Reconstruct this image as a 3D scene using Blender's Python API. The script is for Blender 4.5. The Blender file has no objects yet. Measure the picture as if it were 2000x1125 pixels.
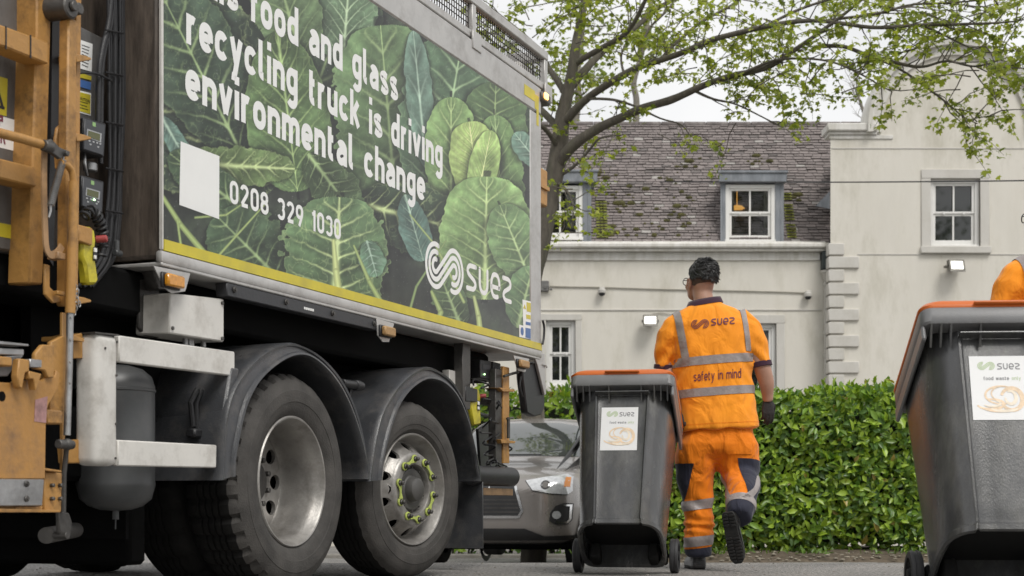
import bpy, bmesh, math, random
import numpy as np
from mathutils import Vector, Matrix, Quaternion, noise
from mathutils.bvhtree import BVHTree

rnd = random.Random(7)
SC = bpy.context.scene
COL = SC.collection
R = math.radians

# ------------------------------------------------------------------ camera, sky, sun, exposure
F, YH, H = 2926.0, 985.0, 0.405          # focal length in photo pixels, horizon row, eye height (m)
cam_d = bpy.data.cameras.new('camera')
cam = bpy.data.objects.new('camera', cam_d)
COL.objects.link(cam)
cam.location = (0, 0, H)
cam.rotation_euler = (R(90), 0, 0)
cam_d.sensor_width = 36
cam_d.lens = F * 36 / 2000
cam_d.shift_y = (YH - 562.5) / 2000
cam_d.clip_start = 0.05
cam_d.clip_end = 4000
cam_d.dof.use_dof = True
cam_d.dof.focus_distance = 8.3
cam_d.dof.aperture_fstop = 5.0
SC.camera = cam

world = bpy.data.worlds.new('World')
SC.world = world
world.use_nodes = True
wn, wl = world.node_tree.nodes, world.node_tree.links
wn.clear()
w_out = wn.new('ShaderNodeOutputWorld')
w_bg = wn.new('ShaderNodeBackground')
w_sky = wn.new('ShaderNodeTexSky')
w_sky.sky_type = 'NISHITA'
w_sky.sun_disc = False
w_sky.sun_elevation = R(52)
w_sky.sun_rotation = R(150)
w_sky.air_density = 1.0
w_sky.dust_density = 2.0
w_sky.ozone_density = 1.0
w_hs = wn.new('ShaderNodeHueSaturation')
w_hs.inputs['Saturation'].default_value = 0.10
w_hs.inputs['Value'].default_value = 1.0
w_bg.inputs['Strength'].default_value = 0.10
w_mix = wn.new('ShaderNodeMix')                 # cloud deck: mostly an even white, a little of the clear-sky gradient
w_mix.data_type = 'RGBA'
w_mix.inputs['Factor'].default_value = 0.85
w_mix.inputs['B'].default_value = (7.0, 7.03, 7.06, 1)
w_tc = wn.new('ShaderNodeTexCoord')
w_no = wn.new('ShaderNodeTexNoise')
w_no.inputs['Scale'].default_value = 3.2
w_no.inputs['Detail'].default_value = 5.0
w_cr = wn.new('ShaderNodeValToRGB')
w_cr.color_ramp.elements[0].position, w_cr.color_ramp.elements[1].position = 0.35, 0.65
w_cr.color_ramp.elements[0].color = (6.3, 6.36, 6.45, 1)
w_cr.color_ramp.elements[1].color = (7.9, 7.9, 7.88, 1)
wl.new(w_tc.outputs['Generated'], w_no.inputs['Vector'])
wl.new(w_no.outputs['Fac'], w_cr.inputs['Fac'])
wl.new(w_cr.outputs['Color'], w_mix.inputs['B'])
wl.new(w_sky.outputs[0], w_hs.inputs['Color'])
wl.new(w_hs.outputs[0], w_mix.inputs['A'])
wl.new(w_mix.outputs['Result'], w_bg.inputs['Color'])
wl.new(w_bg.outputs[0], w_out.inputs['Surface'])

sun_d = bpy.data.lights.new('sun', 'SUN')
sun_d.energy = 1.4
sun_d.angle = R(24)
sun_d.color = (1.0, 0.97, 0.92)
sun = bpy.data.objects.new('sun', sun_d)
COL.objects.link(sun)
# sun_rotation turns clockwise from +Y: the sun stands behind the camera, to its right
az, el = R(150), R(52)
sdir = Vector((math.sin(az) * math.cos(el), math.cos(az) * math.cos(el), math.sin(el)))
sun.rotation_euler = sdir.to_track_quat('Z', 'Y').to_euler()
sun.location = (6, -8, 14)

SC.view_settings.view_transform = 'Standard'
SC.view_settings.look = 'None'
SC.view_settings.exposure = 0.48
SC.view_settings.gamma = 1.0
SC.render.engine = 'CYCLES'
SC.cycles.max_bounces = 6
SC.cycles.diffuse_bounces = 3
SC.cycles.glossy_bounces = 3
SC.cycles.transparent_max_bounces = 8
SC.cycles.use_denoising = True

# ------------------------------------------------------------------ pixel <-> place helpers
def ray(px, py):
    return Vector(((px - 1000) / F, 1.0, (YH - py) / F))

def at(px, py, Y):
    d = ray(px, py)
    return Vector((d.x * Y, Y, H + d.z * Y))

# the truck: local x runs along its side (away from the camera), local y goes into the truck, z up
TD = Vector((1190.0, F, 0)).normalized()
TN = Vector((TD.y, -TD.x, 0))
TC = -3.594
T0 = Vector((-1.021, 7.03, 0))
T0 -= TN * (T0.dot(TN) - TC)
TANG = math.atan2(TD.y, TD.x)

def tl(px, py, w=0.0):
    """local truck coordinates of a photo pixel on the plane at depth w inside the truck side"""
    d = ray(px, py)
    Y = (TC - w) / (d.x * TN.x + d.y * TN.y)
    P = Vector((d.x * Y, Y, H + d.z * Y))
    q = P - T0
    return Vector((q.dot(TD), w, P.z))

def tinv(s, w, z):
    P = T0 + TD * s - TN * w
    return (1000 + F * P.x / P.y, YH - F * (z - H) / P.y)

# ------------------------------------------------------------------ mesh builder
class MB:
    def __init__(self):
        self.v, self.f = [], []

    def add(self, verts, faces):
        n = len(self.v)
        self.v.extend([tuple(p) for p in verts])
        self.f.extend([tuple(i + n for i in q) for q in faces])
        return self

    def addbm(self, bm, M=None):
        bm.verts.index_update()
        vs = [(M @ v.co if M else v.co.copy()) for v in bm.verts]
        fs = [[v.index for v in f.verts] for f in bm.faces]
        self.add(vs, fs)
        bm.free()
        return self

    def box(self, a, b, bev=0.0, M=None, seg=1):
        a, b = Vector(a), Vector(b)
        lo = Vector([min(a[i], b[i]) for i in range(3)])
        hi = Vector([max(a[i], b[i]) for i in range(3)])
        bm = bmesh.new()
        bmesh.ops.create_cube(bm, size=1)
        for v in bm.verts:
            v.co = Vector([(lo[i] + hi[i]) / 2 + v.co[i] * (hi[i] - lo[i]) for i in range(3)])
        if bev > 0:
            bmesh.ops.bevel(bm, geom=bm.edges[:], offset=min(bev, 0.49 * min(hi - lo)), segments=seg, affect='EDGES', profile=0.5)
        return self.addbm(bm, M)

    def bar(self, p, q, wdt, hgt, up=(0, 0, 1), bev=0.0):
        """a square bar from p to q"""
        p, q = Vector(p), Vector(q)
        d = (q - p)
        L = d.length
        d.normalize()
        u = Vector(up)
        x = d.cross(u)
        if x.length < 1e-4:
            x = d.cross(Vector((1, 0, 0)))
        x.normalize()
        u = x.cross(d)
        M = Matrix((x, d, u)).transposed().to_4x4()
        M.translation = p
        return self.box((-wdt / 2, 0, -hgt / 2), (wdt / 2, L, hgt / 2), bev, M)

    def prism(self, pts, vec, bev=0.0, M=None):
        """polygon (list of 3d points) pushed along vec; bev rounds the near outline"""
        vec = Vector(vec)
        bm = bmesh.new()
        a = [bm.verts.new(Vector(p)) for p in pts]
        f = bm.faces.new(a)
        r = bmesh.ops.extrude_face_region(bm, geom=[f])
        for g in r['geom']:
            if isinstance(g, bmesh.types.BMVert):
                g.co += vec
        bmesh.ops.recalc_face_normals(bm, faces=bm.faces[:])
        if bev > 0:
            bmesh.ops.bevel(bm, geom=bm.edges[:], offset=bev, segments=1, affect='EDGES', clamp_overlap=True)
        return self.addbm(bm, M)

    def tube(self, pts, r, seg=10, caps=True, closed=False):
        pts = [Vector(p) for p in pts]
        n = len(pts)
        rs = r if isinstance(r, (list, tuple)) else [r] * n
        vs, fs = [], []
        prev = None
        for i in range(n):
            if closed:
                t = pts[(i + 1) % n] - pts[i - 1]
            else:
                t = pts[min(i + 1, n - 1)] - pts[max(i - 1, 0)]
            if t.length < 1e-9:
                t = Vector((0, 0, 1))
            t.normalize()
            if prev is None:
                x = t.orthogonal().normalized()
            else:
                x = prev - t * prev.dot(t)
                if x.length < 1e-6:
                    x = t.orthogonal()
                x.normalize()
            prev = x
            y = t.cross(x)
            for k in range(seg):
                a = 2 * math.pi * k / seg
                vs.append(pts[i] + (x * math.cos(a) + y * math.sin(a)) * rs[i])
        m = n if closed else n - 1
        for i in range(m):
            j = (i + 1) % n
            for k in range(seg):
                l = (k + 1) % seg
                fs.append((i * seg + k, i * seg + l, j * seg + l, j * seg + k))
        if caps and not closed:
            fs.append(tuple(range(seg - 1, -1, -1)))
            fs.append(tuple((n - 1) * seg + k for k in range(seg)))
        return self.add(vs, fs)

    def lathe(self, prof, M=None, seg=32, a0=0.0, a1=2 * math.pi):
        """profile of (radius, height) turned about local z"""
        full = abs(a1 - a0 - 2 * math.pi) < 1e-6
        n = seg if full else seg + 1
        vs, fs = [], []
        for (r, h) in prof:
            for k in range(n):
                a = a0 + (a1 - a0) * k / seg
                p = Vector((r * math.cos(a), r * math.sin(a), h))
                vs.append(M @ p if M else p)
        for i in range(len(prof) - 1):
            for k in range(seg):
                l = (k + 1) % n
                fs.append((i * n + k, i * n + l, (i + 1) * n + l, (i + 1) * n + k))
        return self.add(vs, fs)

    def cyl(self, p, q, r, seg=16, bev=0.0):
        p, q = Vector(p), Vector(q)
        d = q - p
        L = d.length
        M = d.to_track_quat('Z', 'Y').to_matrix().to_4x4()
        M.translation = p
        b = min(bev, r * 0.5, L * 0.5)
        if b > 0:
            prof = [(0, 0), (r - b, 0), (r, b), (r, L - b), (r - b, L), (0, L)]
        else:
            prof = [(0, 0), (r, 0), (r, L), (0, L)]
        return self.lathe(prof, M, seg)

    def ball(self, c, r, seg=16, rings=10, M=None):
        r = (r, r, r) if isinstance(r, (int, float)) else r
        vs, fs = [], []
        c = Vector(c)
        for i in range(rings + 1):
            t = math.pi * i / rings
            for k in range(seg):
                a = 2 * math.pi * k / seg
                p = Vector((r[0] * math.sin(t) * math.cos(a), r[1] * math.sin(t) * math.sin(a), r[2] * math.cos(t)))
                if M:
                    p = M @ p
                vs.append(p + c)
        for i in range(rings):
            for k in range(seg):
                l = (k + 1) % seg
                fs.append((i * seg + k, (i + 1) * seg + k, (i + 1) * seg + l, i * seg + l))
        return self.add(vs, fs)

    def loft(self, rings, caps=True, closed=True):
        n = len(rings[0])
        vs = [p for r in rings for p in r]
        fs = []
        for i in range(len(rings) - 1):
            for k in range(n if closed else n - 1):
                l = (k + 1) % n
                fs.append((i * n + k, i * n + l, (i + 1) * n + l, (i + 1) * n + k))
        if caps and closed:
            fs.append(tuple(range(n - 1, -1, -1)))
            fs.append(tuple((len(rings) - 1) * n + k for k in range(n)))
        return self.add(vs, fs)

    def quad(self, a, b, c, d):
        return self.add([a, b, c, d], [(0, 1, 2, 3)])

    def mesh(self, name, clean=True, sharp=38, weld=True):
        me = bpy.data.meshes.new(name)
        me.from_pydata([tuple(p) for p in self.v], [], self.f)
        if clean:
            bm = bmesh.new()
            bm.from_mesh(me)
            if weld:
                bmesh.ops.remove_doubles(bm, verts=bm.verts[:], dist=1e-5)
            bmesh.ops.recalc_face_normals(bm, faces=bm.faces[:])
            bm.to_mesh(me)
            bm.free()
        me.validate()
        me.shade_smooth()
        if sharp is not None:
            me.set_sharp_from_angle(angle=R(sharp))
        return me

    def build(self, name, mat, parent=None, clean=True, sharp=38, weld=True):
        me = self.mesh(name, clean, sharp, weld)
        if mat:
            me.materials.append(mat)
        o = bpy.data.objects.new(name, me)
        COL.objects.link(o)
        if parent:
            o.parent = parent
        return o

def tag(o, label=None, cat=None, group=None, kind=None):
    if label: o['label'] = label
    if cat: o['category'] = cat
    if group: o['group'] = group
    if kind: o['kind'] = kind
    return o

def empty(name, loc=(0, 0, 0), rz=0.0):
    o = bpy.data.objects.new(name, None)
    o.empty_display_size = 0.1
    COL.objects.link(o)
    o.location = loc
    o.rotation_euler = (0, 0, rz)
    return o

def children(o):
    return [c for c in bpy.data.objects if c.parent == o]

def copy_tree(o, parent=None):
    kids = children(o)
    c = o.copy()
    COL.objects.link(c)
    c.parent = parent
    for k in kids:
        copy_tree(k, c)
    return c

def smoothpath(pts, n=6):
    """Catmull-Rom through points"""
    pts = [Vector(p) for p in pts]
    out = []
    for i in range(len(pts) - 1):
        p0 = pts[max(i - 1, 0)]; p1 = pts[i]; p2 = pts[i + 1]; p3 = pts[min(i + 2, len(pts) - 1)]
        for k in range(n):
            t = k / n
            out.append(0.5 * ((2 * p1) + (p2 - p0) * t + (2 * p0 - 5 * p1 + 4 * p2 - p3) * t * t + (3 * p1 - p0 - 3 * p2 + p3) * t ** 3))
    out.append(pts[-1])
    return out

# ------------------------------------------------------------------ materials
MATS = {}
def nd(nt, typ, **kw):
    n = nt.nodes.new(typ)
    for k, v in kw.items():
        if k.startswith('i_'):
            n.inputs[k[2:].replace('_', ' ')].default_value = v
        else:
            setattr(n, k, v)
    return n

def mat(name, col, rough=0.5, metal=0.0, var=0.12, scale=6.0, bump=0.0, bscale=60.0, spec=0.5,
        grime=None, gamt=0.0, gscale=3.0, stretch=(1, 1, 1), coat=0.0, rvar=0.12, detail=6.0):
    """procedural paint / metal / cloth: colour mottled by noise, optional grime patches, roughness variation, fine bump"""
    if name in MATS:
        return MATS[name]
    m = bpy.data.materials.new(name)
    m.use_nodes = True
    nt = m.node_tree
    b = nt.nodes['Principled BSDF']
    L = nt.links
    tc = nd(nt, 'ShaderNodeTexCoord')
    mp = nd(nt, 'ShaderNodeMapping')
    mp.inputs['Scale'].default_value = stretch
    L.new(tc.outputs['Object'], mp.inputs['Vector'])
    n1 = nd(nt, 'ShaderNodeTexNoise', i_Scale=scale, i_Detail=detail, i_Roughness=0.6)
    L.new(mp.outputs[0], n1.inputs['Vector'])
    cr = nd(nt, 'ShaderNodeValToRGB')
    c = Vector(col[:3])
    cr.color_ramp.elements[0].position = 0.3
    cr.color_ramp.elements[1].position = 0.7
    cr.color_ramp.elements[0].color = (*[max(0, x * (1 - var)) for x in c], 1)
    cr.color_ramp.elements[1].color = (*[min(1, x * (1 + var)) for x in c], 1)
    L.new(n1.outputs['Fac'], cr.inputs['Fac'])
    src = cr.outputs['Color']
    if grime is not None and gamt > 0:
        n2 = nd(nt, 'ShaderNodeTexNoise', i_Scale=gscale, i_Detail=9.0, i_Roughness=0.72)
        L.new(mp.outputs[0], n2.inputs['Vector'])
        r2 = nd(nt, 'ShaderNodeValToRGB')
        r2.color_ramp.elements[0].position = 0.48
        r2.color_ramp.elements[1].position = 0.72
        r2.color_ramp.elements[0].color = (0, 0, 0, 1)
        r2.color_ramp.elements[1].color = (gamt, gamt, gamt, 1)
        L.new(n2.outputs['Fac'], r2.inputs['Fac'])
        mx = nd(nt, 'ShaderNodeMix', data_type='RGBA')
        mx.inputs['B'].default_value = (*grime[:3], 1)
        L.new(r2.outputs['Color'], mx.inputs['Factor'])
        L.new(src, mx.inputs['A'])
        src = mx.outputs['Result']
    L.new(src, b.inputs['Base Color'])
    rr = nd(nt, 'ShaderNodeMapRange')
    rr.inputs['To Min'].default_value = max(0.02, rough - rvar)
    rr.inputs['To Max'].default_value = min(1.0, rough + rvar)
    L.new(n1.outputs['Fac'], rr.inputs['Value'])
    L.new(rr.outputs[0], b.inputs['Roughness'])
    b.inputs['Metallic'].default_value = metal
    b.inputs['Specular IOR Level'].default_value = spec
    b.inputs['Coat Weight'].default_value = coat
    b.inputs['Coat Roughness'].default_value = 0.06
    if bump > 0:
        n3 = nd(nt, 'ShaderNodeTexNoise', i_Scale=bscale, i_Detail=4.0)
        L.new(mp.outputs[0], n3.inputs['Vector'])
        bp = nd(nt, 'ShaderNodeBump', i_Strength=bump, i_Distance=0.01)
        L.new(n3.outputs['Fac'], bp.inputs['Height'])
        L.new(bp.outputs[0], b.inputs['Normal'])
    MATS[name] = m
    return m

def emis(name, col, strength, base=(0.8, 0.8, 0.8)):
    if name in MATS:
        return MATS[name]
    m = mat(name, base, 0.3, var=0.05)
    b = m.node_tree.nodes['Principled BSDF']
    b.inputs['Emission Color'].default_value = (*col, 1)
    b.inputs['Emission Strength'].default_value = strength
    return m

DIRT = (0.06, 0.05, 0.04)
M_ORANGE = mat('orange_lift_paint', (0.47, 0.245, 0.068), 0.5, var=0.2, scale=5, grime=(0.06, 0.035, 0.022), gamt=1.0, gscale=5, bump=0.25, bscale=40)
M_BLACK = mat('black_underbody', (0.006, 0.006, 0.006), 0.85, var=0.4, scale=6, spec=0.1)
M_RUBBER = mat('tyre_rubber', (0.066, 0.062, 0.058), 0.7, var=0.3, scale=9, spec=0.25, bump=0.3, bscale=120, grime=(0.12, 0.11, 0.10), gamt=0.4, gscale=5)
M_BPLAS = mat('black_plastic', (0.022, 0.022, 0.024), 0.45, var=0.2, bump=0.15, bscale=200)
M_FENDER = mat('mudguard_plastic', (0.055, 0.057, 0.062), 0.32, var=0.3, scale=5, bump=0.2, bscale=160, grime=(0.19, 0.175, 0.16), gamt=0.5, gscale=6, spec=0.55)
M_STEEL = mat('galvanised_steel', (0.42, 0.42, 0.42), 0.45, metal=0.85, var=0.2, scale=14, bump=0.1, grime=DIRT, gamt=0.35, gscale=6)
M_DSTEEL = mat('dark_steel', (0.10, 0.095, 0.09), 0.5, metal=0.6, var=0.3, scale=12, bump=0.2)
M_RIM = mat('wheel_steel', (0.36, 0.345, 0.325), 0.42, metal=0.55, var=0.2, scale=8, grime=(0.10, 0.085, 0.07), gamt=0.7, gscale=5, bump=0.12, bscale=80)
M_SILVER = mat('silver_aluminium', (0.50, 0.49, 0.475), 0.45, metal=0.35, var=0.10, scale=5, grime=(0.14, 0.12, 0.10), gamt=0.5, gscale=3.5, bump=0.05)
M_WHITEP = mat('white_painted_steel', (0.66, 0.64, 0.60), 0.5, var=0.06, scale=4, grime=(0.22, 0.19, 0.15), gamt=0.55, gscale=5, bump=0.08)
M_GREYP = mat('grey_pod_metal', (0.16, 0.155, 0.15), 0.5, metal=0.3, var=0.18, scale=4, grime=(0.05, 0.045, 0.04), gamt=0.7, gscale=3, stretch=(3, 3, 1), bump=0.1)
M_BROWN = mat('grimy_end_wall', (0.105, 0.083, 0.066), 0.55, var=0.35, scale=7, stretch=(3, 3, 0.5), grime=(0.012, 0.01, 0.009), gamt=0.8, gscale=8, bump=0.15)
M_YELLOW = mat('yellow_reflective_tape', (0.60, 0.50, 0.035), 0.4, var=0.10, scale=10, grime=(0.3, 0.26, 0.08), gamt=0.35)
M_PENDANT = mat('yellow_pendant_plastic', (0.58, 0.50, 0.03), 0.45, var=0.15, grime=(0.12, 0.10, 0.03), gamt=0.7, gscale=14)
M_WHITE = mat('white_vinyl', (0.84, 0.84, 0.82), 0.4, var=0.03)
M_AMBER = mat('amber_lens', (0.62, 0.26, 0.02), 0.2, var=0.2, scale=60, coat=0.5)
M_AMBERD = mat('weathered_amber_lens', (0.40, 0.24, 0.10), 0.5, var=0.2, scale=60)
M_TANK = mat('grey_air_tank', (0.075, 0.078, 0.080), 0.42, var=0.2, grime=(0.13, 0.12, 0.11), gamt=0.4, spec=0.5)
M_GREEN_NUT = mat('lime_nut_indicator', (0.46, 0.54, 0.13), 0.5, var=0.1)
# ------------------------------------------------------------------ ground
def gz(x, y):
    """height of the tarmac: level round the truck, falling away behind the crest at about 10.4 m"""
    t = max(0.0, y - 10.2)
    t2 = min(t, 9.0)
    return -0.043 * (t2 - 0.25 * (1 - math.exp(-t2 * 4)))

def asphalt():
    m = bpy.data.materials.new('wet_grey_tarmac')
    m.use_nodes = True
    nt = m.node_tree; L = nt.links
    b = nt.nodes['Principled BSDF']
    tc = nd(nt, 'ShaderNodeTexCoord')
    n1 = nd(nt, 'ShaderNodeTexNoise', i_Scale=48.0, i_Detail=5.0, i_Roughness=0.75)
    n2 = nd(nt, 'ShaderNodeTexNoise', i_Scale=1.3, i_Detail=6.0, i_Roughness=0.6)
    vo = nd(nt, 'ShaderNodeTexVoronoi', i_Scale=95.0)
    for n in (n1, n2, vo):
        L.new(tc.outputs['Object'], n.inputs['Vector'])
    r1 = nd(nt, 'ShaderNodeValToRGB')
    e = r1.color_ramp.elements
    e[0].position, e[1].position = 0.40, 0.62
    e[0].color, e[1].color = (0.085, 0.082, 0.08, 1), (0.52, 0.50, 0.475, 1)
    L.new(n1.outputs['Fac'], r1.inputs['Fac'])
    r2 = nd(nt, 'ShaderNodeValToRGB')
    e = r2.color_ramp.elements
    e[0].position, e[1].position = 0.3, 0.7
    e[0].color, e[1].color = (0.62, 0.62, 0.62, 1), (1.0, 0.98, 0.95, 1)
    L.new(n2.outputs['Fac'], r2.inputs['Fac'])
    mx = nd(nt, 'ShaderNodeMix', data_type='RGBA', blend_type='MULTIPLY')
    mx.inputs['Factor'].default_value = 1.0
    L.new(r1.outputs['Color'], mx.inputs['A']); L.new(r2.outputs['Color'], mx.inputs['B'])
    L.new(mx.outputs['Result'], b.inputs['Base Color'])
    b.inputs['Roughness'].default_value = 0.72
    bp = nd(nt, 'ShaderNodeBump', i_Strength=0.9, i_Distance=0.012)
    L.new(vo.outputs['Distance'], bp.inputs['Height'])
    L.new(bp.outputs[0], b.inputs['Normal'])
    return m

xs = [-600, -200, -60, -25, -12] + [-8 + i * 0.8 for i in range(22)] + [12, 25, 60, 200, 600]
ys = [-60, -25, -8, -2, 1, 3, 4.5] + [5.5 + i * 0.45 for i in range(40)] + [26, 34, 60, 150, 500, 1500]
gm = MB()
gm.add([(x, y, gz(x, y)) for y in ys for x in xs],
       [(j * len(xs) + i, j * len(xs) + i + 1, (j + 1) * len(xs) + i + 1, (j + 1) * len(xs) + i)
        for j in range(len(ys) - 1) for i in range(len(xs) - 1)])
tag(gm.build('ground', asphalt(), sharp=None), kind='structure')

M_SOIL = mat('dry_brown_soil', (0.11, 0.085, 0.060), 0.9, var=0.45, scale=14, bump=0.8, bscale=40)
M_KERB = mat('grey_kerb_stone', (0.24, 0.225, 0.20), 0.8, var=0.2, scale=8, bump=0.3, grime=(0.09, 0.085, 0.05), gamt=0.6)
KY = 13.65
k = MB()
x = .62
while x < 9:
    k.box((x, KY, -0.4), (x + 0.905, KY + 0.13, -0.128 + rnd.uniform(-.004, .004)), 0.012)
    x += 0.915
tag(k.build('kerb', M_KERB), kind='structure')
kb = MB(); kb.box((-5, 21.7, -.7), (3.5, 21.9, -.315), .02); tag(kb.build('kerb', M_KERB), kind='structure')
sb = MB()
sx = [.66 + i * 0.13 for i in range(65)]
sy = [KY + 0.13, KY + 0.25, KY + 0.42, KY + 0.62, KY + 0.85, KY + 1.2, KY + 2.6]
sz = [-0.145, -0.115, -0.085, -0.06, -0.04, -.02, -0.06]
sb.add([(a, b, sz[j] + (noise.noise(Vector((a * 3, b * 5, 0))) * 0.035 if j > 0 else 0)) for j, b in enumerate(sy) for a in sx],
       [(j * len(sx) + i, j * len(sx) + i + 1, (j + 1) * len(sx) + i + 1, (j + 1) * len(sx) + i)
        for j in range(len(sy) - 1) for i in range(len(sx) - 1)])
tag(sb.build('planting_bed', M_SOIL, sharp=None), kind='structure')
# loose stones and dead leaves at the bed's foot
gr = MB()
for i in range(420):
    a, b = rnd.uniform(0.7, 7.5), rnd.uniform(KY + 0.14, KY + 0.6)
    r = rnd.uniform(0.006, 0.020)
    gr.ball((a, b, -0.125 + (b - KY - .13) * 0.16 + r * 0.3), (r * rnd.uniform(.8, 1.6), r, r * 0.6), 6, 4)
tag(gr.build('gravel', mat('bed_gravel', (0.26, 0.23, 0.18), 0.85, var=0.4, scale=20)), kind='stuff')
gp = MB()
for i in range(900):
    a, b = rnd.uniform(-4.5, 6.0), rnd.uniform(5.6, 10.4)
    r = rnd.uniform(0.003, 0.008)
    gp.ball((a, b, gz(a, b) + r * 0.25), (r * rnd.uniform(.8, 1.6), r, r * 0.7), 5, 4)
tag(gp.build('road_grit', mat('road_grit_stone', (0.30, 0.28, 0.25), 0.85, var=0.5, scale=30)), kind='stuff')

# ------------------------------------------------------------------ the white house
M_RENDER = mat('cream_render', (0.675, 0.645, 0.58), 0.85, var=0.045, scale=1.3, bump=0.12, bscale=70, grime=(0.42, 0.395, 0.32), gamt=0.75, gscale=1.3, stretch=(1, 1, 0.35), spec=0.2)
def rain_streaks(m, amt, scale=(9, 9, .22)):
    nt = m.node_tree; b = nt.nodes['Principled BSDF']; L = nt.links
    src = b.inputs['Base Color'].links[0].from_socket
    tc = nd(nt, 'ShaderNodeTexCoord'); mp = nd(nt, 'ShaderNodeMapping'); mp.inputs['Scale'].default_value = scale
    n = nd(nt, 'ShaderNodeTexNoise', i_Scale=.9, i_Detail=6.0, i_Roughness=.7)
    L.new(tc.outputs['Object'], mp.inputs['Vector']); L.new(mp.outputs[0], n.inputs['Vector'])
    cr = nd(nt, 'ShaderNodeValToRGB'); e = cr.color_ramp.elements
    e[0].position, e[1].position = .36, .60
    e[0].color, e[1].color = (1 - amt, 1 - amt * 1.05, 1 - amt * 1.25, 1), (1, 1, 1, 1)
    L.new(n.outputs['Fac'], cr.inputs['Fac'])
    mx = nd(nt, 'ShaderNodeMix', data_type='RGBA', blend_type='MULTIPLY'); mx.inputs['Factor'].default_value = 1
    L.new(src, mx.inputs['A']); L.new(cr.outputs['Color'], mx.inputs['B']); L.new(mx.outputs['Result'], b.inputs['Base Color'])
rain_streaks(M_RENDER, .045, (2.6, 2.6, .5))
M_TRIM = mat('painted_stone_trim', (0.58, 0.56, 0.52), 0.8, var=0.04, scale=2, bump=0.1, grime=(0.38, 0.36, 0.31), gamt=0.5, gscale=2.0, spec=0.2)
M_CAP = mat('white_coping', (0.68, 0.665, 0.63), 0.7, var=0.05, scale=3, grime=(0.40, 0.385, 0.34), gamt=0.5, gscale=3)
rain_streaks(M_CAP, .22, (6, 6, .8)); rain_streaks(M_TRIM, .06, (3, 3, .8))
M_FRAME = mat('white_window_paint', (0.74, 0.73, 0.70), 0.4, var=0.03)
M_LEAD = mat('grey_lead', (0.20, 0.215, 0.235), 0.55, metal=0.25, var=0.2, scale=3, stretch=(2, 2, 0.6), bump=0.1, grime=(0.36, 0.37, 0.39), gamt=0.6, gscale=4)
M_CURT = mat('cream_curtain', (0.55, 0.54, 0.50), 0.9, var=0.08, scale=3, stretch=(12, 12, 0.3))
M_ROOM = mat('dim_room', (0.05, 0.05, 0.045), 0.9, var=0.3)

def glass_mat():
    m = mat('window_glass', (0.012, 0.014, 0.013), 0.03, var=0.3, scale=1.5, spec=0.9, rvar=0.0)
    return m
M_GLASS = glass_mat()

WL, WG = 28.0, 27.62
def wx(px, Y=WL): return (px - 1000) / F * Y
def wz(py, Y=WL): return H + (YH - py) / F * Y

house = empty('house', (wx(1350), WL, wz(1060)))
tag(house, 'cream rendered house with slate mansard roof, dormers and curved gable behind the hedge', 'house')
HO = Vector(house.location)

class HB(MB):
    """house builder: takes world coordinates, stores them relative to the house"""
    def build(self, name, mt, parent=None, off=None, **kw):
        o = HO if off is None else off
        self.v = [(p[0] - o.x, p[1] - o.y, p[2] - o.z) for p in self.v]
        return MB.build(self, name, mt, parent or house, **kw)

def holed_wall(mb, x0, x1, z0, z1, y, holes, depth=0.14):
    X = sorted({x0, x1, *[h[0] for h in holes], *[h[1] for h in holes]})
    Z = sorted({z0, z1, *[h[2] for h in holes], *[h[3] for h in holes]})
    for i in range(len(X) - 1):
        for j in range(len(Z) - 1):
            cx, cz = (X[i] + X[i + 1]) / 2, (Z[j] + Z[j + 1]) / 2
            if any(h[0] < cx < h[1] and h[2] < cz < h[3] for h in holes):
                continue
            mb.quad((X[i], y, Z[j]), (X[i + 1], y, Z[j]), (X[i + 1], y, Z[j + 1]), (X[i], y, Z[j + 1]))
    for (a, b, c, d) in holes:
        e = y + depth
        mb.quad((a, y, c), (b, y, c), (b, e, c), (a, e, c))
        mb.quad((a, y, d), (b, y, d), (b, e, d), (a, e, d))
        mb.quad((a, y, c), (a, y, d), (a, e, d), (a, e, c))
        mb.quad((b, y, c), (b, y, d), (b, e, d), (b, e, c))

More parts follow.
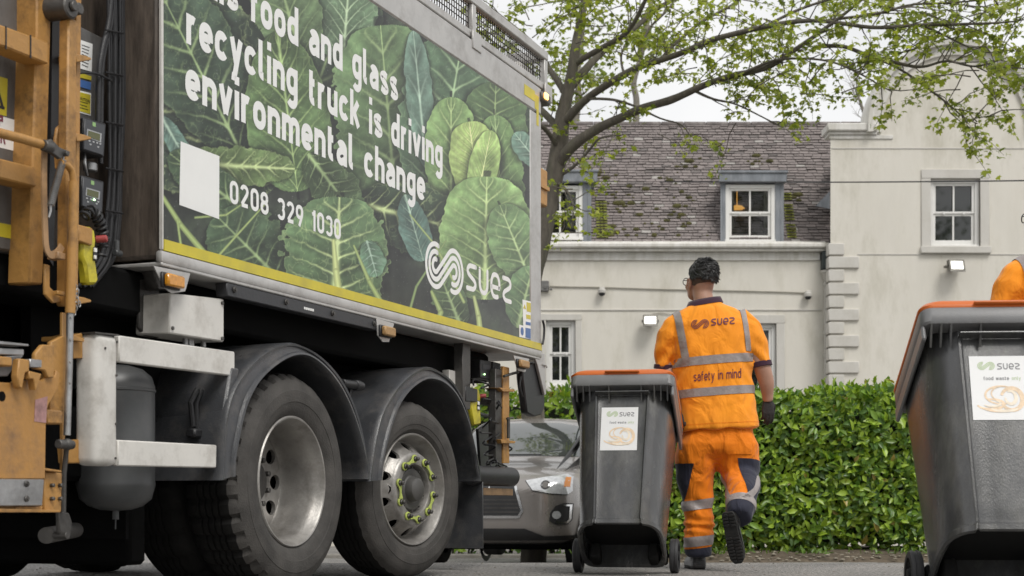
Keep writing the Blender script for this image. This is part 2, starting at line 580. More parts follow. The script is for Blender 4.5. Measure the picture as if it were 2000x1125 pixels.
def sash_window(x0, x1, z0, z1, y, parent=None, curtains=(), lamp=False, cols=2, mg=.3):
    """a four-pane sliding sash set back in its opening"""
    w, h = x1 - x0, z1 - z0
    fr = HB()
    t = 0.075
    fr.box((x0, y, z0), (x0 + t, y + .1, z1), .006); fr.box((x1 - t, y, z0), (x1, y + .1, z1), .006)
    fr.box((x0 + t, y + .002, z1 - t), (x1 - t, y + .1, z1), .006)
    fr.box((x0 - .01, y - .03, z0 - .01), (x1 + .01, y + .1, z0 + .05), .006)
    zm = (z0 + z1) / 2
    for (a, b, yy) in ((zm + .0, z1 - t, y + .03), (z0 + .05, zm + .0, y + .055)):
        s = 0.05
        fr.box((x0 + t, yy, a), (x0 + t + s, yy + .035, b), .004); fr.box((x1 - t - s, yy, a), (x1 - t, yy + .035, b), .004)
        fr.box((x0 + t + s, yy + .001, b - s * .8), (x1 - t - s, yy + .034, b), .004)
        bt = s * (0.8 if a > z0 + .1 else 1.8)
        fr.box((x0 + t + s, yy + .001, a), (x1 - t - s, yy + .034, a + bt), .004)
        for c in range(1, cols):
            xc = x0 + w * c / cols
            fr.box((xc - .016, yy + .004, a + bt), (xc + .016, yy + .03, b - s * .8), .003)
    for sx_ in (-.2, .2):
        fr.box((x0 + w / 2 + sx_ * w - .02, y + .012, zm - .02), (x0 + w / 2 + sx_ * w + .02, y + .03, zm + .03), .004)
    f = fr.build('window_frame', M_FRAME, parent)
    off = HO
    g = HB()
    g.quad((x0 + t, y + .07, z0 + .05), (x1 - t, y + .07, z0 + .05), (x1 - t, y + .07, z1 - t), (x0 + t, y + .07, z1 - t))
    p = g.build('window_pane', M_GLASS if not curtains and not lamp else M_CLEAR, f, clean=False)
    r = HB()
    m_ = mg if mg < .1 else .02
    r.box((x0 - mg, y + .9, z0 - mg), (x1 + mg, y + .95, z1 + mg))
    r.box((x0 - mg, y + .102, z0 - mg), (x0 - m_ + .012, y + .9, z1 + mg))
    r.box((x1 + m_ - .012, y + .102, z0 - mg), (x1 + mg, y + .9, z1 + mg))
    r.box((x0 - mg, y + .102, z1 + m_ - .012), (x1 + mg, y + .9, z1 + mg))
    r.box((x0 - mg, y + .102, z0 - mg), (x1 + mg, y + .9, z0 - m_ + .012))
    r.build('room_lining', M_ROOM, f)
    for (a, b) in curtains:
        c = HB()
        n = 40
        xa, xb = x0 + w * a, x0 + w * b
        top = [(xa + (xb - xa) * i / n, y + .16 + .018 * math.sin(i * 1.6) + .01 * math.sin(i * .7), z1 - .02) for i in range(n + 1)]
        bot = [(q[0], q[1] + .005, z0 + .02) for q in top]
        c.loft([top, bot], caps=False, closed=False)
        c.build('curtain', M_CURT, f, clean=False)
    if lamp:
        l = HB()
        M_ = Matrix.Translation((x0 + w * .30, y + .42, z0 + h * .66))
        l.lathe([(0.02, .06), (.10, .045), (.15, 0.0), (.10, -.03), (.02, -.035)], M_, 20)
        l.cyl((x0 + w * .30, y + .42, z0 + h * .69), (x0 + w * .30, y + .42, z1 + .1), .008, 6)
        l.build('ceiling_lamp', emis('warm_lamp_shade', (1.0, 0.5, 0.12), 0.55, (0.8, 0.45, 0.12)), f)
    return f

M_CLEAR = bpy.data.materials.new('clear_window_glass')
M_CLEAR.use_nodes = True
_nt = M_CLEAR.node_tree
_b = _nt.nodes['Principled BSDF']
_t = nd(_nt, 'ShaderNodeBsdfTransparent')
_t.inputs[0].default_value = (0.72, 0.75, 0.72, 1)
_g = nd(_nt, 'ShaderNodeBsdfGlossy', i_Roughness=0.03)
_mx = nd(_nt, 'ShaderNodeMixShader')
_fr = nd(_nt, 'ShaderNodeFresnel', i_IOR=1.65)
_nt.links.new(_fr.outputs[0], _mx.inputs[0]); _nt.links.new(_t.outputs[0], _mx.inputs[1]); _nt.links.new(_g.outputs[0], _mx.inputs[2])
_nt.links.new(_mx.outputs[0], _nt.nodes['Material Output'].inputs['Surface'])

# walls
xl, xr = wx(560), wx(1624)
w1 = (wx(1066), wx(1124), wz(756), wz(626))
w2 = (wx(1452), wx(1516), wz(775), wz(632))
w0 = (wx(780), wx(850), wz(765), wz(625))
wall = HB()
holed_wall(wall, xl, xr + .02, wz(1075), wz(488), WL, [w0, w1, w2])
# gable wing
gx0, gx1 = wx(1622, WG), wx(2130, WG)
gw = (wx(1817, WG), wx(1914, WG), wz(482, WG), wz(349, WG))
holed_wall(wall, gx0, gx1, wz(1075, WG), wz(262, WG), WG, [gw])
wall.quad((gx0, WG, wz(1075, WG)), (gx0 + .95, WG + 3.4, wz(1075, WG)), (gx0 + .95, WG + 3.4, wz(262, WG)), (gx0, WG, wz(262, WG)))
wall.quad((gx1, WG, wz(1075, WG)), (gx1, WG + 3.4, wz(1075, WG)), (gx1, WG + 3.4, wz(262, WG)), (gx1, WG, wz(262, WG)))
cxg, czg, rg = wx(1862, WG), wz(250, WG), 165 / F * WG
arch = []
for i in range(49):
    a = math.pi * (1 - i / 48)
    arch.append((cxg + rg * math.cos(a), WG, max(wz(262, WG), czg + rg * math.sin(a))))
arch[0] = (arch[0][0], WG, wz(262, WG)); arch[-1] = (arch[-1][0], WG, wz(262, WG))
wall.prism(arch, (0, .35, 0))
wo = wall.build('wall', M_RENDER, sharp=None); wo.data.shade_flat()

# raised plain panel edge + arched coping + shoulders
cop = HB()
ring = []
for i in range(49):
    a = math.pi * (1.02 - 1.04 * i / 48)
    ca, sa = math.cos(a), math.sin(a)
    def P(r, y): return (cxg + r * ca, y, czg + r * sa)
    ring.append([P(rg - .22, WG - .0), P(rg - .22, WG - .06), P(rg - .05, WG - .06), P(rg - .05, WG - .15), P(rg + .05, WG - .17), P(rg + .07, WG - .06), P(rg + .07, WG + .42), P(rg - .02, WG + .42)])
cop.loft(ring, caps=True)
for (a, b) in ((1620, 1712), (2012, 2128)):
    x0, x1 = wx(a, WG), wx(b, WG)
    cop.box((x0 - .06, WG - .12, wz(258, WG)), (x1, WG + .42, wz(243, WG)), .02)
    cop.box((x0 - .02, WG - .06, wz(264, WG)), (x1, WG + .40, wz(258, WG) - .002), .01)
    cop.box((x0 + .0, WG - .025, wz(272, WG)), (x1 + .3, WG + .0, wz(264, WG) - .002), .008)
cop.build('coping', M_CAP, sharp=40)

# string courses, cornice over the ground floor, quoins
cor = HB()
xe = wx(1617)
cor.box((xl, WL - .22, wz(488)), (xe, WL + .5, wz(477)), .03)
cor.box((xl, WL - .16, wz(493)), (xe - .01, WL + .02, wz(488) - .002), .012)
cor.box((xl, WL - .035, wz(509)), (wx(1601), WL + .02, wz(493) - .002), .006)
cor.box((xl, WL + .1, wz(477) - .002), (xe, WL + .55, wz(469)), .03)
cor.build('cornice', M_CAP)
st = HB()
st.box((xl, WL - .02, wz(607)), (wx(1604), WL + .02, wz(604)), .006)
st.box((gx0 + .5, WG - .012, wz(498, WG)), (gx1, WG + .02, wz(495.5, WG)), .004)
st.box((gx0 + .02, WG - .012, wz(291, WG)), (gx1, WG + .02, wz(288.5, WG)), .004)
st.build('string_course', M_TRIM)
q = HB()
for i in range(14):
    z1 = wz(476 + i * 25.6, WG); z0 = wz(498.5 + i * 25.6, WG)
    wide = (1648, 1677)[i % 2]
    q.box((gx0 - .045, WG - .05, z0), (wx(wide, WG), WG + .2, z1), .011)
q.build('quoins', M_TRIM)

# window surrounds
def surround(h, y, m, proud=.03, sill=True):
    sr = HB()
    a, b, c, d = h
    sr.box((a - m, y - proud, c - m * .0), (a, y + .05, d), .008); sr.box((b, y - proud, c), (b + m, y + .05, d), .008)
    sr.box((a - m, y - proud - .002, d), (b + m, y + .05, d + m), .008)
    if sill:
        sr.box((a - m - .02, y - proud - .05, c - m * .75), (b + m + .02, y + .05, c), .01)
    sr.build('window_surround', M_TRIM)
surround(gw, WG, .17); surround(w1, WL, .12); surround(w2, WL, .16); surround(w0, WL, .12)
sash_window(*gw, WG + .06)
sash_window(*w1, WL + .06); sash_window(*w2, WL + .06, curtains=((.55, .98),)); sash_window(*w0, WL + .06)

# slate roof: real overlapping slates, laid course by course
RY0, RY1 = WL + .45, WL + 2.0
rz0, rz1 = wz(473, RY0), wz(243, RY1)
rx0, rx1 = wx(560), wx(1626, WL + 0.6) + .85
slates = HB()
scol = []
rows = 42
def roofp(x, t, lift=0):
    n = Vector((0, -(rz1 - rz0), (RY1 - RY0))).normalized()
    return Vector((x, RY0 + (RY1 - RY0) * t, rz0 + (rz1 - rz0) * t)) + n * lift
dorm = [(wx(1404, RY0), wx(1534, RY0)), (wx(1030, RY0), wx(1166, RY0))]
for r in range(rows):
    t0, t1 = r / rows, (r + 1.12) / rows
    x = rx0 - rnd.uniform(0, .25)
    wob = rnd.uniform(-.004, .004)
    while x < rx1 + .15:
        w = rnd.uniform(.155, .20)
        xe_ = min(x + w - .010, rx1 + .28)
        l = .022 + rnd.uniform(-.004, .012)
        j = rnd.uniform(-.012, .012) / 3
        a, b = roofp(x, t0 + j, l + wob), roofp(xe_, t0 + j + rnd.uniform(-.002, .002), l + wob + rnd.uniform(-.004, .004))
        c, d = roofp(xe_, t1, .004), roofp(x, t1, .004)
        a2, b2 = roofp(x, t0 + j, l - .016), roofp(xe_, t0 + j, l - .016)
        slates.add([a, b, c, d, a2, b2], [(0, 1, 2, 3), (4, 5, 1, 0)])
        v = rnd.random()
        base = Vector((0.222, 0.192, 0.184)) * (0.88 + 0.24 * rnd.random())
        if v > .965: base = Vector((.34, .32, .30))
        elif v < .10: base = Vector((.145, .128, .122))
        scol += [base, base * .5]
        x += w
base_ = HB()
o = slates.build('roof', None, clean=False, sharp=None, weld=False)
o.data.shade_flat()
ca = o.data.color_attributes.new('tone', 'FLOAT_COLOR', 'CORNER')
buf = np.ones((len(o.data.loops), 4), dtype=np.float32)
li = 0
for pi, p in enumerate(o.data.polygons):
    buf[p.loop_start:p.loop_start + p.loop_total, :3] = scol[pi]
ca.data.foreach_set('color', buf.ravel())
def tone_mat(name, rough=.7, attr='tone', bump=.2, bscale=40, mottle=.35, mscale=9.0, spec=.4, sheen=0):
    m = bpy.data.materials.new(name); m.use_nodes = True
    nt = m.node_tree; b = nt.nodes['Principled BSDF']
    at_ = nd(nt, 'ShaderNodeAttribute', attribute_name=attr)
    tc = nd(nt, 'ShaderNodeTexCoord')
    n = nd(nt, 'ShaderNodeTexNoise', i_Scale=mscale, i_Detail=8.0, i_Roughness=.7)
    nt.links.new(tc.outputs['Object'], n.inputs['Vector'])
    mr = nd(nt, 'ShaderNodeMapRange'); mr.inputs['From Min'].default_value = .3; mr.inputs['From Max'].default_value = .7
    mr.inputs['To Min'].default_value = 1 - mottle; mr.inputs['To Max'].default_value = 1 + mottle
    nt.links.new(n.outputs['Fac'], mr.inputs['Value'])
    mx = nd(nt, 'ShaderNodeVectorMath', operation='SCALE')
    nt.links.new(at_.outputs['Color'], mx.inputs[0]); nt.links.new(mr.outputs[0], mx.inputs['Scale'])
    nt.links.new(mx.outputs[0], b.inputs['Base Color'])
    b.inputs['Roughness'].default_value = rough; b.inputs['Specular IOR Level'].default_value = spec
    if bump:
        n3 = nd(nt, 'ShaderNodeTexNoise', i_Scale=bscale, i_Detail=3.0)
        nt.links.new(tc.outputs['Object'], n3.inputs['Vector'])
        bp = nd(nt, 'ShaderNodeBump', i_Strength=bump, i_Distance=.01)
        nt.links.new(n3.outputs['Fac'], bp.inputs['Height']); nt.links.new(bp.outputs[0], b.inputs['Normal'])
    return m
o.data.materials.append(tone_mat('roof_slate', mottle=.22))
roof = o
rb = HB()
rb.quad(roofp(rx0, 0, -.03), roofp(rx1 + .3, 0, -.03), roofp(rx1 + .3, 1, -.03), roofp(rx0, 1, -.03))
rb.quad(roofp(rx0, 1, -.03), roofp(rx1 + .3, 1, -.03), (rx1 + .3, RY1 + 6, rz1 - .3), (rx0, RY1 + 6, rz1 - .3))
rb.build('roof_deck', M_DSTEEL, roof)
rt = HB()
x = rx0
while x < rx1 - .05:
    w = .45
    rt.cyl((x, RY1 + .02, rz1 - .005), (min(x + w - .01, rx1 + .25), RY1 + .02, rz1 - .005 + rnd.uniform(-.006, .006)), .065, 10, .01)
    x += w
rt.build('ridge_tiles', mat('ridge_tile', (0.14, 0.12, 0.115), .8, var=.35, scale=5, grime=(.3, .29, .27), gamt=.6, gscale=5), roof)
ms = HB()
cl = [(1195, 430, 26), (1215, 455, 22), (1240, 415, 28), (1285, 420, 22), (1320, 440, 26), (1230, 385, 18), (1180, 340, 16), (1300, 370, 20),
      (1345, 330, 22), (1370, 455, 18), (1420, 300, 12), (1545, 455, 14), (1560, 390, 8), (1350, 400, 22), (1195, 395, 16), (1280, 455, 22), (1480, 320, 10)]
for i in range(130):
    a, b, s = rnd.choice(cl)
    px, py = a + rnd.gauss(0, s), b + rnd.gauss(0, s * .55)
    t = (473 - py) / 230.0
    if t < 0.01 or t > .97: continue
    xw = wx(px, RY0 + 1.0 * t)
    if any(u - .1 < xw < v + .05 and t < .58 for (u, v) in dorm): continue
    t = round(t * rows) / rows + .004
    rr_ = abs(rnd.gauss(.018, .022)) + .012
    c = roofp(xw, t, .016)
    ms.ball(c, (rr_ * rnd.uniform(.9, 1.7), rr_ * .7, rr_ * .7), 7, 5)
mo_ = ms.build('moss', mat('roof_moss', (0.075, 0.070, 0.022), .95, var=.5, scale=12, bump=.8, bscale=90), roof)
# weathered green streaks of lichen beside the dormers
lc = HB()
for (a, b, y0, y1) in ((1536, 1548, 385, 470), (1166, 1184, 400, 470)):
    for i in range(14):
        t = (473 - (y0 + (y1 - y0) * i / 13)) / 230.0
        for kx in range(3):
            xx = wx(a + (b - a) * (kx + .5) / 3, RY0 + .3)
            t_ = round(t * rows) / rows
            p, q_ = roofp(xx - .05, t_ + .003, .040), roofp(xx + .05, t_ + .003, .040)
            u, v = roofp(xx + .05, t_ + .021, .022), roofp(xx - .05, t_ + .021, .022)
            lc.quad(p, q_, u, v)
lo_ = lc.build('lichen', mat('roof_lichen', (0.16, 0.17, 0.03), .95, var=.5, scale=14), roof)

mo_['kind'] = 'stuff'; lo_['kind'] = 'stuff'
# dormers
def dormer(pa, pb, hood_px, win, curt, lamp=False):
    Y = RY0 - .02
    x0, x1 = wx(hood_px[0], Y), wx(hood_px[1], Y)
    zt, zb = wz(hood_px[2], Y), wz(hood_px[3], Y)
    d = HB()
    d.prism([(x0, Y - .12, zb), (x1, Y - .12, zb), (x1 - .05, Y + 1.35, zb), (x0 + .3, Y + 1.35, zb)], (0, 0, zt - zb), .015)
    d.prism([(x0 - .02, Y - .15, zt - .03), (x1 + .02, Y - .15, zt - .03), (x1 - .05, Y + 1.3, zt - .03), (x0 + .3, Y + 1.3, zt - .03)], (0, 0, .05), .012)
    a, b = wx(pa, Y), wx(pb, Y)
    z0 = wz(474, Y)
    wa, wb = wx(win[0], Y), wx(win[1], Y)
    d.prism([(a, Y, z0), (wa, Y, z0), (wa, Y + 1.2, z0), (a + .24, Y + 1.2, z0)], (0, 0, zb - .002 - z0))
    d.prism([(wb, Y, z0), (b, Y, z0), (b - .02, Y + 1.2, z0), (wb, Y + 1.2, z0)], (0, 0, zb - .002 - z0))
    for s in (a + .06, b - .06):
        d.box((s - .012, Y - .012, z0), (s + .012, Y + .02, zb), .006)
    ob = d.build('dormer', M_LEAD)
    sash_window(wa, wb, wz(win[3], Y), wz(win[2], Y), Y + .01, ob, curt, lamp, 2, .02)
    return ob
dormer(1407, 1531, (1402, 1535, 338, 358), (1417, 1514, 360, 473), ((.02, .2), (.8, .98)), True)
dormer(1040, 1155, (1028, 1166, 336, 358), (1050, 1138, 362, 468), ((.62, .95),))

# hopper, downpipe
dp = HB()
hx = wx(1612)
dp.cyl((hx, WL - .09, wz(1060)), (hx, WL - .09, wz(552)), .045, 14)
for py in (560, 655, 700):
    dp.cyl((hx, WL - .09, wz(py)), (hx, WL - .09, wz(py - 7)), .058, 14, .005)
dp.lathe([(.045, 0), (.055, .05), (.105, .16), (.115, .17), (.115, .21)], Matrix.Translation((hx, WL - .10, wz(552))), 16)
dp.build('downpipe', mat('grey_pipe_paint', (0.46, 0.44, 0.40), .5, var=.06, grime=(.3, .28, .24), gamt=.4))
hp = HB()
hp.box((wx(1602), WL - .20, wz(528)), (wx(1621), WL + .0, wz(494) - .003), .01)
hp.build('rainwater_outlet', mat('dark_lead_outlet', (0.035, 0.045, 0.045), .6, var=.4))
ft = HB()
ft.prism([at(1593, 402, WL + .7), at(1621, 373, WL + .55), at(1621, 408, WL + .5)], (0, .03, 0))
ft.build('lead_flashing', M_LEAD)

# ---- things fixed to the walls
M_LAMPG = emis('lit_floodlight_glass', (1.0, 0.98, 0.86), 0.95)
M_LAMPB = mat('floodlight_housing', (0.16, 0.15, 0.13), .5, metal=.3, var=.2)
def floodlight(px, py, Y, w, h, rz, label):
    c = at(px, py, Y)
    r = empty('floodlight', c, rz)
    tag(r, label, 'floodlight', 'floodlights on the house wall')
    b = MB()
    b.prism([(-w / 2, -.10, -h * .42), (w / 2, -.10, -h * .42), (w / 2, .0, h * .5), (w / 2, .04, h * .5), (w / 2 * .8, .06, -h * .3), (-w / 2, .04, -h * .5)][0:0] or
            [(-w / 2, -.13, -h / 2), (-w / 2, -.06, h / 2), (-w / 2, .04, h / 2), (-w / 2, .02, -h * .3), (-w / 2, -.05, -h / 2)], (w, 0, 0), .008)
    for s in (-1, 1):
        b.box((s * (w / 2 + .005), -.07, -.02), (s * (w / 2 + .02), .12, .02), .004)
    b.box((-w / 2 - .02, .11, -.02), (w / 2 + .02, .125, .02), .003)
    b.box((-.05, .125, -.05), (.05, .2, .05), .01)
    b.build('housing', M_LAMPB, r)
    g = MB()
    def fp(u, v): return Vector((u * w / 2, -.13 + .07 * (v + 1) / 2 - .004, v * h / 2))
    g.prism([fp(-.80, -.66), fp(.80, -.66), fp(.80, .76), fp(-.80, .76)], (0, -.004, 0), 0)
    g.build('lens', M_LAMPG, r)
    fr = MB()
    for (u0, u1, v0, v1) in ((-1, 1, -1.1, -.64), (-1, 1, .76, 1.04), (-1.02, -.79, -.64, .76), (.79, 1.02, -.64, .76)):
        fr.prism([fp(u0, v0), fp(u1, v0), fp(u1, v1), fp(u0, v1)], (0, -.014, 0), .003)
    fr.build('bezel', M_LAMPB, r)
floodlight(1270, 627, WL - .2, .27, .21, R(-4), 'lit floodlight on the ground floor wall left of the man walking with a bin')
floodlight(1865, 520, WG - .2, .29, .22, R(6), 'lit floodlight on the gable wall under the upstairs window')

M_CAMW = mat('cctv_white_plastic', (0.55, 0.53, 0.49), .45, var=.06)
def cctv(px, py, label):
    c = at(px, py, WL)
    r = empty('security_camera', c)
    tag(r, label, 'security camera', 'dome cameras on the cable run')
    b = MB()
    b.box((-.05, -.16, .05), (.05, .0, .10), .01)
    b.lathe([(0, .07), (.055, .07), (.075, .05), (.075, .0), (.07, -.01), (0, -.01)], Matrix.Translation((0, -.11, 0)), 16)
    b.build('bracket', M_CAMW, r)
    d = MB()
    d.lathe([(.062, -.011), (.058, -.035), (.04, -.058), (0, -.068)], Matrix.Translation((0, -.11, 0)), 16)
    d.build('dome', M_BPLAS, r)
cctv(1175, 573, 'white dome security camera on the wall above the wheelie bin beside the truck')
cctv(1576, 580, 'white dome security camera on the wall near the downpipe')

# alarm box by the truck's corner, wall cable, overhead line
ab = empty('alarm_box', at(1063, 559, WL - .05))
tag(ab, 'small dark grey junction box on the house wall beside the truck corner', 'junction box')
b = MB(); b.box((-.09, -.04, -.10), (.09, .05, .10), .015); b.cyl((.02, -.041, -.02), (.02, -.06, -.02), .03, 12); b.cyl((.10, -.02, -.06), (.15, -.02, -.06), .02, 10)
b.build('case', mat('grey_box_metal', (.17, .165, .16), .5, metal=.3, var=.3, scale=20), ab)
wc = MB()
wc.tube([at(px, py, WL - .02) for px, py in ((1074, 559), (1110, 560), (1175, 561), (1260, 564), (1340, 566), (1440, 568), (1520, 570), (1572, 572))], .012, 6)
wc.tube([at(px, py, WL - .02) for px, py in ((1274, 613), (1290, 611), (1310, 614), (1320, 610))], .007, 6)
tag(wc.build('wall_cable', mat('beige_cable', (.36, .34, .29), .7)), 'thin cable clipped along the house wall between the dome cameras', 'cable')
oh = MB()
p0, p1 = at(1290, 355, 29.2), at(3300, 322, 17.0)
pts = []
for i in range(25):
    t = i / 24
    pt = p0.lerp(p1, t); pt.z -= .30 * t * (1 - t)
    pts.append(pt)
oh.tube(pts, .011, 6)
tag(oh.build('overhead_wire', M_BPLAS), 'dark overhead wire crossing in front of the slate roof and gable', 'wire')
# ------------------------------------------------------------------ writing helpers
_TXT = {}
def text2d(s, offset=0.0, spacing=1.0):
    """flat letter outlines as (verts2d, faces)"""
    k = (s, offset, spacing)
    if k in _TXT: return _TXT[k]
    cu = bpy.data.curves.new('lettering_curve', 'FONT')
    cu.body = s
    cu.size = 1.0
    cu.offset = offset
    cu.space_character = spacing
    cu.resolution_u = 5
    o = bpy.data.objects.new('lettering_curve', cu)
    COL.objects.link(o)
    dg = bpy.context.evaluated_depsgraph_get()
    me = bpy.data.meshes.new_from_object(o.evaluated_get(dg))
    vs = [(v.co.x, v.co.y) for v in me.vertices]
    fs = [tuple(p.vertices) for p in me.polygons]
    bpy.data.objects.remove(o); bpy.data.curves.remove(cu); bpy.data.meshes.remove(me)
    _TXT[k] = (vs, fs)
    return vs, fs

def fit2d(vf, x0, x1, ybase, ysize):
    """squeeze outlines into x0..x1; ysize = height of one text unit"""
    vs, fs = vf
    a, b = min(v[0] for v in vs), max(v[0] for v in vs)
    return [(x0 + (v[0] - a) / (b - a) * (x1 - x0), ybase + v[1] * ysize) for v in vs], fs

def ribbon2d(path, hw, closed=False, caps=True):
    path = [Vector((p[0], p[1])) for p in path]
    path = [p for i, p in enumerate(path) if i == 0 or (p - path[i - 1]).length > 1e-4]
    n = len(path)
    vs, fs = [], []
    for i in range(n):
        t = (path[min(i + 1, n - 1)] - path[max(i - 1, 0)])
        t.normalize()
        nn = Vector((-t.y, t.x))
        vs += [tuple(path[i] + nn * hw), tuple(path[i] - nn * hw)]
    for i in range(n - 1):
        fs.append((2 * i + 1, 2 * i + 3, 2 * i + 2, 2 * i))
    if caps:
        for e, sgn in ((0, -1), (n - 1, 1)):
            t = (path[1] - path[0]) if e == 0 else (path[-1] - path[-2])
            a0 = math.atan2(t.y, t.x)
            k0 = len(vs)
            m = 8
            for k in range(1, m):
                a = a0 + sgn * (math.pi / 2 - math.pi * k / m) if sgn > 0 else a0 + math.pi / 2 + math.pi * k / m
                vs.append(tuple(path[e] + Vector((math.cos(a), math.sin(a))) * hw))
            if sgn > 0:
                fs.append(tuple([2 * e] + list(range(k0, k0 + m - 1)) + [2 * e + 1])[::-1])
            else:
                fs.append(tuple([2 * e] + list(range(k0, k0 + m - 1)) + [2 * e + 1])[::-1])
    return vs, fs

def join2d(*parts):
    V, Fc = [], []
    for vs, fs in parts:
        n = len(V)
        V += list(vs); Fc += [tuple(i + n for i in f) for f in fs]
    return V, Fc

def xf2d(vf, sx, sy, dx, dy):
    return [(v[0] * sx + dx, v[1] * sy + dy) for v in vf[0]], vf[1]

def swirl2d(hw=.105):
    """three nested ribbons that swing round two lobes, unit lobe radius, centres at 0 and d"""
    d, out = 1.86, []
    rad = (.27, .585, .90)
    for k in range(3):
        rl, rr = rad[k], rad[2 - k]
        th = -math.acos((rad[0] + rad[2]) / d)
        p = []
        a0, a1 = R(72 - (0, 0, 0)[k]), th + 0.0
        a1 += 2 * math.pi
        m = 26
        for i in range(m + 1):
            a = a0 + (a1 - a0) * i / m
            p.append((rl * math.cos(a), rl * math.sin(a)))
        b0, b1 = th + math.pi, R(-108)
        for i in range(m + 1):
            b = b0 + (b1 - b0) * i / m
            p.append((d + rr * math.cos(b), rr * math.sin(b)))
        out.append(ribbon2d(p, hw))
    V, Fc = join2d(*out)
    return V, Fc          # spans x -1..2.86, y -1..1

def word2d():
    """the four rounded letters s u e z, each one unit high; returns outlines"""
    def sm(p): return [(v.x, v.y) for v in smoothpath([(x, y, 0) for x, y in p], 6)]
    hw = .105
    s = sm([(.80, 1), (.45, 1), (.2, .97), (.04, .80), (.16, .61), (.66, .39), (.78, .20), (.62, .03), (.35, 0), (0, 0)])
    u = sm([(0, 1), (0, .62), (.02, .30), (.14, .08), (.38, 0), (.62, .08), (.74, .30), (.76, .62), (.76, 1)])
    e = sm([(.06, .43), (.4, .43), (.80, .43), (.82, .44), (.80, .74), (.64, .95), (.41, 1.0), (.18, .95), (.03, .72), (.0, .5), (.03, .26), (.18, .05), (.42, 0), (.64, .03)][2:])
    e2 = [(.06, .43), (.4, .43), (.70, .43)]
    z = sm([(.0, 1), (.35, 1), (.62, .97), (.78, .80), (.66, .61), (.16, .39), (.04, .20), (.2, .03), (.45, 0), (.80, 0)])
    parts, x = [], 0
    for P, w in ((s, .80), (u, .76), (e, .82), (z, .80)):
        parts.append(xf2d(ribbon2d(P, hw), 1, 1, x, 0))
        if P is e:
            parts.append(xf2d(ribbon2d(e2, hw * .95), 1, 1, x, 0))
        x += w + .40
    return join2d(*parts)

